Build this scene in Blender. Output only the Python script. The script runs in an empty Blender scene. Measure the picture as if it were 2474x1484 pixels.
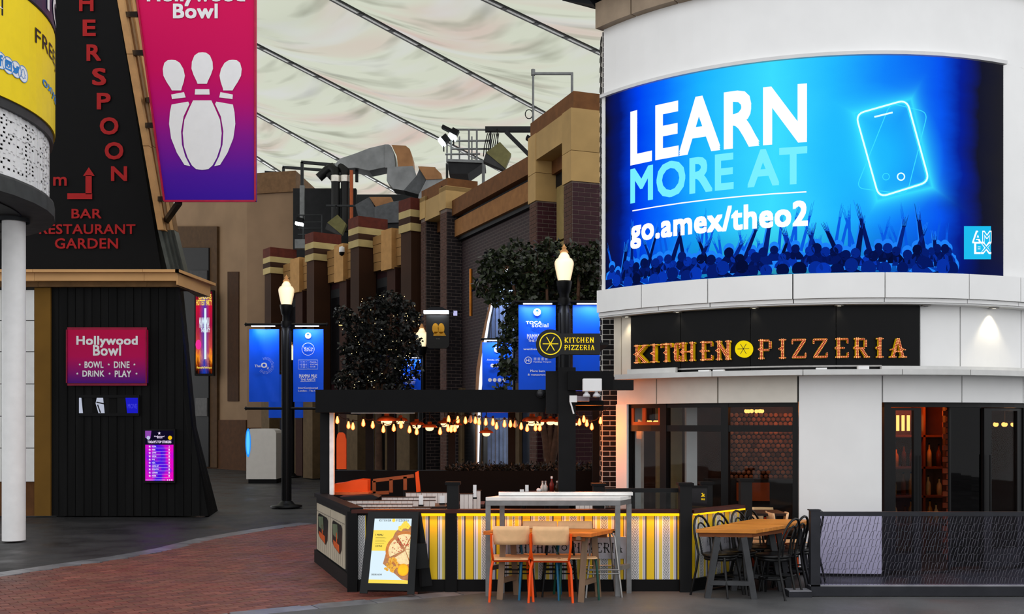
import bpy, bmesh, math, random
from mathutils import Vector, Matrix
S = bpy.context.scene
COL = S.collection
rnd = random.Random(11)
# ---------------------------------------------------------------- camera, sky, exposure
F, CX, HY, HC = 2450.0, 1237.0, 1025.0, 1.9          # focal length in pixels, principal column, horizon row, eye height
cd = bpy.data.cameras.new('camera'); cam = bpy.data.objects.new('camera', cd); COL.objects.link(cam)
cam.location = (0, 0, HC); cam.rotation_euler = (math.pi/2, 0, 0)
cd.sensor_width = 36; cd.lens = 36*F/2474; cd.shift_y = (HY-742)/2474; cd.clip_end = 400
S.camera = cam
W = bpy.data.worlds.new('sky'); S.world = W; W.use_nodes = True
bg = W.node_tree.nodes['Background']; bg.inputs[0].default_value = (0.97, 0.98, 1.0, 1); bg.inputs[1].default_value = 1.46
S.view_settings.view_transform = 'Standard'; S.view_settings.look = 'None'
S.view_settings.exposure = 0.0; S.view_settings.gamma = 1.0; S.view_settings.use_curve_mapping = False
S.cycles.use_denoising = True; S.cycles.max_bounces = 7; S.cycles.transparent_max_bounces = 16
S.cycles.sample_clamp_indirect = 4.0; S.cycles.caustics_reflective = False; S.cycles.caustics_refractive = False

# ---------------------------------------------------------------- helpers
def P(x, y, Y): return Vector(((x-CX)*Y/F, Y, HC-(y-HY)*Y/F))
def XX(x, Y): return (x-CX)*Y/F
def ZZ(y, Y): return HC-(y-HY)*Y/F
def GY(y): return F*HC/(y-HY)
V = Vector
WL = {}
def wl(o): return WL.get(o.name, V((0, 0, 0))) if o else V((0, 0, 0))

class MB:
    def __init__(s): s.v = []; s.f = []; s.m = []; s.s = []; s.uv = {}
    def add(s, vs, fs, m=0, smooth=False):
        n = len(s.v); s.v += [tuple(v) for v in vs]
        for f in fs: s.f.append(tuple(i+n for i in f)); s.m.append(m); s.s.append(smooth)
        return s
    def hexa(s, q, m=0): return s.add(q, [(0,1,2,3), (7,6,5,4), (0,4,5,1), (1,5,6,2), (2,6,7,3), (3,7,4,0)], m)
    def box(s, x0, y0, z0, x1, y1, z1, m=0):
        return s.hexa([(x0,y0,z0),(x1,y0,z0),(x1,y1,z0),(x0,y1,z0),(x0,y0,z1),(x1,y0,z1),(x1,y1,z1),(x0,y1,z1)], m)
    def cbox(s, c, sx, sy, sz, m=0): return s.box(c[0]-sx/2, c[1]-sy/2, c[2]-sz/2, c[0]+sx/2, c[1]+sy/2, c[2]+sz/2, m)
    def bar(s, p, q, w, h=None, m=0, up=(0,0,1)):
        p, q = V(p), V(q); d = (q-p).normalized(); up = V(up)
        if abs(d.dot(up)) > .95: up = V((0,1,0))
        a = d.cross(up).normalized()*w/2; b = a.cross(d).normalized()*(h or w)/2
        return s.hexa([p-a-b, p+a-b, p+a+b, p-a+b, q-a-b, q+a-b, q+a+b, q-a+b], m)
    def tube(s, pts, r, n=8, m=0, cap=True):
        pts = [V(p) for p in pts]; k = len(pts); rs = r if isinstance(r, (list, tuple)) else [r]*k
        vs = []; a = None
        for i, p in enumerate(pts):
            d = (pts[min(i+1, k-1)]-pts[max(i-1, 0)]).normalized()
            if a is None: a = d.cross(V((0,0,1)) if abs(d.z) < .9 else V((1,0,0))).normalized()
            else: a = (a-d*a.dot(d)).normalized()
            b = d.cross(a)
            vs += [p+(a*math.cos(t*2*math.pi/n)+b*math.sin(t*2*math.pi/n))*rs[i] for t in range(n)]
        fs = [(i*n+j, i*n+(j+1) % n, (i+1)*n+(j+1) % n, (i+1)*n+j) for i in range(k-1) for j in range(n)]
        s.add(vs, fs, m, True)
        if cap: s.add(vs[:n], [tuple(range(n))], m); s.add(vs[-n:], [tuple(range(n))], m)
        return s
    def lathe(s, prof, c=(0,0,0), n=16, m=0):
        vs = [(c[0]+r*math.cos(2*math.pi*j/n), c[1]+r*math.sin(2*math.pi*j/n), c[2]+z) for r, z in prof for j in range(n)]
        fs = [(i*n+j, i*n+(j+1) % n, (i+1)*n+(j+1) % n, (i+1)*n+j) for i in range(len(prof)-1) for j in range(n)]
        return s.add(vs, fs, m, True)
    def ball(s, c, r, n=8, k=5, m=0, sz=1):
        return s.lathe([(max(r*math.sin(math.pi*i/k), 1e-4), -r*sz*math.cos(math.pi*i/k)) for i in range(k+1)], c, n, m)
    def prism(s, poly, ext, m=0):
        n = len(poly); e = V(ext); q = [V(p) for p in poly]
        s.add(q+[p+e for p in q], [tuple(range(n)), tuple(range(2*n-1, n-1, -1))]+[(i, (i+1) % n, n+(i+1) % n, n+i) for i in range(n)], m)
        return s
    def pp(s, poly, Y, th, m=0): return s.prism([P(x, y, Y) for x, y in poly], (0, th, 0), m)   # frontal outline at depth Y, th metres thick
    def rect(s, x0, y0, x1, y1, Y, th, m=0): return s.pp([(x0,y1),(x1,y1),(x1,y0),(x0,y0)], Y, th, m)
    def poly(s, pts, m=0): return s.add(pts, [tuple(range(len(pts)))], m)
    def quad(s, a, b, c, d, uv=None, m=0):
        s.add([a,b,c,d], [(0,1,2,3)], m)
        if uv: u0,v0,u1,v1 = uv; s.uv[len(s.f)-1] = [(u0,v0),(u1,v0),(u1,v1),(u0,v1)]
        return s
    def build(s, name, mat, par=None, at=None, bev=0, kind=None, label=None, local=False):
        me = bpy.data.meshes.new(name)
        o = bpy.data.objects.new(name, me); COL.objects.link(o)
        off = V(at) if at is not None else (V((0,0,0)) if local else wl(par))
        me.from_pydata([(x-off.x, y-off.y, z-off.z) for x, y, z in s.v], [], s.f)
        for mm in (mat if isinstance(mat, (list, tuple)) else [mat]): me.materials.append(mm)
        me.polygons.foreach_set('material_index', s.m); me.polygons.foreach_set('use_smooth', s.s)
        if s.uv:
            l = me.uv_layers.new(name='UVMap')
            for fi, uvs in s.uv.items():
                for k, li in enumerate(me.polygons[fi].loop_indices): l.data[li].uv = uvs[k]
        b = bmesh.new(); b.from_mesh(me); bmesh.ops.recalc_face_normals(b, faces=[f for f in b.faces if f.index not in s.uv]); b.to_mesh(me); b.free()
        if at is not None: o.location = off; WL[o.name] = off
        elif par is not None: o.parent = par; WL[o.name] = wl(par)
        if bev:
            md = o.modifiers.new('edge', 'BEVEL'); md.width = bev; md.segments = 2; md.limit_method = 'ANGLE'
        if kind: o['kind'] = kind
        if label: o['label'] = label
        return o

def tag(o, label, cat, group=None, kind=None):
    o['label'] = label; o['category'] = cat
    if group: o['group'] = group
    if kind: o['kind'] = kind
    return o
def thing(name, label, cat, loc, group=None, rz=0, kind=None):
    o = bpy.data.objects.new(name, None); COL.objects.link(o); o.empty_display_size = .1
    o.location = V(loc); o.rotation_euler = (0, 0, rz); WL[o.name] = V(loc)
    return tag(o, label, cat, group, kind)
def struct(name, loc=(0,0,0)):
    o = bpy.data.objects.new(name, None); COL.objects.link(o); o.location = V(loc); WL[o.name] = V(loc); o['kind'] = 'structure'; return o
def dup(root, loc, rz, label, group=None):
    r = root.copy(); COL.objects.link(r); r.location = V(loc); r.rotation_euler = (0, 0, rz); r['label'] = label; WL[r.name] = V(loc)
    if group: r['group'] = group
    for c in list(root.children):
        k = c.copy(); COL.objects.link(k); k.parent = r
        for g in list(c.children):
            h = g.copy(); COL.objects.link(h); h.parent = k
    return r
def inst(o, par, loc, rot=None, name=None):           # a piece that shares its mesh with its fellows
    k = bpy.data.objects.new(name or o.name.split('.')[0], o if isinstance(o, bpy.types.Mesh) else o.data); COL.objects.link(k)
    k.parent = par; k.location = V(loc)-wl(par)
    if rot: k.rotation_euler = rot
    return k

# ---------------------------------------------------------------- materials
def lin(c):
    f = lambda x: x/12.92 if x <= .04045 else ((x+.055)/1.055)**2.4
    return tuple(f(x/255) for x in c[:3])+(1,)
class NT:
    def __init__(s, name):
        s.mat = bpy.data.materials.new(name); s.mat.use_nodes = True; s.t = s.mat.node_tree; s.n = s.t.nodes; s.p = s.n['Principled BSDF']; s.out = s.n['Material Output']
    def new(s, typ, **kw):
        nd = s.n.new(typ)
        for k, v in kw.items():
            if isinstance(k, str) and hasattr(nd, k) and not k.startswith('i_'): setattr(nd, k, v)
        return nd
    def L(s, a, b): s.t.links.new(a, b)
    def put(s, sock, v):
        if hasattr(v, 'links'): s.L(v, sock)
        else: sock.default_value = v
    def math(s, op, a, b=0.0, c=0.0):
        nd = s.n.new('ShaderNodeMath'); nd.operation = op
        s.put(nd.inputs[0], a); s.put(nd.inputs[1], b); s.put(nd.inputs[2], c); return nd.outputs[0]
    def mix(s, f, a, b, bt='MIX'):
        nd = s.n.new('ShaderNodeMix'); nd.data_type = 'RGBA'; nd.blend_type = bt
        s.put(nd.inputs[0], f); s.put(nd.inputs[6], a); s.put(nd.inputs[7], b); return nd.outputs[2]
    def noise(s, vec, sc, det=3, rough=.55):
        nd = s.n.new('ShaderNodeTexNoise'); nd.inputs['Scale'].default_value = sc; nd.inputs['Detail'].default_value = det; nd.inputs['Roughness'].default_value = rough
        if vec is not None: s.L(vec, nd.inputs['Vector'])
        return nd.outputs['Fac']
    def ramp(s, f, stops, const=False):
        nd = s.n.new('ShaderNodeValToRGB'); e = nd.color_ramp.elements
        if const: nd.color_ramp.interpolation = 'CONSTANT'
        while len(e) < len(stops): e.new(.5)
        for i, (p, c) in enumerate(stops): e[i].position = p; e[i].color = c
        s.L(f, nd.inputs[0]); return nd.outputs[0]
    def xyz(s, vec):
        nd = s.n.new('ShaderNodeSeparateXYZ'); s.L(vec, nd.inputs[0]); return nd.outputs
    def map(s, f, a, b, c, d):
        nd = s.n.new('ShaderNodeMapRange'); s.L(f, nd.inputs[0])
        for i, v in enumerate((a, b, c, d)): nd.inputs[i+1].default_value = v
        return nd.outputs[0]
    def co(s, which='Object'): return s.n.new('ShaderNodeTexCoord').outputs[which]
    def set(s, k, v): s.put(s.p.inputs[k], v)
MATS = {}
def M(name, col, rough=.6, metal=0, var=.18, sc=5, bump=0, bsc=60, es=0, rand=0, spec=.22, streak=None):
    if name in MATS: return MATS[name]
    t = NT(name); c = lin(col); vec = t.co()
    if streak:
        mp = t.n.new('ShaderNodeMapping'); t.L(vec, mp.inputs[0]); mp.inputs['Scale'].default_value = streak; vec = mp.outputs[0]
    f = t.map(t.noise(vec, sc), .3, .7, 1-var, 1+var)
    if rand:
        oi = t.n.new('ShaderNodeObjectInfo'); f = t.math('MULTIPLY', f, t.map(oi.outputs['Random'], 0, 1, 1-rand, 1+rand))
    cc = t.mix(1.0, c, t.mix(0.0, (1,1,1,1), (1,1,1,1)), 'MULTIPLY')
    vm = t.n.new('ShaderNodeVectorMath'); vm.operation = 'SCALE'; vm.inputs[0].default_value = c[:3]; t.L(f, vm.inputs['Scale'])
    t.set('Base Color', vm.outputs[0]); t.set('Roughness', rough); t.set('Metallic', metal); t.set('Specular IOR Level', spec)
    if bump:
        b = t.n.new('ShaderNodeBump'); b.inputs['Strength'].default_value = bump; b.inputs['Distance'].default_value = .01
        t.L(t.noise(vec, bsc, 4), b.inputs['Height']); t.L(b.outputs[0], t.p.inputs['Normal'])
    if es: t.L(vm.outputs[0], t.p.inputs['Emission Color']); t.set('Emission Strength', es)
    MATS[name] = t.mat; return t.mat
def E(name, col, es=1.0):                              # things that give light
    if name in MATS: return MATS[name]
    t = NT(name); e = t.n.new('ShaderNodeEmission'); e.inputs[0].default_value = lin(col); e.inputs[1].default_value = es
    t.L(e.outputs[0], t.out.inputs[0]); MATS[name] = t.mat; return t.mat
def glass(name, tint=(255,255,255), rough=.02, refl=1.0, haze=0):
    if name in MATS: return MATS[name]
    t = NT(name); tr = t.n.new('ShaderNodeBsdfTransparent'); tr.inputs[0].default_value = lin(tint)
    gl = t.n.new('ShaderNodeBsdfGlossy'); gl.inputs['Roughness'].default_value = rough
    lw = t.n.new('ShaderNodeLayerWeight'); lw.inputs[0].default_value = .5; fr = t.math('ADD', t.math('MULTIPLY', t.math('POWER', lw.outputs['Facing'], 5.0), .7), .045)
    mx = t.n.new('ShaderNodeMixShader'); t.L(t.math('MULTIPLY', fr, refl), mx.inputs[0]); t.L(tr.outputs[0], mx.inputs[1]); t.L(gl.outputs[0], mx.inputs[2])
    t.L(mx.outputs[0], t.out.inputs[0]); MATS[name] = t.mat; return t.mat

black = M('black_paint', (10,10,11), .6, var=.1, spec=.15)
blackmetal = M('black_metal', (12,12,13), .45, .2, var=.1, spec=.2)
darkgrey = M('dark_grey_metal', (46,48,50), .5, .4)
steel = M('brushed_steel', (150,148,145), .35, .7, var=.1, sc=20)
white_panel = M('white_cladding', (229,229,228), .45, var=.025, sc=2)
white_paint = M('white_paint', (226,226,226), .5, var=.05, sc=3)
grey_panel = M('pale_grey_cladding', (208,208,208), .42, var=.03)
orange_paint = M('orange_paint', (235,78,12), .35, var=.06)
beech = M('beech_ply', (238,190,140), .45, var=.1, sc=6, streak=(1,6,1))
copper = M('copper', (214,112,66), .32, .45, var=.15, sc=14)
white_ink = M('white_ink', (235,235,238), .5, var=.02)
yellow_ink = M('yellow_ink', (240,205,20), .5, var=.04)
black_ink = M('black_ink', (18,18,20), .5, var=.02)
galv = M('galvanised_steel', (124,126,127), .45, .55, var=.25, sc=1.5)
tan_stone = M('tan_stone', (150,112,66), .75, var=.18, sc=1.5, bump=.2, rand=.06)
brown_stone = M('brown_stone', (92,58,28), .8, var=.2, sc=1.2, bump=.2)

# ---------------------------------------------------------------- lettering
_gl = {}
def glyphs(body, bold=0, ext=0):
    k = (body, bold, ext)
    if k not in _gl:
        c = bpy.data.curves.new('lettering', 'FONT'); c.body = body; c.size = 1; c.extrude = ext; c.fill_mode = 'FRONT' if not ext else 'BOTH'
        c.resolution_u = 3; c.space_character = 1+bold*2.2; c.align_x = 'CENTER'
        o = bpy.data.objects.new('lettering', c); me = o.to_mesh()
        vs = [v.co.copy() for v in me.vertices]; fs = [tuple(p.vertices) for p in me.polygons]
        o.to_mesh_clear(); bpy.data.objects.remove(o); bpy.data.curves.remove(c)
        xs = [v.x for v in vs]; ys = [v.y for v in vs]; x0, x1, y0, y1 = min(xs), max(xs), min(ys), max(ys)
        _gl[k] = ([((v.x-x0)/(x1-x0), (y1-v.y)/(y1-y0), v.z) for v in vs], fs, (x1-x0)/(y1-y0))
    return _gl[k]
def text(mb, body, fn, x0, y0, x1, y1, bold=.01, m=0):   # letters laid on a surface: fn(across, down) gives the point
    b = bold; vs, fs, asp = glyphs(body, bold)
    for i in range(9 if b else 1):
        dx, dy = (0, 0) if not i else (b*((0,1,1,0,-1,-1,-1,0,1)[i])*1.2/asp, b*((0,0,1,1,1,0,-1,-1,-1)[i])*1.2)
        lift = V((0, -.0005*i, 0)); mb.add([fn(x0+(x1-x0)*(u+dx), y0+(y1-y0)*(v+dy))+lift for u, v, _ in vs], fs, m)
    return mb
def flat(Y, lift=.004): return lambda x, y: P(x, y, Y)+V((0, -lift, 0))
def disc(mb, fn, cx, cy, rx, ry=None, n=20, m=0, r0=0, a0=0, a1=2*math.pi):
    ry = ry or rx
    o = [fn(cx+rx*math.cos(a0+(a1-a0)*i/n), cy+ry*math.sin(a0+(a1-a0)*i/n)) for i in range(n+1)]
    if not r0:
        return mb.add(o[:-1] if a1-a0 > 6.2 else o+[fn(cx, cy)], [tuple(range(n if a1-a0 > 6.2 else n+2))], m)
    i_ = [fn(cx+rx*r0*math.cos(a0+(a1-a0)*i/n), cy+ry*r0*math.sin(a0+(a1-a0)*i/n)) for i in range(n+1)]
    return mb.add(o+i_, [(i, i+1, n+2+i, n+1+i) for i in range(n)], m)
def line(mb, fn, x0, y0, x1, y1, w, m=0):
    dx, dy = x1-x0, y1-y0; l = math.hypot(dx, dy) or 1; ax, ay = -dy/l*w/2, dx/l*w/2
    return mb.add([fn(x0+ax, y0+ay), fn(x1+ax, y1+ay), fn(x1-ax, y1-ay), fn(x0-ax, y0-ay)], [(0,1,2,3)], m)
def star(mb, fn, cx, cy, r, m=0):
    return mb.add([fn(cx+(r if i % 2 == 0 else r*.42)*math.sin(math.pi*i/5), cy-(r if i % 2 == 0 else r*.42)*math.cos(math.pi*i/5)) for i in range(10)], [tuple(range(10))], m)
def lamp(kind, name, loc, power, col=(255,255,255), size=.1, par=None, rot=None, spread=None, sy=None):
    l = bpy.data.lights.new(name, kind); l.energy = power; l.color = lin(col)[:3]
    if kind == 'AREA':
        l.size = size
        if sy: l.shape = 'RECTANGLE'; l.size_y = sy
        if spread: l.spread = spread
    elif kind == 'SPOT': l.shadow_soft_size = size; l.spot_size = spread or 1.2; l.spot_blend = .6
    else: l.shadow_soft_size = size
    o = bpy.data.objects.new(name, l); COL.objects.link(o); o.location = V(loc)-wl(par)
    if par: o.parent = par
    if rot: o.rotation_euler = rot
    return o
# ================================================================ GROUND
def asphalt_mat(name, a, b_, c_):
    t = NT(name); v = t.co(); n1 = t.noise(v, .5, 4); n2 = t.noise(v, 90, 2)
    c = t.mix(t.map(n1, .35, .65, 0, 1), lin(a), lin(b_)); c = t.mix(t.map(n2, .45, .65, 0, .5), c, lin(c_))
    t.set('Base Color', c); t.set('Roughness', t.map(t.noise(v, 1.3, 4), .3, .7, .32, .7))
    b = t.n.new('ShaderNodeBump'); b.inputs['Strength'].default_value = .25; b.inputs['Distance'].default_value = .004
    t.L(n2, b.inputs['Height']); t.L(b.outputs[0], t.p.inputs['Normal']); return t.mat
ground = struct('floor')
MB().box(-30, -6, -.3, 30, 75, -.03).build('paving_base', asphalt_mat('dark_paving', (24,24,25), (36,36,37), (52,52,54)), ground)
# the dark slabs of the plaza, each large slab its own piece
edge_px = [(-260,1432), (0,1388), (150,1366), (290,1346), (400,1326), (500,1301), (590,1286), (660,1275), (740,1264)]
edge = [V((XX(x, GY(y)), GY(y), 0)) for x, y in edge_px]
low_px = [(380,1508), (560,1486), (760,1466), (900,1453), (1010,1442), (1200,1425)]
low = [V((XX(x, GY(y)), GY(y), 0)) for x, y in low_px]
kerb_m = M('pale_granite_kerb', (112,112,116), .3, var=.3, sc=4, rand=.15)
def strip(pts, w, name):                                # kerb stones laid end to end along a curve
    out = []
    for a, b in zip(pts, pts[1:]):
        n = max(1, round((b-a).length/.6))
        for i in range(n):
            p, q = a.lerp(b, i/n), a.lerp(b, (i+1)/n); d = (q-p).normalized(); s = V((-d.y, d.x, 0))*w/2; g = d*.008
            MB().hexa([p+g-s-V((0,0,.06)), q-g-s-V((0,0,.06)), q-g+s-V((0,0,.06)), p+g+s-V((0,0,.06)), p+g-s, q-g-s, q-g+s, p+g+s]).build('kerb_stone', kerb_m, ground)
strip(edge, .34, 'left'); strip(low, .3, 'low')
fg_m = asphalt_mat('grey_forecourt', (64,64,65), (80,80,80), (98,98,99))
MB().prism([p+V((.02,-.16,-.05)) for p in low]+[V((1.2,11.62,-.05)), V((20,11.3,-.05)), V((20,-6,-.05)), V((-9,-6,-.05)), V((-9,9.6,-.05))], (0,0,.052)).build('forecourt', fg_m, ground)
# red clay pavers between the two kerbs: the nearest as single bricks, the rest joined
def paver_mat():
    t = NT('red_clay_paver'); v = t.co(); oi = t.n.new('ShaderNodeObjectInfo')
    g = t.n.new('ShaderNodeNewGeometry')
    r = t.math('FRACT', t.math('ADD', oi.outputs['Random'], g.outputs['Random Per Island']))
    c = t.ramp(r, [(0, lin((96,50,44))), (.4, lin((122,62,52))), (.75, lin((110,66,50))), (1, lin((138,76,64)))])
    c = t.mix(t.map(t.noise(v, .7, 4), .4, .7, 0, .55), c, lin((70,54,50)))
    t.set('Base Color', c); t.set('Roughness', t.map(t.noise(v, 2, 3), .3, .7, .38, .7)); return t.mat
pav_m = paver_mat()
def inside(p, poly):
    c = False; j = len(poly)-1
    for i in range(len(poly)):
        a, b = poly[i], poly[j]
        if (a.y > p.y) != (b.y > p.y) and p.x < (b.x-a.x)*(p.y-a.y)/(b.y-a.y)+a.x: c = not c
        j = i
    return c
region = [p+V((.13,-.17,0)) for p in edge]+[V((-1.9,19.2,0)), V((-1.9,12,0)), low[4]+V((0,.17,0))]+[p+V((0,.17,0)) for p in low[3::-1]]+[V((-6.6,9.7,0)), V((-7.6,10.2,0))]
ang = math.radians(38); ca, sa = math.cos(ang), math.sin(ang); pav = []
for i in range(-90, 130):
    for j in range(-60, 200):
        lx, ly = i*.206+(.103 if j % 2 else 0)-4, j*.103+4
        p = V((ca*lx-sa*ly+2, sa*lx+ca*ly+4, 0))
        if 9.8 < p.y < 19.5 and inside(p, region): pav.append(p)
pav.sort(key=lambda p: -1e3*(abs(p.x/p.y) < .52)+p.y)
one = MB()
def paver(mb, p, h):
    a = V((ca, sa, 0))*.0985; b = V((-sa, ca, 0))*.047
    mb.hexa([p-a-b-V((0,0,.03)), p+a-b-V((0,0,.03)), p+a+b-V((0,0,.03)), p-a+b-V((0,0,.03)), p-a-b+V((0,0,h)), p+a-b+V((0,0,h)), p+a+b+V((0,0,h)), p-a+b+V((0,0,h))])
paver(one, V((0,0,0)), 0); pm = None
for k, p in enumerate(pav[:300]):
    if pm is None: o = one.build('paving_brick', pav_m, ground); o.location = p; pm = o.data
    else: inst(pm, ground, p+V((0,0,rnd.uniform(-.0015,.0015))), name='paving_brick')
rest = MB()
for p in pav[300:]: paver(rest, p, rnd.uniform(-.0015,.0015))
rest.build('paving_bricks_beyond', pav_m, ground, kind='stuff')

# ================================================================ WHITE ROUND BUILDING WITH THE PIZZERIA
DC = (4.65, 16.9)
def cp(a, r, z): return V((DC[0]+r*math.sin(a), DC[1]-r*math.cos(a), z))
def ca_(x, r):
    u = (x-CX)/F; A = u*u+1; B = -2*(u*DC[0]+DC[1]); C = DC[0]**2+DC[1]**2-r*r
    Y = (-B-math.sqrt(max(B*B-4*A*C, 0)))/(2*A); return math.atan2(u*Y-DC[0], DC[1]-Y)
def cz_(x, y, r): return ZZ(y, cp(ca_(x, r), r, 0).y)
def arc(mb, a0, a1, r0, r1, z0, z1, m=0, n=None):       # curved slab
    n = n or max(1, int(abs(a1-a0)/.06)+1); vs = []
    for i in range(n+1):
        a = a0+(a1-a0)*i/n; vs += [cp(a, r0, z0), cp(a, r1, z0), cp(a, r1, z1), cp(a, r0, z1)]
    fs = [(4*i+k, 4*i+(k+1) % 4, 4*i+4+(k+1) % 4, 4*i+4+k) for i in range(n) for k in range(4)]+[(0,1,2,3), (4*n+3, 4*n+2, 4*n+1, 4*n)]
    return mb.add(vs, fs, m)
bld = thing('pizzeria_building', 'white round-fronted building with the big curved screen and the pizzeria below', 'building', (DC[0], DC[1], 0))
RS, RF = 4.2, 4.28
aL = ca_(1456, RS); aR = 1.75
zs0, zs1 = 3.80, 6.52
def panels(name, mat, cols, r0, r1, z0, z1, gap=.0022, par=bld, bev=0):
    for a, b in zip(cols, cols[1:]): arc(MB(), a+gap, b-gap, r0, r1, z0, z1).build(name, mat, par)
# upper white band, round the screen
arc(MB(), aL, aR, RS-.15, RS-.02, zs1+.03, 7.52).build('upper_wall', white_panel, bld)
arc(MB(), ca_(2427, RS), aR, RS-.15, RS-.02, 3.78, zs1+.03).build('side_wall_panel', white_panel, bld)
arc(MB(), aL, ca_(1463, RS), RS-.15, RS+.015, 3.78, zs1+.03).build('edge_trim', white_panel, bld)
arc(MB(), aL-.002, ca_(2424, RS)+.004, RS-.1, RS+.05, zs1, zs1+.045).build('screen_hood', grey_panel, bld)
capm = M('tan_cap', (150,132,112), .5, var=.12)
cc = [aL-.012+i*.16 for i in range(17)]
panels('cap_panel', capm, cc, RS-.2, RS+.1, 7.5, 7.86)
arc(MB(), aL-.09, aR, 2.4, RS+.42, 7.95, 8.4).build('canopy', M('dark_canopy', (38,38,42), .6), bld)
MB().add([cp(aL-.02, RS+.1, 7.86), cp(aL-.09, RS+.42, 7.95), cp(aL-.09, RS+.42, 8.4), cp(aL-.02, RS-.3, 7.5), cp(aL-.05, RS-1.5, 7.95)], [(0,1,2,4), (0,1,4,3)]).build('canopy_bracket', M('dark_canopy', (38,38,42)), bld)
# fascia ring of separate panels with its lower lip
fas = [ca_(1441, RF)]+[ca_(x, RF) for x in (1549.5, 1709.5, 1915.5, 2138.5, 2342)]
fas += [fas[-1]+.2*k for k in range(1, 8)]
panels('fascia_panel', white_panel, fas, RF-.3, RF, 3.478, 3.79, .0016)
lip = [fas[0]]+[ca_(x, RF-.03) for x in (1590, 1715, 1917, 2137, 2338)]+fas[6:]
panels('fascia_lip', white_panel, lip, RF-.3, RF-.035, 3.425, 3.474, .0014)
arc(MB(), fas[0], aR, 3.2, RF-.05, 3.405, 3.424).build('soffit', grey_panel, bld)
# sign storey
for r_, z0_, z1_ in ((RF-.06, 3.43, 3.79), (3.92, 2.57, 3.41), (3.99, 2.19, 2.515)): arc(MB(), fas[0]+.01 if r_ > 4 else ca_(1505, r_), aR, r_-.06, r_, z0_, z1_).build('panel_backing', M('joint_grey', (60,60,60), .8), bld)
RW = 4.06
aW = ca_(1482, RW)
panels('wall_panel', M('cream_cladding', (214,205,190), .5, var=.03), [aW, ca_(1501, RW), ca_(1525, RW)], RW-.12, RW, 2.57, 3.405)
panels('wall_panel', white_panel, [ca_(x, RW) for x in (2222, 2320, 2467)]+[ca_(2467, RW)+.25*k for k in (1,2,3,4)]+[aR], RW-.12, RW, 2.57, 3.405)
panels('wall_panel', grey_panel, [aW, ca_(2222, RW)], RW-.14, RW-.03, 2.57, 3.405)
# ledge over the shop front
RL = 4.34
led = [ca_(x, RL) for x in (1484, 1720, 1940, 2180, 2345)]+[ca_(2345, RL)+.3*k for k in (1,2,3)]+[aR]
panels('ledge', M('ledge_metal', (196,196,194), .4, .1, var=.06), led, RW-.2, RL, 2.515, 2.582, .001)
lm = M('ledge_metal', (196,196,194))
arc(MB(), ca_(1515, 4.2), ca_(1632, 4.2), 4.14, 4.2, 2.59, 2.655).build('ledge_tray', lm, bld)
arc(MB(), ca_(2130, 4.2), aR, 4.14, 4.2, 2.585, 2.63).build('ledge_tray', lm, bld)
for x in (1700, 1735, 1985, 2087): arc(MB(), ca_(x-13, 4.28), ca_(x+13, 4.28), 4.2, 4.28, 2.583, 2.605+(.02 if x == 2087 else 0)).build('junction_box', white_paint, bld)
arc(MB(), ca_(1632, 4.12), ca_(2130, 4.12), 4.1, 4.12, 2.625, 2.645).build('conduit', steel, bld)
# header panels and the shop-front openings
RH = 4.05
hc = [ca_(x, RH) for x in (1490, 1586, 1734, 1928)]
panels('header_panel', M('header_cladding', (212,207,196), .5, var=.04), hc, RH-.15, RH, 2.178, 2.515)
panels('header_panel', white_panel, [ca_(x, RH) for x in (2132, 2324, 2472)]+[ca_(2472, RH)+.25*k for k in (1,2,3,4)]+[aR], RH-.15, RH, 2.178, 2.515)
panels('pier_panel', white_panel, [ca_(1928.5, RH), ca_(2132, RH)], RH-.4, RH, 0, 2.515)
arc(MB(), ca_(1488, RH), ca_(1514, RH), RH-.3, RH, 0, 2.178).build('jamb_panel', white_panel, bld)
RG = 3.97
def px_arc(mb, x0, x1, y0, y1, r0, r1, r=RG, ref=2000, m=0):
    Y = cp(ca_(ref, r), r, 0).y; return arc(mb, ca_(x0, r), ca_(x1, r), r0, r1, ZZ(y1, Y), ZZ(y0, Y), m)
frame_m = M('black_window_frame', (10,10,11), .45, spec=.2)
pane_m = glass('shop_glass', (240,242,242), .015, .2)
zt = 2.178
wf = MB()
for x0, x1 in ((1515,1525), (1598,1613), (1744,1761), (1915,1928)): arc(wf, ca_(x0, RG), ca_(x1, RG), RG-.08, RG+.04, 0, zt)
for z0, z1 in ((0, .45), (1.80, 1.885), (zt-.055, zt)): arc(wf, ca_(1515, RG), ca_(1928, RG), RG-.08, RG+.03, z0, z1)
win = wf.build('window_frame', frame_m, bld)
for x0, x1 in ((1525,1598), (1613,1744), (1761,1915)):
    for z0, z1 in ((.45, 1.80), (1.885, zt-.055)): arc(MB(), ca_(x0, RG), ca_(x1, RG), RG-.03, RG-.022, z0, z1).build('pane', pane_m, win)
lf = MB()
for x0, x1 in ((1527,1533), (1554,1562), (1592,1598)): arc(lf, ca_(x0, RG), ca_(x1, RG), RG-.01, RG+.02, 1.885, zt-.055)
for z0, z1 in ((1.875,1.93),): arc(lf, ca_(1527, RG), ca_(1598, RG), RG-.01, RG+.02, z0, z1)
lf.build('timber_casement', M('lit_timber', (150,62,24), .4), win)
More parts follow.
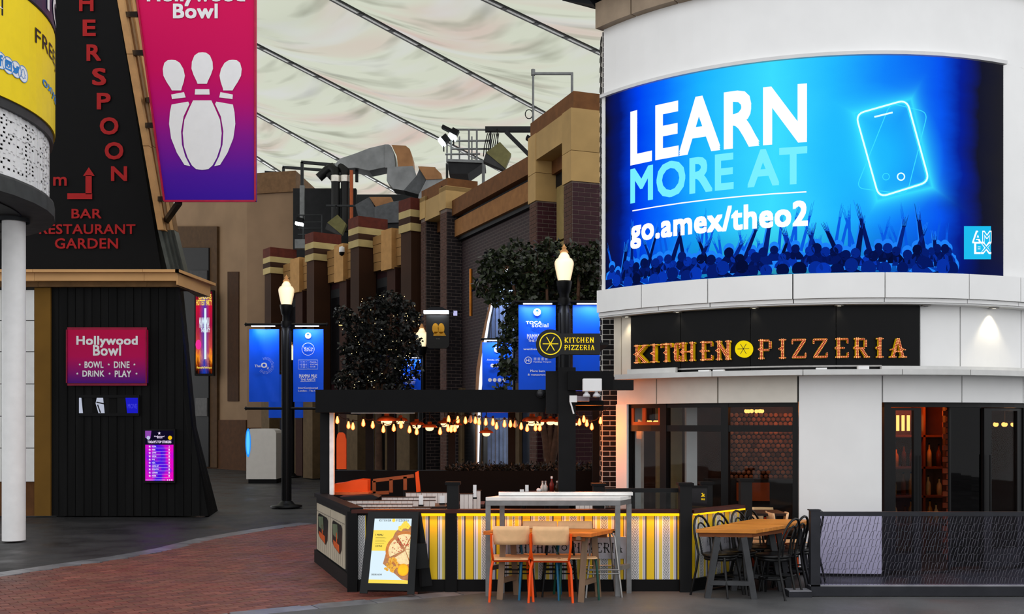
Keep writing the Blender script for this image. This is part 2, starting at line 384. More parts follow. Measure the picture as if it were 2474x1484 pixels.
# doors
df = MB()
arc(df, ca_(2135, RG), ca_(2151, RG), RG-.1, RG+.02, 0, zt); arc(df, ca_(2470, RG), ca_(2470, RG)+.06, RG-.1, RG+.02, 0, zt)
arc(df, ca_(2135, RG), ca_(2470, RG)+.06, RG-.1, RG+.02, zt-.06, zt)
df.build('door_frame', frame_m, bld)
arc(MB(), ca_(2470, RG)+.06, aR, RG-.2, RH, 0, 2.178).build('pier_panel', white_panel, bld)
def leaf(x0, x1, g0, g1, gt=992):
    m = MB(); zg = ZZ(gt, 13.0)
    arc(m, ca_(x0, RG), ca_(g0, RG), RG-.06, RG, .02, zt-.07); arc(m, ca_(g1, RG), ca_(x1, RG), RG-.06, RG, .02, zt-.07)
    arc(m, ca_(g0, RG), ca_(g1, RG), RG-.06, RG, zg, zt-.07); arc(m, ca_(g0, RG), ca_(g1, RG), RG-.06, RG, .02, .25)
    d = m.build('door', frame_m, bld)
    arc(MB(), ca_(g0, RG), ca_(g1, RG), RG-.035, RG-.027, .25, zg).build('pane', pane_m, d)
    xh = x1-7 if g1 < 2300 else x0+7
    MB().tube([cp(ca_(xh, RG), RG+.05, .75), cp(ca_(xh, RG), RG+.05, 1.5)], .012).build('handle', blackmetal, d)
leaf(2152, 2226, 2164, 2208); leaf(2378, 2472, 2396, 2458)
arc(MB(), ca_(2300, RG), ca_(2376, RG), RG-.045, RG-.037, .05, zt-.06).build('pane', glass('dark_glass', (70,70,96), .02, .3), bld)
MB().tube([cp(ca_(2300, RG), RG-.05, 0), cp(ca_(2300, RG), RG-.05, zt)], .02).build('door_post', frame_m, bld)
# inside: floor, ceiling, back walls
arc(MB(), ca_(1500, RG), aR, .2, RG-.09, -.02, .002).build('interior_floor', M('dark_floorboards', (40,28,20), .5), bld)
arc(MB(), ca_(1500, RG), aR, .2, RG-.16, 2.36, 2.4).build('interior_ceiling', M('interior_black', (12,12,12), .8), bld)
MB().box(2.0, 16.6, 0, 5.4, 16.7, 2.36).build('interior_wall', M('interior_brown', (58,34,24), .8, var=.3), bld)
MB().box(2.12, 14.9, 0, 2.5, 15.0, 2.36).build('interior_wall', M('interior_olive', (120,112,78), .8), bld)
MB().box(2.47, 14.35, 0, 2.62, 14.5, 2.36).build('interior_column', white_paint, bld)
MB().box(5.02, 14.2, 0, 5.08, 16.7, 2.36).build('interior_wall', M('interior_brown', (58,34,24)), bld)
MB().box(5.4, 15.35, 0, 8.1, 15.45, 2.36).build('interior_wall', M('bar_back', (30,14,8), .7), bld)
tl = None
for i in range(15):
    for j in range(15):
        p = V((3.5+i*.08+(.04 if j % 2 else 0), 16.55, 1.04+j*.072))
        if tl is None:
            tl = MB().lathe([(.035, 0), (.035, .02), (.024, .03), (.0005, .03)], n=8).build('round_tile', M('scalloped_tile', (150,92,58), .4, rand=.6), bld, local=True); tl.location = p-wl(bld); tl.rotation_euler = (math.pi/2, 0, 0)
        else: inst(tl, bld, p, (math.pi/2, 0, 0))
MB().box(3.0, 15.6, 0, 4.9, 15.9, 1.05).build('serving_counter', M('counter_dark', (40,30,26), .5), bld)
MB().box(3.45, 15.55, .72, 3.95, 15.6, 1.0).build('counter_panel', M('orange_laminate', (190,80,30), .5), bld)
brk = MB(); brk.box(6.03, 14.1, 0, 6.42, 14.2, 2.3)
bw = brk.build('brick_nib', M('interior_mortar', (60,34,22), .9), bld)
bm_ = M('interior_brick', (140,62,34), .8, rand=.25)
bb = None
for j in range(28):
    for i in range(2):
        p = V((6.03+.1+i*.2-(.05 if j % 2 else 0), 14.095, .05+j*.08))
        if bb is None: bb = MB().box(-.093, -.012, -.034, .093, .012, .034).build('brick', bm_, bw, local=True); bb.location = p-wl(bw)
        else: inst(bb, bw, p)
lamp('POINT', 'window_lamp', (4.3, 16.0, 2.15), 11, (255,150,70), .12)
lamp('POINT', 'bar_lamp', (5.8, 14.45, 2.15), 26, (255,130,50), .1)
lamp('POINT', 'door_lamp', (7.2, 14.6, 2.0), 4, (255,160,90), .1)
# bar shelves with bottles: every bottle a thing
shelf = thing('bar_shelf', 'back-bar shelving lit amber, seen through the left door pane', 'shelf', (5.75, 15.0, 0))
zsh = [.45, .86, 1.28, 1.74]
for z in zsh: MB().box(5.45, 14.75, z-.03, 6.6, 15.2, z).build('shelf_board', M('shelf_wood', (96,48,24), .4), shelf)
for x in (5.44, 6.0, 6.6): MB().box(x-.015, 14.75, 0, x+.015, 15.2, 2.2).build('upright', M('shelf_wood', (96,48,24)), shelf)
MB().box(5.45, 15.2, 0, 6.6, 15.22, 2.2).build('back_panel', M('shelf_wood', (96,48,24)), shelf)
lm_ = MB()
for i in range(6): lm_.box(5.50+i*.078, 14.9, 1.80, 5.535+i*.078, 14.93, 2.03)
ll = lm_.build('lit_tubes', E('amber_tubes', (255,190,100), 2.2), None, at=(5.7, 14.9, 1.8)); tag(ll, 'row of six glowing amber tube lamps above the bottles behind the door', 'light')
bm = [M('bottle_amber', (190,110,30), .15, rand=.3), M('bottle_brown', (90,40,14), .15, rand=.3), M('bottle_clear', (200,150,90), .12, rand=.2)]
for si, z in enumerate(zsh[:3]):
    for k in range(9):
        x = 5.5+k*.125+rnd.uniform(-.015,.015)
        if abs(x-6.0) < .05: continue
        h = rnd.uniform(.8, 1.1)
        key = rnd.randrange(3)
        yb = 14.85+rnd.uniform(0,.08)
        b = MB().lathe([(.001,0), (.036,0), (.036,.17*h), (.03,.2*h), (.013,.235*h), (.013,.29*h), (.001,.29*h)], (x, yb, z), n=10).build('bottle', bm[key], None, at=(x, yb, z))
        MB().lathe([(.014,.29*h), (.014,.31*h), (.001,.31*h)], (x, yb, z), n=8).build('cap', black, b)
        tag(b, ('small spirit bottle on the lowest back-bar shelf', 'small spirit bottle on the middle back-bar shelf', 'small spirit bottle on the upper back-bar shelf')[si], 'bottle', ('bottles on the lowest bar shelf', 'bottles on the middle bar shelf', 'bottles on the upper bar shelf')[si])
# downlights in the soffit
for i, (x, on) in enumerate(((1514,1), (1637,1), (1822,1), (2027,1), (2237,0), (2402,1))):
    a = ca_(x, 4.14); c = cp(a, 4.14, 3.40)
    d = thing('downlight', ['downlight at the left end of the soffit, beside the cream panel', 'lit downlight above the letters of KITCHEN', 'lit downlight above the round yellow badge', 'lit downlight above the middle of PIZZERIA', 'unlit round downlight at the right end of the black sign board', 'downlight washing the white wall right of the sign board'][i], 'light', c, 'downlights in the soffit over the sign')
    MB().lathe([(.03,-.012), (.062,-.012), (.062,.01), (.03,.01)], c, 14).build('rim', steel, d)
    MB().lathe([(.001,-.006), (.05,-.006), (.05,.004)], c, 14).build('lens', E('downlight_glow', (255,244,220), 3.5) if on else steel, d)
    if on: lamp('SPOT', 'downlight_beam', c+V((0,0,-.03)), 16 if i == 5 else 5, (255,240,205), .03, d, (0,0,0), 1.5)
# ---------------------------------------------------------------- curved LED screen
scr = thing('curved_screen', 'huge curved LED screen showing a blue concert crowd and LEARN MORE AT', 'screen', cp(0, RS, zs0))
a0, a1 = ca_(1463, RS), ca_(2424, RS)
def screen_mat():
    t = NT('screen_picture'); uv = t.xyz(t.co('UV')); u, v = uv[0], uv[1]
    nz = t.noise(t.co('UV'), 5, 4); uu = t.math('ADD', u, t.math('MULTIPLY', t.math('SUBTRACT', nz, .5), .06))
    c = t.ramp(uu, [(0, lin((18,18,30))), (.05, lin((6,24,110))), (.11, lin((0,66,240))), (.18, lin((8,110,255))), (.28, lin((26,180,255))), (.45, lin((60,222,255))), (.58, lin((34,186,255))), (.7, lin((16,130,252))), (.82, lin((8,84,240))), (.875, lin((8,32,150))), (.93, lin((22,24,44))), (1, lin((34,34,40)))])
    g = t.math('SQRT', t.math('ADD', t.math('POWER', t.math('MULTIPLY', t.math('SUBTRACT', u, .665), 2.0), 2), t.math('POWER', t.math('SUBTRACT', v, .54), 2)))
    c = t.mix(t.map(g, .08, .34, .85, 0), c, lin((30,190,255)))
    Wm, Hm = (a1-a0)*RS, zs1-zs0
    X_, Y_ = t.math('MULTIPLY', t.math('SUBTRACT', u, .716), Wm), t.math('MULTIPLY', t.math('SUBTRACT', v, .565), Hm); cr, sr = math.cos(.25), math.sin(.25)
    xr = t.math('SUBTRACT', t.math('MULTIPLY', X_, cr), t.math('MULTIPLY', Y_, -sr)); yr = t.math('ADD', t.math('MULTIPLY', X_, -sr), t.math('MULTIPLY', Y_, cr))
    dd = t.math('ABSOLUTE', t.math('MAXIMUM', t.math('SUBTRACT', t.math('ABSOLUTE', xr), .37), t.math('SUBTRACT', t.math('ABSOLUTE', yr), .57)))
    c = t.mix(t.math('MULTIPLY', t.math('POWER', 2.718, t.math('MULTIPLY', dd, -13.0)), .85), c, lin((60,232,255)))
    dk = t.map(t.math('ADD', v, t.math('MULTIPLY', t.math('SUBTRACT', nz, .5), .12)), .0, .24, .6, 0)
    c = t.mix(dk, c, lin((4,18,80)))
    e = t.n.new('ShaderNodeEmission'); t.L(c, e.inputs[0]); e.inputs[1].default_value = 1.0; t.L(e.outputs[0], t.out.inputs[0]); return t.mat
arc(MB(), a0, a1, RS-.1, RS-.004, zs0, zs1).build('screen_case', black, scr)
mb = MB(); n = 40
for i in range(n):
    p, q = a0+(a1-a0)*i/n, a0+(a1-a0)*(i+1)/n
    mb.quad(cp(p, RS, zs0), cp(q, RS, zs0), cp(q, RS, zs1), cp(p, RS, zs1), (i/n, 0, (i+1)/n, 1))
mb.build('display', screen_mat(), scr)
def sf(l): return lambda a, z: cp(a, RS+l, z)
def sa_(x): return ca_(x, RS)
def zpx(x, y): return cz_(x, y, RS)
tw = MB()
text(tw, 'LEARN', sf(.03), sa_(1529), zpx(1947, 208), sa_(1945), zpx(1947, 340), .032)
text(tw, 'go.amex/theo2', sf(.03), sa_(1528), zpx(1948, 488), sa_(1949), zpx(1948, 563), .03)
for k in range(6):
    p, q = [sa_(1530)+(sa_(1948)-sa_(1530))*(k+i)/6 for i in (0,1)]; z = zpx(1948, 464.5)
    tw.add([cp(p, RS+.02, z-.008), cp(q, RS+.02, z-.008), cp(q, RS+.02, z+.008), cp(p, RS+.02, z+.008)], [(0,1,2,3)])
tw.build('white_lettering', E('screen_white', (255,255,255), 1.05), scr)
tw = MB(); text(tw, 'MORE AT', sf(.03), sa_(1528), zpx(1947, 357), sa_(1947), zpx(1947, 443), .03)
tw.build('pale_blue_lettering', E('screen_pale_cyan', (120,240,255), 1), scr)
# phone outline
def rrect(corners, r, k=5):
    out = []; n = len(corners)
    for i in range(n):
        p, a, b = V(corners[i]), V(corners[i-1]), V(corners[(i+1) % n]); da, db = (a-p).normalized()*r, (b-p).normalized()*r
        for j in range(k+1):
            s = j/k; out.append((p+da)*(1-s)**2+p*2*s*(1-s)+(p+db)*s*s)
    return out
def outline(mb, pts, w, l):
    f = lambda x, y: cp(sa_(x), RS+l, cz_(x, y, RS))
    for p, q in zip(pts, pts[1:]+pts[:1]): line(mb, f, p[0], p[1], q[0], q[1], w)
ph = MB(); q = rrect([(2066,277), (2189,242), (2243,440), (2122,478)], 22); outline(ph, q, 4, .022)
f_ = lambda x, y: cp(sa_(x), RS+.022, cz_(x, y, RS))
line(ph, f_, 2111, 284, 2155, 273, 4); disc(ph, f_, 2175, 428, 10, n=18, r0=.7)
ph.build('phone_outline', E('phone_neon', (215,255,255), 1.2), scr)
ph = MB(); outline(ph, q, 9, .014); outline(ph, rrect([(2150,250), (2240,272), (2190,470), (2068,455)], 20), 2, .014); disc(ph, f_, 2139, 428, 9, n=16, r0=.8)
ph.build('phone_glow', E('phone_halo', (60,225,255), 1), scr)
lg = MB(); f2 = lambda l: (lambda x, y: cp(sa_(x), RS+l, cz_(x, y, RS)))
lg.poly([f2(.015)(2327,627), f2(.015)(2392,627), f2(.015)(2392,547), f2(.015)(2327,547)])
lg.build('logo_square', E('logo_cyan', (30,190,240), 1), scr)
lg = MB(); text(lg, 'AM', f2(.02), 2347, 560, 2391, 587, .05); text(lg, 'EX', f2(.02), 2352, 587, 2391, 613, .05); lg.build('logo_lettering', E('screen_white', (255,255,255)), scr)
lg = MB(); text(lg, 'AM', f2(.026), 2349, 562, 2390, 585, .005); text(lg, 'EX', f2(.026), 2355, 590, 2390, 610, .005); lg.build('logo_lettering_fill', E('logo_cyan', (30,190,240)), scr)
def crowd_mat():
    t = NT('crowd_dark'); g = t.n.new('ShaderNodeNewGeometry'); e = t.n.new('ShaderNodeEmission'); t.L(t.ramp(g.outputs['Random Per Island'], [(0, lin((4,12,50))), (.5, lin((5,24,100))), (1, lin((8,54,180)))]), e.inputs[0]); t.L(e.outputs[0], t.out.inputs[0]); return t.mat
# the crowd in the picture
r2 = random.Random(4)
rim, core, mid_ = MB(), MB(), MB()
def on(l, u, v): return cp(a0+(a1-a0)*u, RS+l, zs0+(zs1-zs0)*v)
def armshape(mb, u, v, du, h, w, l):
    fn = lambda s, t: on(l, u+du*t+s*w*(1-.45*t), v+h*t)
    mb.add([fn(-1,0), fn(1,0), fn(1,.8), fn(.9,.93), fn(-.9,.93), fn(-1,.8)], [(0,1,2,3,4,5)])
    for k in range(4):
        a = -.9+.6*k; e = r2.uniform(1.04,1.25)
        mb.add([fn(a-.18,.9), fn(a+.22,.9), fn(a*1.5+.1,e), fn(a*1.5-.1,e)], [(0,1,2,3)])
def head(u, v, r):
    for mb, l, k, dv in ((rim, .006+r*.05, 1.0, .004), (core, .008+r*.05, .86, -.012)):
        fn = lambda x, y: on(l, x, y)
        disc(mb, fn, u, v+dv, r*k*.62, r*k*1.35, 14)
        mb.add([fn(u-r*1.25*k, v-r*3.6), fn(u+r*1.25*k, v-r*3.6), fn(u+r*1.1*k, v-r*1.9+dv), fn(u+r*.3, v-r*1.0), fn(u-r*.3, v-r*1.0), fn(u-r*1.1*k, v-r*1.9+dv)], [(0,1,2,3,4,5)])
for i in range(40):
    u = .04+.82*i/40+r2.uniform(-.01,.01); armshape(mid_, u, .05, r2.uniform(-.03,.03), r2.uniform(.1,.24), .0045, .005)
for i in range(46): head(.03+.84*i/46+r2.uniform(-.008,.008), r2.uniform(.085,.13), r2.uniform(.016,.022))
for i in range(22):
    u = .05+.8*i/22+r2.uniform(-.012,.012); d, h = r2.uniform(-.04,.04), r2.uniform(.12,.25); w = r2.uniform(.005,.008)
    armshape(rim, u, .03, d, h+.01, w*1.25, .0062); armshape(core, u+.0012, .03, d, h, w, .0084)
for i in range(26): head(.05+.84*i/26+r2.uniform(-.012,.012), r2.uniform(.02,.06), r2.uniform(.024,.032))
for mb in (rim, core, mid_):
    lo = zs0+.004
    mb.v = [(x, y, max(z, lo)) for x, y, z in mb.v]
mid_.build('crowd_far', E('crowd_mid', (10,90,225)), scr); rim.build('crowd_rim', E('crowd_rimlight', (30,130,250)), scr); core.build('crowd', crowd_mat(), scr)

# ---------------------------------------------------------------- marquee sign
sgn = thing('marquee_sign', 'black curved sign board with KITCHEN PIZZERIA in bulb-studded letters', 'sign', cp(ca_(1870, 4.1), 4.1, 2.6))
bd = [ca_(x, 4.1) for x in (1524, 1644, 1813, 2020, 2222)]
for p, q in zip(bd, bd[1:]): arc(MB(), p+.001, q-.001, 4.03, 4.1, 2.60, 3.404).build('board_panel', M('gloss_black_board', (5,5,6), .4, spec=.12), sgn)
ST = lambda x: [(x,.0,x,1.,.16), (x-.14,.04,x+.14,.04,.08), (x-.14,.96,x+.14,.96,.08), (x-.16,.5,x,.6,.08), (x-.16,.5,x,.4,.08)]
LET = {
 'K': (.85, ST(.22)+[(.28,.5,.7,.95,.14), (.28,.5,.72,.05,.16), (.55,.04,.86,.04,.08), (.55,.96,.84,.96,.08)]),
 'I': (.44, ST(.22)), 'T': (.8, ST(.4)+[(.02,.95,.78,.95,.1), (.05,.78,.05,.95,.09), (.75,.78,.75,.95,.09)]),
 'C': (.72, [(.2,.12,.2,.88,.17), (.2,.06,.62,.06,.12), (.2,.94,.62,.94,.12), (.64,.1,.64,.3,.1), (.64,.7,.64,.9,.1), (.02,.5,.2,.6,.08), (.02,.5,.2,.4,.08)]),
 'H': (.95, ST(.2)+ST(.72)+[(.2,.5,.72,.5,.09)]),
 'E': (.74, ST(.22)+[(.2,.95,.66,.95,.1), (.2,.05,.68,.05,.1), (.2,.5,.5,.5,.09), (.66,.74,.66,.95,.09), (.68,.05,.68,.26,.09)]),
 'N': (.95, ST(.2)+ST(.74)+[(.2,.92,.72,.08,.15)]),
 'P': (.8, ST(.22)+[(.22,.94,.62,.94,.11), (.22,.46,.62,.46,.11), (.68,.54,.68,.88,.15)]),
 'Z': (.8, [(.05,.94,.75,.94,.12), (.05,.06,.75,.06,.12), (.68,.9,.14,.1,.17), (.05,.74,.05,.94,.09), (.75,.06,.75,.26,.09)]),
 'R': (.88, ST(.22)+[(.22,.94,.6,.94,.11), (.22,.48,.6,.48,.11), (.66,.56,.66,.88,.14), (.44,.46,.72,.05,.15), (.6,.04,.86,.04,.08)]),
 'A': (.9, [(.2,.04,.44,.96,.13), (.7,.04,.46,.96,.16), (.28,.32,.62,.32,.08), (.04,.04,.34,.04,.08), (.54,.04,.88,.04,.08), (.08,.4,.28,.46,.07), (.82,.4,.64,.46,.07)])}
side_m = M('sign_yellow', (238,200,16), .4, var=.04); face_m = M('sign_face_brown', (150,42,14), .5); bulb_m = E('sign_bulb', (255,168,104), 1.9)
def bar2(mb, fn, x0, y0, x1, y1, w, h0, h1, asp):
    dx, dy = (x1-x0)*asp, y1-y0; l = math.hypot(dx, dy); ax, ay = -dy/l*w/2/asp, dx/l*w/2
    c = [(x0+ax, y0+ay), (x1+ax, y1+ay), (x1-ax, y1-ay), (x0-ax, y0-ay)]
    mb.hexa([fn(x, y, h0) for x, y in c]+[fn(x, y, h1) for x, y in c])
def letter(ch, a_0, a_1, z0, z1, depth, par):
    w, st = LET[ch]; asp = (a_1-a_0)*4.1/((z1-z0))/w
    fn = lambda x, y, h: cp(a_0+(a_1-a_0)*x/w, 4.1+h, z0+(z1-z0)*y)
    body, face, bl = MB(), MB(), MB()
    for x0, y0, x1, y1, t in st:
        bar2(body, fn, x0, y0, x1, y1, t, .0, depth, asp); bar2(face, fn, x0, y0, x1, y1, t*.86, depth, depth+.006, asp)
        l = math.hypot((x1-x0)*asp, y1-y0); n = max(2, int(l/.075)); k = 2 if t > .12 else 1
        for i in range(n+1):
            s = (i+.0)/n; px, py = x0+(x1-x0)*s, y0+(y1-y0)*s
            for o_ in ((-.26, .26) if k == 2 else (0,)):
                dx, dy = (x1-x0)*asp, y1-y0
                c = fn(px-dy/l*t*o_/asp, py+dx/l*t*o_, depth+.008); r = .0062
                bl.add([c+V((-r,0,0)), c+V((r,0,0)), c+V((0,-r,0)), c+V((0,0,r)), c+V((0,0,-r))], [(0,2,3), (2,1,3), (0,4,2), (2,4,1)])
    b = body.build('letter', side_m, par); face.build('letter_face', face_m, b); bl.build('letter_bulbs', bulb_m, b, kind='stuff')
kx = [(1528,1568), (1567,1596), (1594,1628), (1626,1648), (1641,1686), (1688,1727), (1727,1773)]
for ch, (x0, x1) in zip('KITCHEN', kx):
    letter(ch, ca_(x0, 4.19), ca_(x1-6, 4.19), 2.735, 2.985, .07, sgn)
for ch, (x0, x1) in zip('PIZZERIA', [(1829,1869), (1878,1906), (1912,1952), (1964,2004), (2016,2056), (2062,2106), (2116,2142), (2150,2196)]):
    letter(ch, ca_(x0, 4.17), ca_(x1-3, 4.17), 2.735, 2.985, .045, sgn)
bdg = MB(); ac = ca_(1796, 4.2); bn = V((math.sin(ac), -math.cos(ac), 0)); bt = V((math.cos(ac), math.sin(ac), 0)); bc = cp(ac, 4.1, 2.868)
fb = lambda x, y: bc+bt*x+V((0,0,y))
o1 = [fb(.108*math.cos(2*math.pi*i/28), .108*math.sin(2*math.pi*i/28)) for i in range(28)]
bdg.prism(o1, bn*.1); bg_ = bdg.build('badge', E('badge_yellow', (250,222,20), .9), sgn)
st_ = MB(); fb2 = lambda x, y: bc+bn*.102+bt*x+V((0,0,y))
for k in range(3): line(st_, fb2, -.075*math.cos(k*math.pi/3), -.075*math.sin(k*math.pi/3), .075*math.cos(k*math.pi/3), .075*math.sin(k*math.pi/3), .007)
st_.build('badge_star', black_ink, bg_)
# ---------------------------------------------------------------- brick pier beside the round building
def wall_bricks(par, x0, x1, Y, z0, z1, mat, bw=.225, bh=.075, single=True, proud=.012):
    nb = MB(); first = None; j = 0; z = z0
    while z+bh <= z1+.001:
        x = x0-(bw/2 if j % 2 else 0)
        while x < x1-.01:
            p, q = max(x, x0)+.006, min(x+bw, x1)-.006
            if q-p > .02:
                b = MB().box(p, Y-proud, z+.006, q, Y+.02, z+bh-.006)
                if single: b.build('brick', mat, par)
                else: nb.add(b.v, b.f)
            x += bw
        z += bh; j += 1
    if not single: nb.build('bricks', mat, par, kind='stuff')
pier = thing('brick_pier', 'dark brick pier with white mortar at the left flank of the round building', 'pier', (1.55, 15.3, 0))
MB().box(1.335, 15.0, 0, 1.95, 15.4, 7.7).build('mortar', M('white_mortar', (236,232,224), .9), pier)
dbr = M('dark_glazed_brick', (18,13,15), .6, rand=.3)
wall_bricks(pier, 1.335, 1.66, 15.0, .3, 4.4, dbr); wall_bricks(pier, 1.335, 1.95, 15.0, 4.4, 7.7, dbr, single=False)
side = MB()
for j in range(98): side.box(1.322, 15.02+(.0 if j % 2 else .12), .306+j*.075, 1.34, 15.2+(.0 if j % 2 else .12), .369+j*.075)
side.build('side_bricks', dbr, pier, kind='stuff')
MB().box(1.68, 14.75, 0, 1.8, 14.95, 2.6).build('return_panel', M('pink_cladding', (205,160,135), .5), bld)
# ================================================================ TENT ROOF OVER THE STREET
ceil_ = struct('ceiling')
def tent_mat():
    t = NT('tent_fabric'); v = t.co('UV'); mp = t.n.new('ShaderNodeMapping'); t.L(v, mp.inputs[0]); mp.inputs['Scale'].default_value = (1, .28, 1)
    n1 = t.noise(mp.outputs[0], .6, 2, .5); n2 = t.noise(mp.outputs[0], 1.9, 2, .5); n3 = t.noise(mp.outputs[0], 1.1, 2)
    k = lambda c: lin(tuple(x*.775 for x in c))
    c = t.mix(t.map(n1, .5, .68, 0, .7), k((240,244,222)), k((242,208,198))); c = t.mix(t.map(n2, .52, .75, 0, .8), c, k((176,178,158))); c = t.mix(t.map(n3, .5, .7, 0, .6), c, k((246,246,246)))
    d = t.n.new('ShaderNodeBsdfDiffuse'); tr = t.n.new('ShaderNodeBsdfTranslucent'); mx = t.n.new('ShaderNodeMixShader'); mx.inputs[0].default_value = .9
    t.L(c, d.inputs[0]); t.L(c, tr.inputs[0]); t.L(d.outputs[0], mx.inputs[1]); t.L(tr.outputs[0], mx.inputs[2]); t.L(mx.outputs[0], t.out.inputs[0]); return t.mat
tent = tent_mat(); ZT = 22.0
def onroof(x, y):
    Y = (ZT-HC)*F/(HY-y); return V((XX(x, Y), Y, ZT))
cab = [((500,300),(640,390)), ((617,270),(813,380)), ((617,103),(1150,378)), ((820,0),(1335,280)), ((1190,0),(1448,122))]
ln = []
for a, b in cab:
    p, q = onroof(*a), onroof(*b); d = (q-p)/(q.y-p.y); ln.append((p, d))
def ray_at(i, Y): return ln[i][0]+ln[i][1]*(Y-ln[i][0].y)
segs = [(ray_at(i, 14), ray_at(i, 118)) for i in range(len(ln))]
segs = [(V((-50,30,ZT)), V((-62,128,ZT)))]+segs+[(V((-14,14,ZT)), V((68,100,ZT))), (V((-12,9,ZT)), V((88,84,ZT)))]
cab_m = M('cable_black', (22,22,24), .5); strip_m = M('cable_sleeve', (236,236,232), .5)
for i, ((a0_, a1_), (b0_, b1_)) in enumerate(zip(segs, segs[1:])):
    nu, nv = 60, 16; vs = []
    for u in range(nu+1):
        p, q = a0_.lerp(a1_, u/nu), b0_.lerp(b1_, u/nu)
        for v in range(nv+1):
            s = v/nv; w = p.lerp(q, s); wd = (q-p).length
            w.z += -.11*min(wd, 9)*4*s*(1-s)*.75+.16*math.sin(u*1.05+s*3.1)*math.sin(math.pi*s)+.05*math.sin(u*2.7+s*9)*math.sin(math.pi*s); vs.append(w)
    mb = MB().add(vs, [(u*(nv+1)+v, u*(nv+1)+v+1, (u+1)*(nv+1)+v+1, (u+1)*(nv+1)+v) for u in range(nu) for v in range(nv)], 0, True)
    L_ = (a1_-a0_).length/nu; uvp = lambda u, v: (u*L_*.35+2.2*(v/nv-.5)**2+i*13.7, v/nv*4+i*5.1)
    for u in range(nu):
        for v in range(nv): mb.uv[u*nv+v] = [uvp(u,v), uvp(u,v+1), uvp(u+1,v+1), uvp(u+1,v)]
    mb.build('fabric_panel', tent, ceil_)
for p, q in segs[1:6]:
    d = (q-p).normalized(); sd = V((d.y, -d.x, 0))
    c = MB(); c.bar(p+V((0,0,-.12))-sd*.13, q+V((0,0,-.12))-sd*.13, .09, .09); c.bar(p+V((0,0,-.12))+sd*.13, q+V((0,0,-.12))+sd*.13, .09, .09)
    n = int((q-p).length/2.4)
    for k in range(n): m_ = p.lerp(q, k/n)+V((0,0,-.13)); c.bar(m_-sd*.15, m_+sd*.15, .3, .1)
    cb = c.build('cable_truss', cab_m, ceil_)
    MB().bar(p+V((0,0,-.13)), q+V((0,0,-.13)), .2, .05).build('cable_sleeve', strip_m, cb)
MB().tube([onroof(560,62), onroof(760,0)], .05).tube([onroof(600,10), onroof(660,70)], .03).build('guy_wire', cab_m, ceil_)

# ================================================================ STREET BUILDINGS ON THE RIGHT
def lp(A, B, t, n=0):                                    # a point along a facade line, n metres out towards the street
    d = (B-A).normalized(); o = V((-d.y, d.x, 0)); return A+d*t+o*n
def wall_box(mb, A, B, t0, t1, n0, n1, z0, z1, m=0):
    q = [lp(A, B, t0, n0), lp(A, B, t1, n0), lp(A, B, t1, n1), lp(A, B, t0, n1)]
    return mb.hexa([p+V((0,0,z0)) for p in q]+[p+V((0,0,z1)) for p in q], m)
A1, B1 = V((-2.95,31,0)), V((-9.6,40.1,0))
def line_t(A, B, x):                                     # where the facade line crosses a column of the photograph
    u = (x-CX)/F; d = (B-A).normalized(); return (A.x-A.y*u)/(u*d.y-d.x)
cream_stone = M('cream_stone', (176,156,104), .7, var=.12, sc=2, rand=.08); brown_st = M('dark_brown_render', (52,28,11), .8, var=.25, sc=.8); red_st = M('red_brown_render', (84,34,22), .8, var=.2)
maroon = M('maroon_render', (44,16,20), .8, var=.25, sc=.7); dark_win = M('dark_window', (10,11,14), .2, spec=.25); soff = M('dark_shadow_metal', (22,22,24), .6)
stb = thing('striped_building', 'long brown street building with cream-banded pillars, far end of the right row', 'building', (-6, 36, 0))
tt = [line_t(A1, B1, x) for x in (1024, 898, 789, 684)]
wall_box(MB(), A1, B1, -1.5, 11.2, -4, -.05, 0, 6.9).build('wall', maroon, stb)
for i, t in enumerate(tt):
    w = .6; p_ = .62
    wall_box(MB(), A1, B1, t-w/2, t+w/2, 0, p_, 0, 7.62).build('pillar', brown_st, stb)
    for z0, z1, m in ((7.62,7.85,cream_stone), (7.85,8.04,brown_st), (8.04,8.25,cream_stone), (8.25,8.6,red_st)):
        wall_box(MB(), A1, B1, t-w/2-.05, t+w/2+.05, -.4, p_+.05, z0, z1).build('pillar_band', m, stb)
    wall_box(MB(), A1, B1, t-w/2-.08, t+w/2+.08, -.4, p_+.1, 0, 2.9).build('pillar_base', M('pale_pilaster', (92,74,50), .8), stb)
tt.append(11.4)
for a, b in zip(tt, tt[1:]):
    a += .36; b -= .36; L_ = b-a
    for k in range(4): wall_box(MB(), A1, B1, a, b, -.4, .12+.012*k, 6.85+k*.28, 7.12+k*.28).build('cornice_course', tan_stone, stb)
    wall_box(MB(), A1, B1, a+L_*.42, a+L_*.68, -.3, .3, 6.75, 8.02).build('cornice_block', M('light_tan_stone', (176,132,78), .75, var=.1), stb)
    wall_box(MB(), A1, B1, a+L_*.40, a+L_*.60, -.1, .2, 0, 6.8).build('mullion_pier', M('umber_render', (50,24,14), .8), stb)
    for f0, f1 in ((.02,.38), (.63,.98)):
        wn = wall_box(MB(), A1, B1, a+L_*f0, a+L_*f1, -.05, .03, 3.3, 6.6).build('window', soff, stb)
        wall_box(MB(), A1, B1, a+L_*f0+.06, a+L_*f1-.06, .03, .05, 3.4, 6.3).build('pane', dark_win, wn)
    for k in range(3):
        f = k/3
        wall_box(MB(), A1, B1, a+L_*f+.1, a+L_*(f+.3), .0, .04, 0, 2.7).build('shop_window', dark_win, stb)
        wall_box(MB(), A1, B1, a+L_*(f+.3), a+L_*(f+.3)+.16, .0, .14, 0, 2.8).build('pilaster', M('pale_pilaster', (92,74,50)), stb)
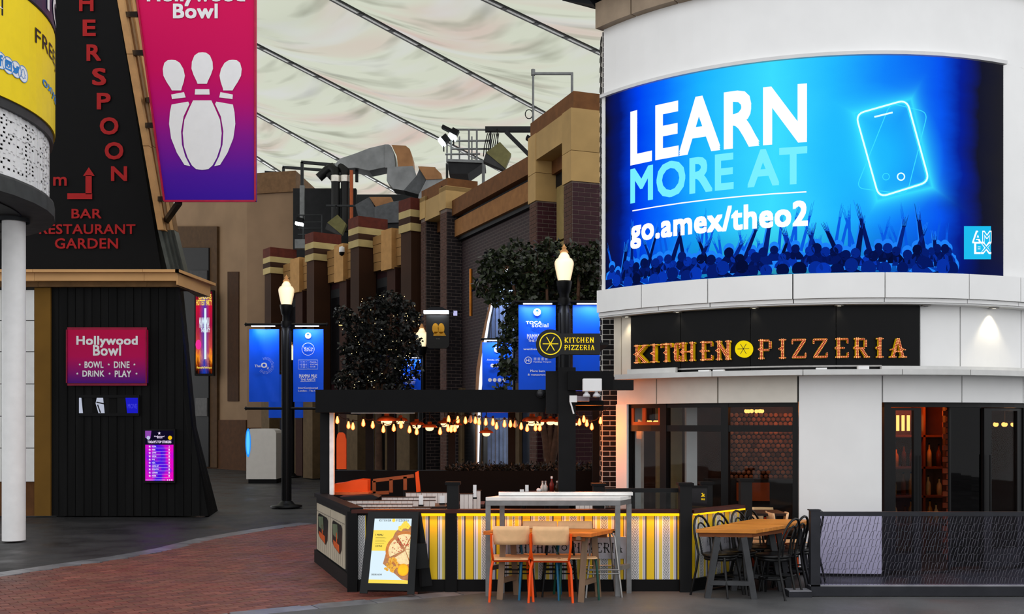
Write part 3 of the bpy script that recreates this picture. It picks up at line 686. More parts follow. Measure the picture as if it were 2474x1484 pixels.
# brick towers
def brick_mat(name, br, mo, sx, sz):                     # distant courses, below a piece-size in the picture
    t = NT(name); v = t.co('UV'); b = t.n.new('ShaderNodeTexBrick'); t.L(v, b.inputs['Vector'])
    b.inputs['Color1'].default_value = lin(br); b.inputs['Color2'].default_value = lin(tuple(c*.75 for c in br)); b.inputs['Mortar'].default_value = lin(mo)
    b.inputs['Scale'].default_value = 1; b.inputs['Brick Width'].default_value = sx; b.inputs['Row Height'].default_value = sz; b.inputs['Mortar Size'].default_value = .011; b.inputs['Mortar Smooth'].default_value = .1
    t.set('Base Color', b.outputs['Color']); t.set('Roughness', .8); return t.mat
bm_street = brick_mat('street_brick', (44,22,26), (66,54,52), .26, .082)
def uvwall(A, B, t0, t1, n, z0, z1, name, par, mat=bm_street):
    p, q = lp(A, B, t0, n), lp(A, B, t1, n); m = MB()
    m.quad(p+V((0,0,z0)), q+V((0,0,z0)), q+V((0,0,z1)), p+V((0,0,z1)), (t0, z0, t1, z1)); return m.build(name, mat, par)
dark_mortar = M('grey_mortar', (120,106,98), .9); redbrick = M('red_glazed_brick', (58,26,34), .55, rand=.3); redbrick2 = M('charcoal_brick', (30,26,28), .55, rand=.3)
towers = []
def tower(name, label, A, B, w1, w2, gap, zt, zb, bmat, par=True):
    tw_ = thing(name, label, 'building', A); d = (B-A).normalized(); k = w1+gap+w2; pr = .45
    wall_box(MB(), A, B, 0, k, -3, -.25, 0, zt-.3).build('core', maroon, tw_)
    for t0, t1, nm in ((0, w1, 'near'), (w1+gap, k, 'far')):
        pr_ = wall_box(MB(), A, B, t0, t1, -.25, pr, 0, zb).build('brick_pier', dark_mortar, tw_)
        fb_, sb = MB(), MB(); hb = .094; j = 0; z = .2
        n_ = V((-d.y, d.x, 0)); e = pr+.25
        while z+hb < zb:                                 # courses on the end face that looks down the street, and on the street face
            x = -(.14 if j % 2 else 0)
            while x < e:
                p, q = max(x, 0)+.008, min(x+.28, e)-.008
                if q-p > .03: wall_box(fb_, A, B, t0-.012, t0+.01, -.25+p, -.25+q, z+.008, z+hb-.008)
                x += .28
            x = t0-(.14 if j % 2 else 0)
            while x < t1:
                p, q = max(x, t0)+.006, min(x+.28, t1)-.006
                if q-p > .03: wall_box(sb, A, B, p, q, pr-.01, pr+.012, z+.007, z+hb-.007)
                x += .28
            z += hb; j += 1
        fb_.build('bricks', bmat, pr_, kind='stuff'); sb.build('bricks', M('brown_street_brick', (72,42,30), .7, rand=.2), pr_, kind='stuff')
        wall_box(MB(), A, B, t0-.03, t1+.02, -.3, pr+.04, zb, zb+.62).build('stone_block', M('tower_stone', (172,140,88), .7, var=.12, sc=1.5, rand=.1), tw_)
        wall_box(MB(), A, B, t0-.03, t1+.02, -.3, pr+.04, zb+.63, zt-.35).build('stone_block', M('tower_stone', (172,140,88)), tw_)
    wall_box(MB(), A, B, w1+.02, w1+gap-.0, -.2, pr+.03, zt-.95, zt-.36).build('lintel', M('tower_stone', (172,140,88)), tw_)
    wall_box(MB(), A, B, -.02, k+.02, -.5, pr-.02, zt-.35, zt).build('parapet', M('brown_parapet', (104,66,34), .8), tw_)
    wall_box(MB(), A, B, w1, w1+gap, -.25, .1, zt-1.25, zt-.95).build('recess_band', M('brown_parapet', (104,66,34)), tw_)
    g0, g1 = w1+gap*.18, w1+gap*.92
    wall_box(MB(), A, B, g0, g1, -.25, .02, zt-2.75, zt-1.55).build('stone_panel', M('panel_stone', (150,130,82), .7, var=.12), tw_)
    wall_box(MB(), A, B, g0, g1, -.25, .02, zt-4.0, zt-2.8).build('stone_panel', M('panel_stone', (150,130,82)), tw_)
    wall_box(MB(), A, B, w1, w1+gap, -.25, .0, zt-1.55, zt-1.25).build('recess_band', soff, tw_)
    ow = wall_box(MB(), A, B, g0, g1, -.25, .03, zt-5.6, zt-4.05).build('window_opening', M('unlit_opening', (14,13,14), .6), tw_)
    c = lp(A, B, g0+.25, .1)+V((0,0,zt-4.1)); MB().lathe([(.001,-.03), (.06,-.03), (.07,.02)], c, 10).build('downlight', E('tower_downlight', (255,252,240), 2), ow)
    wall_box(MB(), A, B, g0, g1, -.25, .05, .3, 2.9).build('shop_window', dark_win, tw_)
    towers.append(tw_); return tw_
TA, TB = V((1.66,21.0,0)), V((.77,23.4,0))
tower('brick_tower', 'nearer brick tower with stone top, right beside the white round building', TA, TB, .42, .42, 1.55, 8.75, 6.9, redbrick)
TC, TD = V((-1.42,28.4,0)), V((-2.42,30.3,0))
tower('brick_tower', 'farther brick tower with stone top, behind the hanging pub sign', TC, TD, .42, .36, 1.05, 8.75, 7.9, redbrick2)
# brick stretch between the towers
mid = thing('brick_hall', 'dark brick wall with brown parapet between the two brick towers', 'building', (-.3, 26, 0))
MA, MBB = lp(TA, TB, 2.4, 0), lp(TC, TD, -.05, 0)
ML = (MBB-MA).length
wall_box(MB(), MA, MBB, 0, ML, -3, -.02, 0, 8.0).build('wall', maroon, mid)
uvwall(MA, MBB, 0, ML, 0, 0, 7.0, 'brick_face', mid)
wall_box(MB(), MA, MBB, 0, ML, -.3, .12, 7.02, 7.12).build('shadow_gap', soff, mid)
wall_box(MB(), MA, MBB, 0, ML, -.3, .22, 7.12, 7.58).build('stone_band', M('band_stone', (140,96,54), .8, var=.15), mid)
wall_box(MB(), MA, MBB, 0, ML, -.3, .1, 7.58, 7.7).build('shadow_gap', soff, mid)
wall_box(MB(), MA, MBB, 0, ML, -.3, .3, 7.7, 8.12).build('parapet', M('brown_parapet', (104,66,34)), mid)
for f in (.1, .33, .56, .8):
    wall_box(MB(), MA, MBB, ML*f, ML*f+.8, -.02, .05, .2, 2.7).build('shop_window', dark_win, mid); wall_box(MB(), MA, MBB, ML*f+.85, ML*f+1.15, -.02, .1, 0, 2.9).build('pilaster', M('pale_pilaster', (92,74,50)), mid)
wall_box(MB(), TC+V((.05,0,0)), TD, 2.0, 4.0, -3, .1, 0, 8.2).build('wall_return', maroon, stb)
# bronze tube lamp on the wall
tl_ = MB().tube([P(1137.5,650,25.8), P(1137.5,764,25.8)], .045, 10).build('tube', M('bronze', (150,90,30), .3, .8), None, at=P(1137,764,25.8)); tag(tl_, 'slim bronze wall tube right of the pub sign, on the dark brick', 'wall light')
# glowing arch behind the tree
ar = thing('lit_arch', 'tall white glowing arch of the entrance half hidden behind the green tree', 'arch', P(1235,1180,24.2))
pts = [(1153,1180), (1155,960), (1160,890), (1168,830), (1178,775), (1190,720), (1204,680), (1222,652), (1246,640), (1270,652), (1288,680), (1302,720), (1314,775), (1324,830), (1332,890), (1337,960), (1339,1180)]
def ribbon(off, Y0, Y1, w):
    m = MB(); c = [V((x, y, 0)) for x, y in pts]
    for a, b in zip(c, c[1:]):
        na = V((1235,900,0))-a; nb_ = V((1235,900,0))-b; na.normalize(); nb_.normalize()
        q = [a+na*off, b+nb_*off, b+nb_*(off+w), a+na*(off+w)]
        m.hexa([P(p.x, p.y, Y0) for p in q]+[P(p.x, p.y, Y1)-V((0,0,0)) for p in q])
    return m
ribbon(-9, 24.3, 24.9, 12).build('outer_frame', M('arch_bronze', (120,84,56), .5), ar)
ribbon(0, 24.1, 24.3, 9).build('light_band', E('arch_white', (232,240,255), 1.6), ar)
ribbon(12, 24.4, 24.9, 6).build('inner_frame', M('arch_grey', (70,74,84), .5), ar)
sl = M('arch_slat', (150,170,205), .5); 
for i in range(13):
    x = 1178+i*9.5; yt = 905-math.sqrt(max(0, 1-((x-1235)/82)**2))*225
    MB().pp([(x,1180),(x+8,1180),(x+8,yt),(x,yt)], 24.95, .06).build('back_slat', sl, ar)
lamp('AREA', 'arch_glow', P(1235,690,24.6), 30, (200,215,255), .8, ar, (0,0,0))
# ================================================================ STONE BUILDING AT THE STREET'S END
stn = thing('stone_building', 'tall beige stone building at the far end of the street, behind the left lamp post', 'building', (-11,42,0))
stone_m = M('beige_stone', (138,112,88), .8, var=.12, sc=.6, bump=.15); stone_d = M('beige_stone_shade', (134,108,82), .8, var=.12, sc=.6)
K0 = V((XX(597,42),42,0)); K1 = V((XX(716,41.5),41.5,0)); K2 = K0+V((-.97,1,0))*9.5
def nseg(A, B, t0, t1, n0, n1, z0, z1): return wall_box(MB(), A, B, t0, t1, n0, n1, z0, z1)
LR = (K1-K0).length; LL = (K2-K0).length
def hx(q, z0, z1): return MB().hexa([p+V((0,0,z0)) for p in q]+[p+V((0,0,z1)) for p in q])
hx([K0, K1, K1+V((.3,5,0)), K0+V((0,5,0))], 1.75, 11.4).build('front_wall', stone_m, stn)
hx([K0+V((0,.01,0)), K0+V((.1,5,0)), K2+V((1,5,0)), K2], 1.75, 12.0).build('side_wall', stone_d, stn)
hx([K0+V((.02,-.1,0)), K1+V((0,-.12,0)), K1+V((.3,5,0)), K0+V((.1,5,0))], 11.4, 12.25).build('parapet', M('brown_parapet2', (112,84,58), .8), stn)
hx([K0+V((0,-.06,0)), K1+V((0,-.06,0)), K1+V((0,4,0)), K0+V((0,4,0))], 0, 1.75).build('plinth', M('brown_plinth', (72,44,22), .8), stn)
dS = (K2-K0).normalized(); nS = V((-dS.y, dS.x, 0)); nS = nS if nS.y < 0 else -nS
def side_rect(name, x0, x1, y0, y1, out, mat, par=stn):
    def pt(x, y):
        u = (x-CX)/F; t = (K0.x-K0.y*u)/(u*dS.y-dS.x); p = K0+dS*t; return V((p.x, p.y, ZZ(y, p.y)))
    q = [pt(x0,y1), pt(x1,y1), pt(x1,y0), pt(x0,y0)]
    return MB().prism([p+nS*out for p in q], -nS*(abs(out)+.2)).build(name, mat, par)
side_rect('plinth', 390, 597, 1015, 1140, .06, M('brown_plinth', (72,44,22)))
side_rect('door_surround', 405, 530, 548, 1130, .12, M('surround_brown', (72,50,28), .8))
side_rect('opening', 400, 513, 600, 1128, .18, M('unlit_opening', (14,13,14)))
side_rect('wall_recess', 551, 578, 657, 970, .03, M('recess_brown', (58,34,14), .8))
side_rect('fascia_panel', 470, 512, 655, 703, .24, M('dull_grey_panel', (52,50,50), .7))
side_rect('notice', 484, 512, 962, 1006, .24, M('grey_notice', (84,82,82), .7))
# lit poster
ps = thing('lit_poster', 'bright illuminated party poster LONDONS HOTTEST PARTY in the doorway of the beige building', 'poster', P(494,905,43))
YP = 43.0
MB().rect(470,701,516,908,YP,.25).build('light_box', black, ps)
def poster_mat():
    t = NT('poster_picture'); uv = t.xyz(t.co('UV')); n = t.noise(t.co('UV'), 9, 4)
    c = t.ramp(t.math('ADD', uv[1], t.math('MULTIPLY', t.math('SUBTRACT', n, .5), .35)), [(0, lin((20,8,6))), (.1, lin((120,40,8))), (.2, lin((235,140,30))), (.3, lin((190,70,60))), (.6, lin((150,20,60))), (.8, lin((190,20,50))), (1, lin((70,8,24)))])
    g = t.math('ABSOLUTE', t.math('SUBTRACT', uv[0], .52)); c = t.mix(t.map(g, .0, .32, .9, 0), c, lin((20,60,170)))
    e = t.n.new('ShaderNodeEmission'); t.L(c, e.inputs[0]); e.inputs[1].default_value = 1.1; t.L(e.outputs[0], t.out.inputs[0]); return t.mat
MB().quad(P(473,903,YP-.01), P(513,903,YP-.01), P(513,704,YP-.01), P(473,704,YP-.01), (0,0,1,1)).build('picture', poster_mat(), ps)
fl = flat(YP, .03); pw = MB(); text(pw, "LONDON'S", fl, 481,711,511,723,.03); text(pw, 'HOTTEST PARTY', fl, 475,725,512,738,.03); text(pw, 'MammaMiaTheParty.co', fl, 476,886,512,892,.02); pw.build('yellow_lettering', E('poster_yellow', (255,225,90)), ps)
pw = MB(); text(pw, 'MAMMA MIA!', fl, 482,768,506,792,.03); text(pw, 'THE PARTY', fl, 486,784+10,508,803,.03); line(pw, fl, 496.5,745,496.5,868,5); pw.build('white_lettering', E('poster_white', (225,245,255)), ps)
pw = MB(); disc(pw, fl, 480, 833, 7, 12); pw.build('pink_badge', E('poster_pink', (240,50,150)), ps)
# information kiosk
kio = thing('information_kiosk', 'white rounded kiosk with a glowing blue oval on its side, beyond the left lamp post', 'kiosk', (XX(630,33),33,0))
kp = [(595,1158),(667,1158),(667,1047),(664,1040),(656,1036),(606,1036),(598,1040),(595,1050)]
MB().pp(kp, 33, .9).build('body', M('kiosk_white', (225,220,212), .45, var=.03), kio); MB().rect(600,1158,668,1168,33.05,.8).build('plinth', black, kio)
ov = MB(); disc(ov, flat(33,.006), 599.5, 1070, 6.5, 35, 24); ov.build('oval_rim', E('kiosk_blue', (40,150,255)), kio)
ov = MB(); disc(ov, flat(33,.012), 599.5, 1070, 4, 29, 24); ov.build('oval_face', E('kiosk_cyan', (90,200,255), 1.1), kio)
# dark shop fronts and planters at the street end
sf_ = thing('shopfront', 'unlit dark blue shop front at street level left of the terrace', 'shop front', (XX(720,38),38,0))
MB().rect(668,1168,700,1012,38.6,.2).build('frame', M('maroon_frame', (40,12,22), .7), sf_)
for x in (676, 706, 738, 768): MB().rect(x,1160,x+26,1015,38.5,.1).build('window_pane', M('navy_glass', (10,10,34), .2), sf_)
MB().rect(668,1166,800,1150,38.45,.1).build('sill', black, sf_)
# wall lamps with warm beams on the striped building
for i, (x, y) in enumerate(((823,782), (1010,770))):
    Y = 32.6 if i == 0 else 30.2
    d = thing('wall_lamp', ['small wall lamp throwing a warm beam down a pillar, left of the lit tree', 'small wall lamp on the pillar behind the tree with fairy lights'][i], 'light', P(x,y,Y), 'warm wall lamps on the banded pillars')
    MB().cbox(P(x,y,Y), .12, .2, .1).build('housing', blackmetal, d); MB().cbox(P(x,y+3,Y), .1, .12, .03).build('lens', E('warm_lens', (255,190,110), 4), d)
    lamp('SPOT', 'beam', P(x,y+4,Y), 26, (255,170,80), .03, d, (0,0,0), .7)
# ================================================================ ROOFTOP PLANT
duct_m = galv; duct_b = M('rusty_duct', (150,108,72), .6, .3, var=.25, sc=1.5); dk = M('plant_dark', (30,31,33), .7)
pl = thing('plant_screen', 'dark grey plant enclosure on the roof behind the banded pillars', 'roof plant', P(800,600,40))
MB().rect(708,640,1075,470,42,.5).build('panel', M('plant_panel', (48,50,52), .7, var=.3, sc=.6), pl); MB().rect(708,625,860,455,40.5,.3).build('panel', dk, pl); MB().rect(860,640,1000,545,40.3,.3).build('panel', M('plant_panel2', (58,60,62), .6, .3), pl); MB().rect(1000,545,1075,480,38,.3).build('panel', M('plant_panel2', (58,60,62)), pl)
du = thing('air_duct', 'long silver duct rising to a big curved elbow above the roof', 'duct', P(930,420,39))
top = [(808,398),(822,383),(858,371),(892,358),(930,349)]; bot = [(808,412),(822,408),(858,405),(892,412),(930,404)]
for (a, c), (b, d_) in zip(zip(top, bot), zip(top[1:], bot[1:])): MB().pp([c, d_, b, a], 39.2, 1.0).build('duct_section', duct_m, du)
def elbow(x0, y0, x1, y1, Y, th, name, par, m):
    q = [(x0,y1), (x0,y0)]+[(x0+(x1-x0)*(.35+.65*math.sin(k*math.pi/12)), y0+(y1-y0)*(1-math.cos(k*math.pi/12))) for k in range(7)]
    return MB().pp(q, Y, th).build(name, m, par)
elbow(930,349,955,405,39.1,1.05,'elbow_side',du,duct_m)
cv = [(931,349),(946,350),(958,355),(966,365),(972,385),(973,404)]
def sheet(a_pts, dx, dy, Y, Y2, name, par, m):
    mb = MB(); n = len(a_pts)
    mb.add([P(x,y,Y) for x, y in a_pts]+[P(x,y,Y)+V((.55,Y2-Y,0)) for x, y in a_pts], [(i,i+1,n+i+1,n+i) for i in range(n-1)], 0, True); return mb.build(name, m, par)
MB().pp([(946,350),(980,352),(990,360),(996,380),(998,402),(962,406),(958,375)], 38.9, .8).build('elbow_top', duct_b, du)
d2 = thing('air_duct', 'lower silver duct bending down with a rusty elbow, beside the lighting platform', 'duct', P(1000,460,38))
MB().pp([(936,404),(998,401),(1006,425),(975,460),(950,456),(934,436)], 38.4, .8).build('duct_section', duct_m, d2)
MB().pp([(975,460),(1006,425),(1016,402),(1052,404),(1030,432),(1012,470)], 38.2, .8).build('duct_section', M('galv_dark', (74,76,78), .45, .5, var=.2), d2)
MB().pp([(1010,402),(1050,404),(1066,420),(1068,432),(1030,434)], 38.0, .9).build('elbow_top', duct_b, d2)
MB().pp([(1012,470),(1030,434),(1074,432),(1082,480),(1050,520),(1006,500)], 38.05, .8).build('duct_section', galv, d2)
d3 = thing('air_duct', 'low grey duct with a tan sloping top just above the banded pillars', 'duct', P(910,500,37))
MB().pp([(858,495),(892,476),(905,500),(905,540),(870,540)], 37.2, .8).build('duct_section', M('galv_dark', (74,76,78)), d3); MB().pp([(892,476),(945,476),(950,487),(908,500)], 37.1, .8).build('duct_top', duct_b, d3); MB().pp([(905,500),(950,487),(1000,480),(1002,536),(905,540)], 37.0, .8).build('duct_section', M('galv_dark', (74,76,78)), d3)
def frame_thing(label, segs_, Y, w, name='steel_frame', cat='frame', m=None):
    t = thing(name, label, cat, P(segs_[0][0], segs_[0][1], Y))
    for x0, y0, x1, y1 in segs_: MB().bar(P(x0,y0,Y), P(x1,y1,Y), w).build('beam', m or M('frame_grey', (44,46,48), .6), t)
    return t
frame_thing('nearest of the three dark goalpost frames on the roof, over the twin pipes', [(730,392,730,470), (728,392,866,404), (862,404,862,440)], 39.6, .11)
frame_thing('middle dark goalpost frame on the roof, partly behind the nearest', [(685,405,685,430), (683,404,790,412)], 41.6, .1)
frame_thing('low dark frame at the left end of the roof plant', [(640,418,640,440), (640,416,700,420)], 43, .1)
pi_ = thing('vent_pipes', 'pair of black lagged pipes with silver collars on the roof', 'pipes', P(815,560,39))
for x in (806, 829):
    p_ = MB().tube([P(x-36,430,39.4), P(x-12,408,39.4), P(x-4,404,39.3), P(x+4,412,39.2), P(x+5,432,39.2), P(x+5,560,39.2)], .17, 10).build('pipe', M('lagged_black', (22,22,22), .5), pi_)
    MB().tube([P(x+5,425,39.2), P(x+5,440,39.2)], .19, 12).build('collar', M('pipe_silver', (210,205,195), .3, .5), p_)
MB().tube([P(849,412,39), P(849,500,39), P(849,570,39)], .07, 8).build('copper_pipe', M('copper_pipe', (160,80,44), .5, .3), pi_)
# roof-top lighting platform and its rails
pf = thing('lighting_platform', 'railed steel platform with floodlights on the roof above the brick hall', 'platform', P(1130,385,29))
YF = 29.0
rst = M('rail_steel', (110,112,112), .5, .4)
for x in (1090, 1133, 1152, 1185): MB().tube([P(x,390,YF), P(x,313,YF)], .03, 6).build('rail_post', rst, pf)
for y0, y1, x0, x1 in ((313,314,1090,1215), (341,340,1090,1185), (360,360,1090,1185), (373,372,1076,1160)): MB().tube([P(x0,y0,YF), P(x1,y1,YF)], .028, 6).build('rail', rst, pf)
for x in (1080, 1110, 1140): MB().tube([P(x,388,YF+.9), P(x,330,YF+.9)], .025, 6).build('rail_post', rst, pf)
MB().pp([(1078,384),(1172,387),(1172,394),(1078,390)], YF-.05, 1.2).build('deck_edge', M('rail_steel', (110,112,112)), pf); MB().pp([(1082,392),(1168,394),(1130,420),(1085,420)], YF, 1.0).build('underframe', dk, pf)
MB().rect(1172,316,1300,305,YF-.3,.2).bar(P(1222,318,YF-.3), P(1284,380,YF-.3), .1).build('boom', dk, pf); MB().tube([P(1080,395,YF-.1), P(1080,455,YF-.1)], .04, 6).tube([P(1168,390,YF), P(1168,450,YF)], .05, 6).build('leg', M('rail_steel', (110,112,112)), pf)
cbx = MB()
for k in range(7): cbx.tube([P(1178+k*4.5,322,YF-.2), P(1170+k*5,355,YF-.1), P(1168+k*6,378,YF-.1)], .014, 5)
cbx.build('hanging_cables', black, pf)
def flood(x, y, Y, ang, lab, n=0):
    t = thing('floodlight', lab, 'floodlight', P(x,y,Y)); c = P(x,y,Y); d = V((math.cos(ang), 0, math.sin(ang)))
    MB().bar(c-d*.02, c+d*.16, .24, .2).build('housing', black, t); MB().bar(c-d*.02, c-d*.12, .28, .22).build('lamp_face', E('flood_white', (240,255,255), 5), t); MB().tube([c, c+V((0,.05,-.3))], .02, 6).build('bracket', blackmetal, t)
flood(1072,340,28.9,math.radians(40),'left floodlight of the lit pair on the platform'); flood(1096,326,28.8,math.radians(62),'right and higher floodlight of the lit pair on the platform'); flood(724,537,38.5,math.radians(80),'lit floodlight by the beige building, left end of the roof')
for x, y, Y, lab in ((1082,313,29,'unlit black floodlight perched above the platform lights'), (1288,340,24.4,'black flat floodlight on a pole by the near brick tower'), (1080,461,28.6,'black flat floodlight below the platform')):
    t = thing('floodlight', lab, 'floodlight', P(x,y,Y)); c = P(x,y,Y); MB().bar(c+V((-.16,0,.08)), c+V((.16,0,-.08)), .2, .09).build('housing', black, t); MB().bar(c+V((-.15,0,.03)), c+V((.15,0,-.13)), .17, .02).build('lens', M('flood_glass', (60,62,64), .1), t)
def speaker(x, y, Y, r, lab):
    t = thing('speaker_box', lab, 'speaker', P(x,y,Y)); MB().pp([(x-r*.9,y-.3*r),(x+.15*r,y-1.1*r),(x+r,y-.2*r),(x+.55*r,y+.9*r)], Y, .3).build('front', M('olive_box', (104,100,62), .7), t); MB().pp([(x-r*.9,y-.3*r),(x+.55*r,y+.9*r),(x+.4*r,y+1.0*r),(x-r*1.1,y+.35*r)], Y+.02, .3).build('underside', M('box_grey', (52,52,52), .7), t)
    MB().tube([P(x,y-r,Y+.15), P(x-2,y-r*2.15,Y+.75)], .015, 5).build('hanger', black, t)
speaker(1203,378,28,32,'tilted olive speaker box hanging from the roof boom'); speaker(812,545,37,24,'tilted olive speaker box above the left banded pillars')
gp = thing('camera_gantry', 'tall thin steel pole with a crossbar on the roof beside the near brick tower', 'pole', P(1288,340,24.6))
MB().tube([P(1288,402,24.6), P(1288,172,24.6)], .026, 8).build('pole', M('rail_steel', (110,112,112)), gp); MB().bar(P(1286,178,24.6), P(1384,178,24.6), .055).build('crossbar', M('rail_steel', (110,112,112)), gp); MB().bar(P(1382,176,24.6), P(1382,235,24.6), .06).build('downpost', M('rail_steel', (110,112,112)), gp); MB().lathe([(.05,-.07),(.05,.07)], P(1288,175,24.6), 10).build('cap', M('rail_steel', (110,112,112)), gp)
MB().tube([P(1278+9*math.cos(a), 276+11*math.sin(a), 24.6) for a in [k*math.pi/8 for k in range(17)]], .012, 5).build('cable_coil', black, gp)
lr = thing('roof_ladder', 'caged roof ladder by the beige building', 'ladder', P(760,600,38.8))
m = MB()
for x in (733, 778): m.tube([P(x,600,38.8), P(x,520,38.8)], .03, 6)
for y in (520, 537, 552, 567): m.tube([P(720,y,38.8), P(779,y,38.8)], .025, 6)
m.build('rails', M('frame_grey', (44,46,48)), lr)
MB().rect(724,530,735,448,39.3,.12).build('post', M('rail_steel', (110,112,112)), lr); MB().rect(712,600,745,578,38.7,.3).build('unit', M('rail_steel', (110,112,112)), lr)
dc = thing('dome_camera', 'white dome camera on the cornice between the banded pillars', 'camera', P(826,605,34.3))
MB().lathe([(.001,.16),(.09,.12),(.1,0),(.1,-.05)], P(826,606,34.3), 12).build('housing', white_paint, dc); MB().lathe([(.095,-.05),(.08,-.14),(.001,-.18)], P(826,606,34.3), 12).build('dome', black, dc); MB().bar(P(826,597,34.3), P(838,597,34.4), .06).build('arm', white_paint, dc)

frame_thing('slim dark bar on a post above the left banded pillars, carrying a tilted box', [(788,497,906,498), (880,498,880,600), (812,497,812,505)], 37.7, .07)
MB().rect(870,570,1000,536,37.1,.7).build('duct_curb', dk, d3)
MB().tube([P(1080,470,28.6), P(1080,395,28.9)], .03, 6).build('hanger', blackmetal, pf)
MB().tube([P(1288,340,24.4), P(1288,345,24.6)], .03, 6).build('lamp_arm', blackmetal, gp)
# ================================================================ LEFT: ROUND SIGN DRUM ON ITS COLUMN
NC = (-10.6, 15.5); NR = 3.3
def np_(a, r, z): return V((NC[0]+r*math.sin(a), NC[1]-r*math.cos(a), z))
def na_(x, r=NR):
    u = (x-CX)/F; A = u*u+1; B = -2*(u*NC[0]+NC[1]); C = NC[0]**2+NC[1]**2-r*r; D = B*B-4*A*C
    Y = (-B-math.sqrt(max(D, 0)))/(2*A); return math.atan2(u*Y-NC[0], NC[1]-Y)
def nz_(x, y, r=NR): return ZZ(y, np_(na_(x, r), r, 0).y)
nA0, nA1 = na_(137)+.55, na_(137)-1.7
def narc(mb, a0, a1, r0, r1, z0, z1, m=0):
    n = max(1, int(abs(a1-a0)/.07)+1); vs = []
    for i in range(n+1):
        a = a0+(a1-a0)*i/n; vs += [np_(a, r0, z0), np_(a, r1, z0), np_(a, r1, z1), np_(a, r0, z1)]
    return mb.add(vs, [(4*i+k, 4*i+(k+1) % 4, 4*i+4+(k+1) % 4, 4*i+4+k) for i in range(n) for k in range(4)]+[(0,1,2,3), (4*n+3, 4*n+2, 4*n+1, 4*n)], m)
drum = thing('round_sign_drum', 'raised round sign drum with yellow and navy advertising over a pierced white screen', 'sign', (NC[0], NC[1], 5.3))
narc(MB(), nA1, nA0, NR-.1, NR, 6.66, 8.32).build('yellow_sign', M('sign_yellow_vinyl', (245,214,8), .4, var=.03), drum)
narc(MB(), nA1, nA0, NR-.1, NR, 8.33, 10.5).build('navy_sign', M('sign_navy_vinyl', (34,32,66), .4, var=.05), drum)
narc(MB(), nA1, nA0, NR-.25, NR-.03, 6.52, 6.66).build('lower_rim', M('rim_dark', (50,50,52), .5), drum)
narc(MB(), nA1, nA0, NR-.02, NR+.012, 8.3, 8.335).build('band_edge', black, drum)
narc(MB(), nA1, nA0, NR-.3, NR-.28, 5.55, 6.55).build('screen_backing', M('backing_grey', (60,60,60), .8), drum)
# pierced white panels: each panel a sheet with rows of small slots
r3 = random.Random(5); pa = [nA0-.02-.21*i for i in range(12)]
for a, b in zip(pa, pa[1:]):
    nx, nz = 12, 30; m = MB(); z0, z1 = 5.56, 6.52
    for j in range(nz):
        j0 = r3.randrange(1, nx-4)
        for i in range(nx):
            hole = j % 2 == 1 and 1 < j < nz-1 and j0 <= i < j0+6 and (i-j0) % 2 == 0
            if hole: continue
            p, q = a+(b-a)*(i/nx+(.004 if i == 0 else 0)), a+(b-a)*(i+1)/nx
            zz0, zz1 = z0+(z1-z0)*j/nz, z0+(z1-z0)*(j+1)/nz
            m.add([np_(p, NR-.1, zz0), np_(q, NR-.1, zz0), np_(q, NR-.1, zz1), np_(p, NR-.1, zz1)], [(0,1,2,3)])
    o = m.build('pierced_panel', white_paint, drum); sd = o.modifiers.new('sheet', 'SOLIDIFY'); sd.thickness = .012
m = MB(); n = 40
m.add([np_(2*math.pi*i/n, r, z) for r, z in ((NR-.02, 5.54), (NR, 5.5), (NR, 5.28), (.3, 5.27)) for i in range(n)], [(k*n+i, k*n+(i+1) % n, (k+1)*n+(i+1) % n, (k+1)*n+i) for k in range(3) for i in range(n)])
m.build('soffit', M('soffit_grey', (62,64,64), .7), drum)
for r in (2.8, 2.3, 1.8): narc(MB(), 0, 6.28, r, r+.015, 5.258, 5.275).build('soffit_joint', black, drum)
nf = lambda l: (lambda a, z: np_(a, NR+l, z))
m = MB(); text(m, 'FREEJUMPING', nf(.01), na_(84), 7.98, na_(84)+1.0, 7.67, .0); m.build('black_lettering', black_ink, drum)
m = MB(); text(m, 'oxygenfreejumping.co.uk', nf(.01), na_(102), 7.34, na_(102)+1.5, 7.14, .01); m.build('blue_lettering', M('sign_blue', (30,130,210), .4), drum)
m = MB(); text(m, 'YOUR', nf(.012), na_(102), 8.86, na_(102)+.75, 8.46, .02); m.build('white_lettering', white_ink, drum)
m = MB(); q = [np_(na_(7)-.5*t, NR+.006, z) for t, z in ((0, 7.83), (1, 7.83), (1, 8.4), (0, 8.4))]; m.add(q, [(0,1,2,3)]); m.build('black_label', black_ink, drum)
m = MB(); text(m, 'UK', nf(.012), na_(6)-.3, 8.08, na_(6), 7.92, .01); text(m, 'YOU', nf(.012), na_(6)-.4, 8.26, na_(6), 8.12, .01); m.build('label_lettering', white_ink, drum)
ic, ib = MB(), MB()
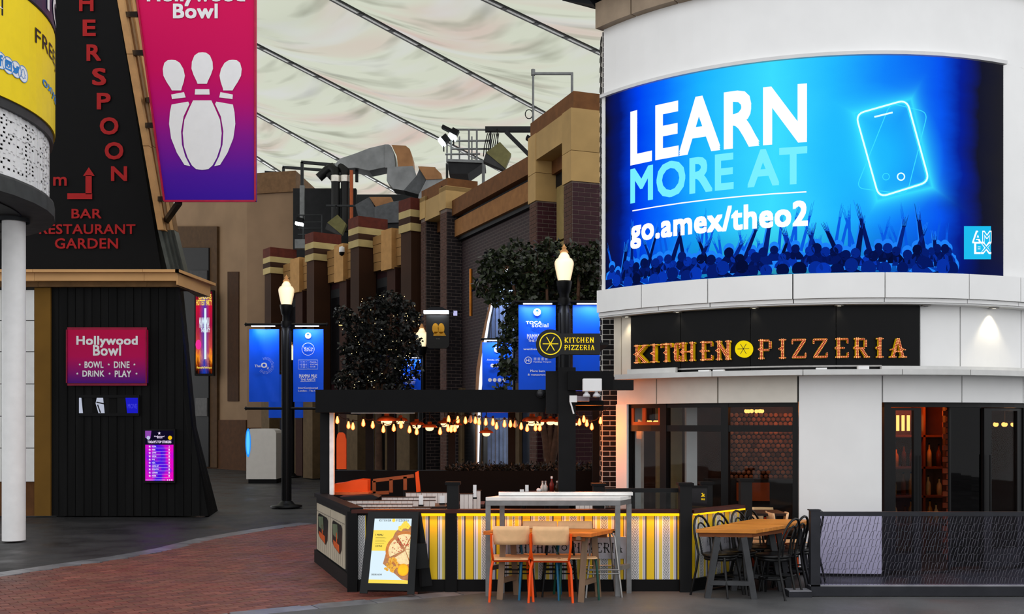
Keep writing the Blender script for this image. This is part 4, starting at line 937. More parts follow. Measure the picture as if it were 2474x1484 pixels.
for k, x in enumerate((0, 19, 37.5, 54.5)):
    a = na_(x); z = nz_(x, (146,158,168,179)[k]); fw = (lambda a, z: lambda x, y: np_(a+x/NR, NR+.008, z-y))(a, z); fb3 = (lambda a, z: lambda x, y: np_(a+x/NR, NR+.013, z-y))(a, z)
    disc(ic, fw, 0, 0, .125, n=20)
    disc(ib, fb3, 0, 0, .125, n=24, r0=.93)
    if k == 0: text(ib, 'f', fb3, -.03, -.08, .04, .08, .02)
    elif k == 1:
        for q in ((-.06,-.06,.06,-.06), (.06,-.06,.06,.06), (.06,.06,-.06,.06), (-.06,.06,-.06,-.06)): line(ib, fb3, *q, .022)
        disc(ib, fb3, 0, 0, .036, n=12, r0=.5); line(ib, fb3, -.06, -.04, .06, -.04, .03)
    elif k == 2:
        ib.add([fb3(*p) for p in ((-.08,-.04), (-.03,-.015), (0,-.02), (.01,-.055), (.05,-.06), (.085,-.05), (.065,-.02), (.05,.03), (.0,.065), (-.05,.065), (-.08,.05), (-.04,.04), (-.07,.0))], [tuple(range(13))])
    else:
        pts_ = [(-.03,-.05), (0,-.075), (.03,-.05), (.035,-.01), (.06,.0), (.035,.02), (.06,.045), (.02,.05), (0,.07), (-.02,.05), (-.06,.045), (-.035,.02), (-.06,.0), (-.035,-.01)]
        for p, q in zip(pts_, pts_[1:]+pts_[:1]): line(ib, fb3, p[0], p[1], q[0], q[1], .008)
ic.build('icon_discs', white_ink, drum); ib.build('icon_marks', M('sign_blue', (30,130,210)), drum)
col = thing('round_column', 'white round steel column holding up the sign drum', 'column', (XX(33.5,16.6), 16.6, 0))
MB().lathe([(.178,0), (.178,5.28)], col.location, 28).build('shaft', M('column_white', (236,236,235), .4, var=.04), col); MB().lathe([(.24,5.2), (.24,5.27)], col.location, 24).build('head_plate', darkgrey, col)
# ================================================================ LEFT: DARK BOWLING BUILDING
YB = 21.0
bow = thing('bowling_building', 'near-black timber building with tan ledge and a dark leaning tower above it', 'building', (XX(290,YB), YB, 0))
bd_m = M('charred_board', (12,12,12), .65, var=.5, sc=1.4, streak=(6,1,.4), rand=.35, spec=.12)
n = 19
def corn_y(x): return 695+(x-430)/32*333 if x < 462 else 1028+(x-462)/41*219
for i in range(n):                                       # vertical boards of the front, the last ones cut on the rake
    x0 = 122+(503-122)*i/n; x1 = 122+(503-122)*(i+1)/n; yo = .02*(i % 2)
    if x0 < 430:
        if x1 <= 430: q = [(x0+.5,1247), (x1-.5,1247), (x1-.5,690), (x0+.5,690)]
        else: q = [(x0+.5,1247), (x1-.5,1247), (x1-.5,min(1246,corn_y(x1))), (430,695), (430,690), (x0+.5,690)]
    else: q = [(x0+.5,1247), (x1-.5,1247), (x1-.5,min(1246,corn_y(x1))), (x0+.5,corn_y(x0))]
    MB().pp(q, YB-yo, .12).build('board', bd_m, bow)
Yk = 22.6
sq = [(P(430,695,YB), P(443,697,Yk)), (P(462,1028,YB), P(475,1032,Yk)), (P(503,1247,YB), P(528,1240,Yk))]
for (p0, p1), (q0, q1) in zip(sq, sq[1:]):
    for i in range(3):
        a, b = i/3+.01, (i+1)/3-.01
        MB().prism([p0.lerp(p1,a), p0.lerp(p1,b), q0.lerp(q1,b), q0.lerp(q1,a)], (-.1, -.02, 0)).build('side_board', bd_m, bow)
MB().pp([(122,1247),(430,1247),(410,1028),(385,690),(122,690)], YB+.13, 1.4).build('core', black, bow)
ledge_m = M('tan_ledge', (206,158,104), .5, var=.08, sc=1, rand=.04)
zt0, zt1 = ZZ(695,YB), ZZ(657,YB)
xe = P(437,690,YB).x; xs_ = [XX(-260,YB), XX(122,YB)-.2, XX(360,YB), xe]
for a, b in zip(xs_, xs_[1:]):
    MB().box(a+.003, YB-.28, zt0+.1, b-.003, YB+.6, zt1-.06).build('ledge_fascia', ledge_m, bow)
    MB().box(a+.003, YB-.36, zt1-.06, b-.003+(.08 if b == xe else 0), YB+.6, zt1).build('ledge_top', ledge_m, bow)
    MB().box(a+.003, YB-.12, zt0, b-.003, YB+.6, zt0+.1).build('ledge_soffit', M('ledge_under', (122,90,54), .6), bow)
e2 = P(476,690,22.7).x
MB().hexa([(xe,YB-.28,zt0+.02),(xe+.02,YB-.28,zt0+.02),(e2+.3,22.7,zt0+.02),(e2,22.7,zt0+.02),(xe,YB-.28,zt1-.06),(xe+.02,YB-.28,zt1-.06),(e2+.3,22.7,zt1-.06),(e2,22.7,zt1-.06)]).build('ledge_return', ledge_m, bow)
MB().hexa([(xe,YB-.36,zt1-.06),(xe+.08,YB-.36,zt1-.06),(e2+.42,22.7,zt1-.06),(e2,22.7,zt1-.06),(xe,YB-.36,zt1),(xe+.08,YB-.36,zt1),(e2+.42,22.7,zt1),(e2,22.7,zt1)]).build('ledge_return_top', ledge_m, bow)
pil_m = M('ochre_render', (112,80,26), .8, var=.2, sc=1); 
MB().rect(83,1247,122,695,YB-.05,.5).build('pilaster', pil_m, bow); MB().rect(-200,1165,84,698,YB-.03,.3).build('panel_backing', black, bow); MB().rect(-200,1247,84,1165,YB-.02,.5).build('wall_base', M('brown_base', (92,58,28), .8), bow)
ys = [700,775,850,928,1006,1083,1165]
for a, b in zip(ys, ys[1:]):
    for x0, x1 in ((-200,-60), (-60,4), (4,83)): MB().rect(x0+.7, b-1, x1-.7, a+1, YB-.06, .3).build('white_panel', M('left_white_panel', (226,226,224), .45, var=.04), bow)
# leaning tower
YT = 21.6
MB().pp([(-300,657),(390,657),(262,-120),(-300,-120)], YT, 1.6).build('tower_face', M('tower_black', (10,10,11), .7, var=.1, spec=.12), bow)
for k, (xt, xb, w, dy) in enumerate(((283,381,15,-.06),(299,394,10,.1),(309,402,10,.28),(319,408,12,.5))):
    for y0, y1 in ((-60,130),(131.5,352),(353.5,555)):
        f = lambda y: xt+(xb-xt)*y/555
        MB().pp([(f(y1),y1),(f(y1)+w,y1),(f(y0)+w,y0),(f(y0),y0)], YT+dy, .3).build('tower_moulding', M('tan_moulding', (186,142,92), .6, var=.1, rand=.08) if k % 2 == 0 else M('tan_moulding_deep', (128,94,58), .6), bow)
for k in range(4):
    x0 = 381+k*10.5; MB().pp([(x0+9+24,657),(x0+24,657),(x0,556),(x0+8,556)], YT+.02+.08*k, .3).build('glazed_fin', M('fin_grey_green', (66,70,66), .3, var=.4, sc=3), bow)
lt = M('letter_red', (160,6,8), .5, var=.04, spec=.2)
tf = flat(YT, .03)
def tl3(body, x0, y0, x1, y1, bold=.02):
    m = MB(); text(m, body, tf, x0, y0, x1, y1, bold); n = len(m.v); fs = list(m.f)
    m.build('lettering', lt, bow)
for ch, x, y0, y1, w in (('H',210,-12,27,32),('E',217,50,87,28),('R',228,110,147,32),('S',241,167,206,30),('P',252,227,264,30),('O',265,286,325,42),('O',277,346,385,42),('N',289,404,437,36)): tl3(ch, x-w/2, y0, x+w/2, y1, .03)
tl3('m', 131,429,162,449,.03); tl3('BAR', 175,506,246,528,.02); tl3('RESTAURANT', 97,543,328,566,.02); tl3('GARDEN', 135,577,286,601,.02)
m = MB()
for q in ([(164,468),(224,468),(224,482),(164,482)], [(208,424),(223,424),(223,470),(208,470)], [(202,426),(216,405),(230,426)]): m.poly([tf(x, y) for x, y in q])
m.build('arrow', lt, bow)
# bowling banner on its brackets
ban = thing('bowling_banner', 'long tapered pink to blue banner with three white bowling pins', 'banner', P(500,487,20))
def grad(name, stops, axis=2, es=0):
    t = NT(name); g = t.xyz(t.co('Generated')); c = t.ramp(g[axis], [(p, lin(c)) for p, c in stops]); t.set('Base Color', c); t.set('Roughness', .5); t.set('Specular IOR Level', .1)
    if es: t.L(c, t.p.inputs['Emission Color']); t.set('Emission Strength', es)
    return t.mat
YN = 20.0
MB().pp([(397,485),(617,485),(617,-40),(325,-40)], YN, .12).build('panel', grad('banner_print', [(0,(56,16,160)),(.12,(78,20,160)),(.3,(136,18,142)),(.45,(184,6,112)),(.6,(204,6,92)),(1,(212,10,84))]), ban)
fr_ = MB(); bnf = flat(YN, .012)
for a, b in (((397,486),(617,486)), ((616.5,486),(616.5,-40)), ((326,-40),(397,486))): fr_.bar(P(*a,YN-.01), P(*b,YN-.01), .035, .04)
fr_.build('edge_trim', M('banner_edge', (170,20,60), .4), ban)
pins = MB()
def pin_head(cx, cy, w, h, s, tilt):
    f = lambda x, y: bnf(cx+x*w+tilt*y*h, cy+y*h)
    L_ = [(.22,.5),(.26,.42),(.40,.22),(.5,.02),(.48,-.2),(.36,-.4),(.18,-.49),(0,-.5)]
    pins.add([f(x,y) for x, y in L_]+[f(-x,y) for x, y in L_[-2::-1]], [tuple(range(15))])
pin_head(489,165,52,76,1,0); pin_head(421,182,52,74,1,.16); pin_head(557,182,52,74,1,-.16)
pins.add([bnf(*p) for p in ((472,216),(506,216),(507,229),(471,229))], [(0,1,2,3)]); pins.add([bnf(*p) for p in ((414,229),(445,223),(449,236),(416,240))], [(0,1,2,3)]); pins.add([bnf(*p) for p in ((533,223),(563,229),(562,240),(530,236))], [(0,1,2,3)])
cs = [(467,243),(511,243),(520,262),(532,290),(536,322),(533,355),(524,382),(514,400),(504,409),(489,411),(474,409),(464,400),(454,382),(445,355),(442,322),(446,290),(458,262)]
pins.add([bnf(*p) for p in cs], [tuple(range(len(cs)))])
ls_ = [(415,253),(455,246),(458,252),(444,282),(438,318),(440,350),(448,378),(460,402),(446,399),(428,370),(414,335),(409,300),(411,272)]
pins.add([bnf(*p) for p in ls_], [tuple(range(len(ls_)))]); pins.add([bnf(978-x, y) for x, y in ls_], [tuple(range(len(ls_)))])
pins.build('bowling_pins', white_ink, ban)
m = MB(); text(m, 'Hollywood', bnf, 357,-32,591,14,.03); text(m, 'Bowl', bnf, 420,11,525,44,.035); m.build('lettering', white_ink, ban)
for x0, x1, y in ((305,338,35),(322,352,128),(352,376,303),(384,400,481),(358,368,242)): MB().bar(P(x0,y,YT+.3), P(x1,y,YN+.1), .1).build('bracket', blackmetal, ban)
MB().bar(P(395,543,YT+.6), P(434,488,YN+.06), .1).build('strut', blackmetal, ban)
# signs on the dark boards
bs = thing('bowling_sign', 'pink and purple wall sign reading Hollywood Bowl, BOWL DiNE DRiNK PLAY', 'sign', P(259,926,YB))
YS = YB-.04
MB().rect(163,926,355,797,YS-.08,.08).build('panel', grad('sign_print', [(0,(72,16,124)),(.22,(140,16,110)),(.5,(186,10,84)),(1,(190,10,70))]), bs)
f_s = flat(YS-.08, .006); m = MB(); text(m, 'Hollywood', f_s, 186,813,332,839,.03); text(m, 'Bowl', f_s, 226,835,292,859,.03)
text(m, 'BOWL', f_s, 205,874,250,889,.03); text(m, 'DiNE', f_s, 276,874,313,889,.03); text(m, 'DRiNK', f_s, 200,896,252,910,.03); text(m, 'PLAY', f_s, 278,896,317,911,.03)
for x, y in ((193,881),(263,881),(325,881),(187,903),(265,903),(330,903)): star(m, f_s, x, y, 3.2)
m.build('lettering', white_ink, bs)
m = MB()
for a, b in (((163,797),(355,797)),((163,926),(355,926)),((163,797),(163,926)),((355,797),(355,926))): m.bar(P(*a,YS-.05), P(*b,YS-.05), .02, .1)
m.build('edge_trim', M('sign_edge', (140,10,50), .4), bs)
ww = thing('wall_window', 'small dark slot window below the bowling sign, with painted bright reflections', 'window', P(262,1000,YB))
YW = YB-.03
m = MB()
for a, b in (((188,958),(337,958)),((188,1002),(337,1002)),((189,958),(189,1002)),((336,958),(336,1002))): m.bar(P(*a,YW), P(*b,YW), .03, .06)
m.build('frame', black, ww); MB().rect(189,1001,336,959,YW+.02,.02).build('glass', M('slot_glass', (5,5,6), .3, spec=.1), ww)
for q, nm, mm in (([(191,961),(196,961),(200,999),(191,999)],'painted_glint',E('painted_reflected_day', (190,196,214),.9)), ([(234,961),(248,961),(252,999),(238,999),(231,975)],'painted_reflection',E('painted_reflected_day', (190,196,214))), ([(303,960),(333,960),(333,999),(307,999)],'blue_screen',E('slot_blue', (30,30,200),.9))):  # the two bright shapes are daylight reflections painted as glowing colour
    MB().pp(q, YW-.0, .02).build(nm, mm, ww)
m = MB(); text(m, 'MOVE', flat(YW,.006), 309,976,331,987,.0); m.build('blue_lettering', E('slot_blue_text', (74,74,220)), ww)
m = MB(); fz = flat(YW,.004); line(m, fz, 233,972,252,976,3); line(m, fz, 236,978,243,998,3); m.build('dark_bars', black, ww)
lb = thing('score_screen', 'tall portrait score screen TODAYS TOP STRIKERS at the right of the dark wall', 'screen', P(385,1163,YB))
YL = YB-.06
MB().rect(346,1167,423,1037,YL-.05,.1).build('case', black, lb)
def lb_mat():
    t = NT('score_picture'); uv = t.xyz(t.co('UV')); n = t.noise(t.co('UV'), 2.2, 2)
    c = t.ramp(t.math('ADD', t.math('MULTIPLY', uv[0], .8), t.math('MULTIPLY', t.math('SUBTRACT', n, .5), 1.1)), [(0, lin((210,20,200))), (.3, lin((60,20,225))), (.5, lin((100,20,220))), (.72, lin((235,10,190))), (1, lin((190,10,220)))])
    e = t.n.new('ShaderNodeEmission'); t.L(c, e.inputs[0]); e.inputs[1].default_value = 1.0; t.L(e.outputs[0], t.out.inputs[0]); return t.mat
Yf = YL-.052
MB().quad(P(351,1162,Yf), P(419,1162,Yf), P(419,1075,Yf), P(351,1075,Yf), (0,0,1,1)).build('table_picture', lb_mat(), lb)
MB().quad(P(351,1075,Yf), P(419,1075,Yf), P(419,1041,Yf), P(351,1041,Yf), (0,0,1,1)).build('header_picture', E('score_navy', (14,10,34)), lb)
f_l = flat(Yf, .006); m = MB(); text(m, "TODAY'S TOP STRIKERS", f_l, 357,1065,414,1071,.03); text(m, 'Hollywood', f_l, 373,1053,397,1057,.02); text(m, 'Bowl', f_l, 380,1056,392,1059.5,.02); star(m, f_l, 385, 1047, 4)
for i, w_ in enumerate(('PETRA','MARK','JAMES','SIMON','RAJ','NEAL','ANNA LIZ','BENJAMIN','LEONARD','PETER')):
    y = 1079+i*7.9; star(m, f_l, 362, y, 3.2); text(m, w_, f_l, 368, y-1.8, 368+len(w_)*1.9, y+1.8, .02); text(m, '2' if i == 0 else '1', f_l, 408, y-2, 410, y+2, .02); line(m, f_l, 368, y+4, 412, y+4, .4)
line(m, f_l, 352,1160,400,1160,1); [disc(m, f_l, x, 1160, 1.6, n=8) for x in (405,410,415)]
m.build('white_lettering', E('score_white', (240,225,255)), lb)
m = MB(); disc(m, f_l, 411, 1058, 5, n=14); m.build('yellow_badge', E('score_yellow', (240,190,20)), lb); m = MB(); m.poly([f_l(*p) for p in ((351,1041),(366,1041),(364,1058),(351,1058))]); m.build('purple_corner', E('score_purple', (140,70,170)), lb)
m = MB(); disc(m, flat(Yf,.01), 359, 1058, 4.6, n=14); m.build('ball', E('score_ball', (190,190,225)), lb)

# ================================================================ LAMP POSTS AND BANNERS
def globe_mat():
    t = NT('opal_globe'); g = t.xyz(t.co('Generated')); lw = t.n.new('ShaderNodeLayerWeight'); lw.inputs[0].default_value = .35
    t.set('Base Color', lin((240,225,200))); t.set('Roughness', .35)
    t.set('Emission Color', t.mix(t.map(lw.outputs['Facing'], .1, .8, 0, 1), lin((255,238,190)), lin((230,184,130)))); t.set('Emission Strength', t.map(lw.outputs['Facing'], .05, .75, 1.05, .42)); return t.mat
globe_m = globe_mat()
def lamp_post(X, Y, label, H=5.24, arms=True, k=1.0):
    t = thing('lamp_post', label, 'street lamp', (X, Y, 0), 'acorn-globe lamp posts along the street'); c = (X, Y, 0)
    MB().lathe([(.36,0),(.36,.03),(.2,.05),(.14,.12),(.115,.14)], c, 18).build('base', blackmetal, t)
    po = MB().lathe([(.105,.1),(.105,H-1.15),(.09,H-1.1),(.09,H-.85),(.12,H-.8),(.15,H-.63),(.15,H-.60),(.001,H-.60)], c, 16).build('pole', blackmetal, t)
    fl_ = MB()
    for i in range(8): a = i*math.pi/4; fl_.tube([(X+.104*math.cos(a), Y+.104*math.sin(a), .15), (X+.104*math.cos(a), Y+.104*math.sin(a), H-1.2)], .014, 5)
    fl_.build('fluting', blackmetal, po)
    MB().lathe([(.115,H-.60),(.14,H-.5),(.17,H-.36),(.182,H-.28),(.178,H-.24),(.15,H-.19),(.112,H-.165),(.1,H-.13),(.07,H-.08),(.05,H-.05),(.001,H-.05)], c, 20).build('globe', globe_m, t)
    MB().lathe([(.085,H-.06),(.06,H-.02),(.035,H),(.05,H+.03),(.02,H+.06),(.001,H+.1)], c, 14).build('finial', M('finial_amber', (196,140,84), .4, es=.15), t)
    lamp('POINT', 'globe_light', (X, Y-.0, H-.4), 14, (255,205,140), .2, t)
    if arms:
        for s in (-1, 1):
            for z in (4.19, 2.26): MB().tube([(X+s*.1, Y, z), (X+s*.92, Y, z)], .03, 8).lathe([(.001,-.05),(.045,0),(.001,.05)], (X+s*.93, Y, z), 8).build('banner_arm', blackmetal, t)
            MB().box(X+s*.5-.27, Y-.16, 4.13, X+s*.5+.27, Y-.11, 4.15).build('banner_light', E('tube_white', (235,240,255), 2.5), t)
            lamp('AREA', 'tube_beam', (X+s*.5, Y-.22, 4.14), 7, (225,235,255), .6, t, (math.radians(28), 0, 0), 2.6, .04)
        MB().lathe([(.12,4.12),(.13,4.19),(.12,4.26)], c, 14).build('collar', blackmetal, t)
    return t
bl_m = M('banner_blue', (0,84,232), .55, var=.06, sc=2)
def cloth(par, x0, z0, x1, z1, Y, name='cloth', m=bl_m, crease=0):
    n, k = 10, 16; mb = MB(); r = random.Random(int((x0+50)*1000))
    ph_ = r.uniform(0, 6)
    for s in (0, .006):
        mb.add([(x0+(x1-x0)*i/n, Y+s+.012*math.sin(i*.9+j*.35+ph_)*(.3+j/k)+(.02*max(0, 1-abs((i/n)-(1-j/k))*6) if crease else 0), z0+(z1-z0)*j/k) for j in range(k+1) for i in range(n+1)],
               [(j*(n+1)+i, j*(n+1)+i+1, (j+1)*(n+1)+i+1, (j+1)*(n+1)+i) for j in range(k) for i in range(n)], 0, True)
    return mb.build(name, m, par)
def bf(X0, X1, z1, z0, Y): return lambda u, v: V((X0+(X1-X0)*u, Y-.03, z1+(z0-z1)*v))   # banner print coordinates 0..1
def arrow_disc(m, k, f, cx, cy, r, asp):
    disc(m, f, cx, cy, r, r*asp, 18); line(k, lambda x, y: f(x, y)+V((0,-.006,0)), cx, cy-r*asp*.6, cx, cy+r*asp*.6, r*.16); line(k, lambda x, y: f(x, y)+V((0,-.006,0)), cx-r*.4, cy-r*asp*.15, cx, cy-r*asp*.6, r*.16); line(k, lambda x, y: f(x, y)+V((0,-.006,0)), cx+r*.4, cy-r*asp*.15, cx, cy-r*asp*.6, r*.16)
def banner(label, X, Y, s, kind, z0=2.41, z1=4.08):
    Xa, Xb = sorted((X+s*.16, X+s*.855))
    t = thing('street_banner', label, 'banner', ((Xa+Xb)/2, Y, z0), 'blue street banners')
    cloth(t, Xa, z0, Xb, z1, Y-.02, crease=kind == 'o2')
    m, k = MB(), MB(); f = bf(Xa, Xb, z1, z0, Y-.02); asp = (Xb-Xa)/(z1-z0)
    if kind == 'o2':
        text(m, 'The', f, .20, .49, .39, .525, .02); text(m, 'O', f, .42, .465, .60, .53, .05); text(m, '2', f, .60, .52, .66, .55, .04)
        for ring in (.2, .235, .27):
            for i in range(26):
                a = -1.9+i*.17; disc(m, f, .56+ring*math.cos(a), .5+ring*asp*math.sin(a), .007, .007*asp, 6)
    elif kind == 'list':
        arrow_disc(m, k, f, .5, .09, .1, asp); disc(m, f, .5, .275, .21, .21*asp, 28, r0=.94)
        text(m, "de'n", f, .36, .245, .66, .275, .0); text(m, 'como', f, .38, .28, .64, .305, .0); line(m, f, .35,.24,.42,.29,.012)
        for q in ((.18,.425,.82,.425),(.82,.425,.82,.55),(.82,.55,.18,.55),(.18,.55,.18,.425),(.5,.425,.5,.55)): line(m, f, *q, .005)
        for i in range(5):
            for j in range(5): disc(m, f, .24+i*.05, .445+j*.021, .012 if (i-2)**2+(j-2)**2 < 5 else .007, .006, 6)
        for i, w_ in enumerate(('PADEL','SOCIAL','CLUB')): text(m, w_, f, .56, .445+i*.032, .56+.045*len(w_), .463+i*.032, .0)
        text(m, 'MAMMA MIA!', f, .21, .62, .79, .67, .02); text(m, 'THE PARTY', f, .25, .68, .75, .71, .02); line(m, f, .25,.72,.75,.715,.004)
        text(m, 'InterContinental', f, .18, .795, .82, .82, .01); text(m, 'London - The O2', f, .18, .835, .82, .86, .01)
    elif kind == 'toca':
        arrow_disc(m, k, f, .5, .085, .1, asp); text(m, 'TOCA', f, .2, .19, .62, .225, .04); text(m, 'social', f, .36, .215, .8, .26, .01)
        text(m, 'MAMMA MIA!', f, .23, .34, .78, .395, .02); text(m, 'THE PARTY', f, .26, .405, .74, .43, .02); text(m, 'wetherspoon', f, .13, .505, .85, .53, .03)
        disc(m, f, .26, .645, .1, .1*asp, 20, r0=.85); text(m, 'Hi', f, .2, .625, .32, .665, .0); text(m, 'Haidilao Hotpot', f, .4, .655, .88, .675, .01)
        for i in range(4):
            x = .41+i*.1; [line(m, f, x, .615+j*.009, x+.07, .615+j*.009, .003) for j in range(4)]; line(m, f, x+.035, .61, x+.035, .645, .005*1)
        text(m, 'More bars', f, .32, .755, .70, .78, .02); text(m, '& restaurants', f, .25, .8, .76, .822, .02)
    elif kind == 'arena':
        arrow_disc(m, k, f, .5, .09, .1, asp); text(m, 'Arena entrances', f, .16, .225, .84, .25, .0)
        for i in range(3): disc(m, f, .34+i*.16, .32, .065, .065*asp, 12)
        for i in range(4): disc(m, f, .26+i*.16, .51, .065, .065*asp, 12)
        text(m, 'Outlet Shopping', f, .16, .68, .84, .705, .0); text(m, 'Bars & restaurants', f, .14, .84, .86, .865, .0)
    if m.v: m.build('print', white_ink, t)
    if k.v: k.build('arrow', M('banner_blue', (0,84,232)), t)
    return t
L1 = (XX(692, 23.3), 23.3)
lamp_post(*L1, 'left lamp post with two blue banners, standing clear on the plaza')
banner('blue banner with The O2 logo, left arm of the left lamp post', *L1, -1, 'o2'); banner('blue banner listing venues, right arm of the left lamp post', *L1, 1, 'list')
L2 = (XX(1363, 19.0), 19.0)
lamp_post(*L2, 'lamp post rising behind the terrace in front of the green tree', H=5.18)
banner('blue banner with TOCA social, behind the projecting pizzeria sign', *L2, -1, 'toca', 2.52, 4.13); banner('plain blue banner between the second lamp post and the white building', *L2, 1, 'plain', 2.52, 4.13)
L3 = (XX(1019, 29.5), 29.5)
lamp_post(*L3, 'lamp post whose globe is half hidden by the pub sign', H=4.75, arms=False)
L4 = (XX(703.5, 36.5), 36.5)
lamp_post(*L4, 'far lamp post seen just right of the left lamp post', H=4.8, arms=False)
for lab, x0, x1, y0, y1, Y, kd in (('small blue banner with arrow above the terrace roof, left of the pub sign pole',964,1017,868,995,28.5,'list'), ('blue banner with round icons in front of the lit arch',1165,1237,827,1010,22.6,'arena'), ('far blue banner low behind the left lamp post, left half',649,684,905,1010,36,'arena'), ('far blue banner low behind the left lamp post, right half',712,757,905,1010,36,'plain')):
    t = thing('street_banner', lab, 'banner', P((x0+x1)/2, y1, Y), 'blue street banners'); Xa, Xb, za, zb = XX(x0,Y), XX(x1,Y), ZZ(y1,Y), ZZ(y0,Y)
    cloth(t, Xa, za, Xb, zb, Y); m, k = MB(), MB(); f = bf(Xa, Xb, zb, za, Y); asp = (Xb-Xa)/(zb-za)
    MB().tube([P(x0-3,y0-7,Y), P(x1+4,y0-7,Y)], .03, 6).build('rod', blackmetal, t)
    MB().tube([P(x1+5,y0-8,Y), V((XX(x1+5,Y), Y, 0))], .035, 6).build('pole', blackmetal, t)
    if kd != 'plain' and Y < 35:
        MB().box(Xa+.05, Y-.13, zb+.02, Xb-.05, Y-.09, zb+.04).build('banner_light', E('tube_white', (235,240,255), 2.5), t); lamp('AREA', 'tube_beam', ((Xa+Xb)/2, Y-.2, zb+.02), 5, (225,235,255), .6, t, (math.radians(28),0,0), 2.6, .04)
        arrow_disc(m, k, f, .5, .1, .1, asp)
        if kd == 'list': text(m, 'MAMMA MIA!', f, .22, .32, .78, .40, .01); text(m, 'THE PARTY', f, .25, .42, .75, .47, .01); text(m, 'InterContinental', f, .2, .93-.0, .8, .95, 0); [line(m, f, *q, .006) for q in ((.2,.58,.8,.58),(.8,.58,.8,.72),(.8,.72,.2,.72),(.2,.72,.2,.58))]
        else:
            text(m, 'Arena entrances', f, .16, .22, .84, .245, 0); text(m, 'Outlet Shopping', f, .16, .66, .84, .69, 0); text(m, 'Bars & restaurants', f, .12, .82, .88, .85, 0)
            for i in range(3): disc(m, f, .34+i*.16, .31, .065, .065*asp, 12)
            for i in range(4): disc(m, f, .26+i*.16, .5, .065, .065*asp, 12)
        m.build('print', white_ink, t); k.build('arrow', bl_m, t)
# hanging pub sign
pb = thing('pub_sign', 'black hanging pub sign with a golden emblem under a white light bar', 'sign', P(1058,840,27)); Yp = 27.0
MB().pp([(1030,836),(1036,842),(1079,842),(1085,836),(1085,762),(1030,762)], Yp, .12).build('board', M('pub_board', (20,18,14), .5), pb); MB().box(XX(1024,Yp), Yp-.12, ZZ(758,Yp), XX(1084,Yp), Yp+.1, ZZ(751,Yp)).build('light_bar', E('tube_white', (235,240,255)), pb)
MB().pp([(1028,750),(1040,742),(1068,742),(1082,750)], Yp, .1).build('crest', blackmetal, pb)
m = MB(); fp = flat(Yp, .01); disc(m, fp, 1052, 794, 8, 13, 14); disc(m, fp, 1066, 794, 8, 13, 14); m.poly([fp(*p) for p in ((1049,802),(1072,802),(1078,812),(1047,812))]); m.build('emblem', M('emblem_gold', (170,120,20), .5, es=.12), pb)
m = MB(); text(m, 'THE', fp, 1053, 817, 1063, 820.5, 0)
m.build('lettering', M('pub_lettering', (110,100,76), .5), pb); lamp('AREA', 'bar_light', P(1055,757,Yp-.1), 5, (225,235,255), .5, pb, (math.radians(25),0,0), 2.4, .05)
MB().tube([P(1084,754,Yp+.05), P(1110,754,Yp+.6)], .03, 6).build('bracket', blackmetal, pb); MB().cbox(P(1100,757,Yp+.3), .1, .1, .12).build('end_lamp', E('pub_blue_white', (190,190,235)), pb)

# ================================================================ TREES
def leaf_mat(name, a, b):
    t = NT(name); g = t.n.new('ShaderNodeNewGeometry'); c = t.mix(g.outputs['Random Per Island'], lin(a), lin(b)); t.set('Base Color', c); t.set('Roughness', .45); t.set('Subsurface Weight', 0); return t.mat
def tree(name, label, X, Y, trunk, blobs, nleaf, ls, mat, seed, bark):
    r = random.Random(seed); t = thing(name, label, 'tree', (X, Y, 0))
    tk = MB()
    for pts_, r0, r1 in trunk: tk.tube(pts_, [r0+(r1-r0)*i/(len(pts_)-1) for i in range(len(pts_))], 8)
    tk.build('trunk', bark, t); lv = MB(); tw2 = MB()
    wts = [b[3]**2 for b in blobs]
    for b in blobs:
        c = V(b[:3])
        for k in range(5):
            d = V((r.gauss(0,1), r.gauss(0,1), r.gauss(0,.8))).normalized()*b[3]*.9; tw2.tube([c-V((0,0,b[3]*.4)), c+d*.5, c+d], [.012,.008,.003], 4, cap=False)
    tw2.build('twigs', bark, t, kind='stuff')
    for i in range(nleaf):
        b = r.choices(blobs, wts)[0]; d = V((r.gauss(0,1), r.gauss(0,1), r.gauss(0,1))).normalized(); q = V(b[:3])+V((d.x*b[3], d.y*b[3]*.55, d.z*b[3]*.85))*r.uniform(.45,1.05)**.6
        a = V((r.gauss(0,1), r.gauss(0,1), r.gauss(-.4,.7))).normalized(); s = a.cross(V((r.gauss(0,1), r.gauss(0,1), r.gauss(0,1)))).normalized(); l = ls*r.uniform(.7,1.3); w = l*.3
        lv.add([q, q+a*l*.5+s*w, q+a*l, q+a*l*.5-s*w], [(0,1,2,3)])
    lv.build('foliage', mat, t, kind='stuff'); return t
YQ = 20.0
def B(x, y, rpx, Y=YQ, dy=0): p = P(x, y, Y+dy); return (p.x, p.y, p.z, rpx*Y/F)
bl = [B(1205,640,48), B(1180,690,36), B(1250,615,42,dy=.3), B(1300,650,52), B(1250,690,50,dy=.3), B(1330,610,40,dy=.4), B(1390,630,48), B(1430,640,38), B(1410,700,50,dy=.2), B(1340,700,52,dy=.5), B(1440,710,36), B(1250,760,36,dy=.2), B(1225,830,28), B(1235,790,32), B(1222,880,24), B(1262,725,40), B(1215,940,18), B(1290,700,48,dy=.2), B(1370,660,44,dy=.3), B(1230,900,20), B(1300,760,40,dy=.5), B(1440,600,22), B(1200,720,24)]
tb = P(1330,1178,YQ); xb = tb.x
bark = M('grey_brown_bark', (76,54,40), .85, var=.3, sc=8, bump=.4)
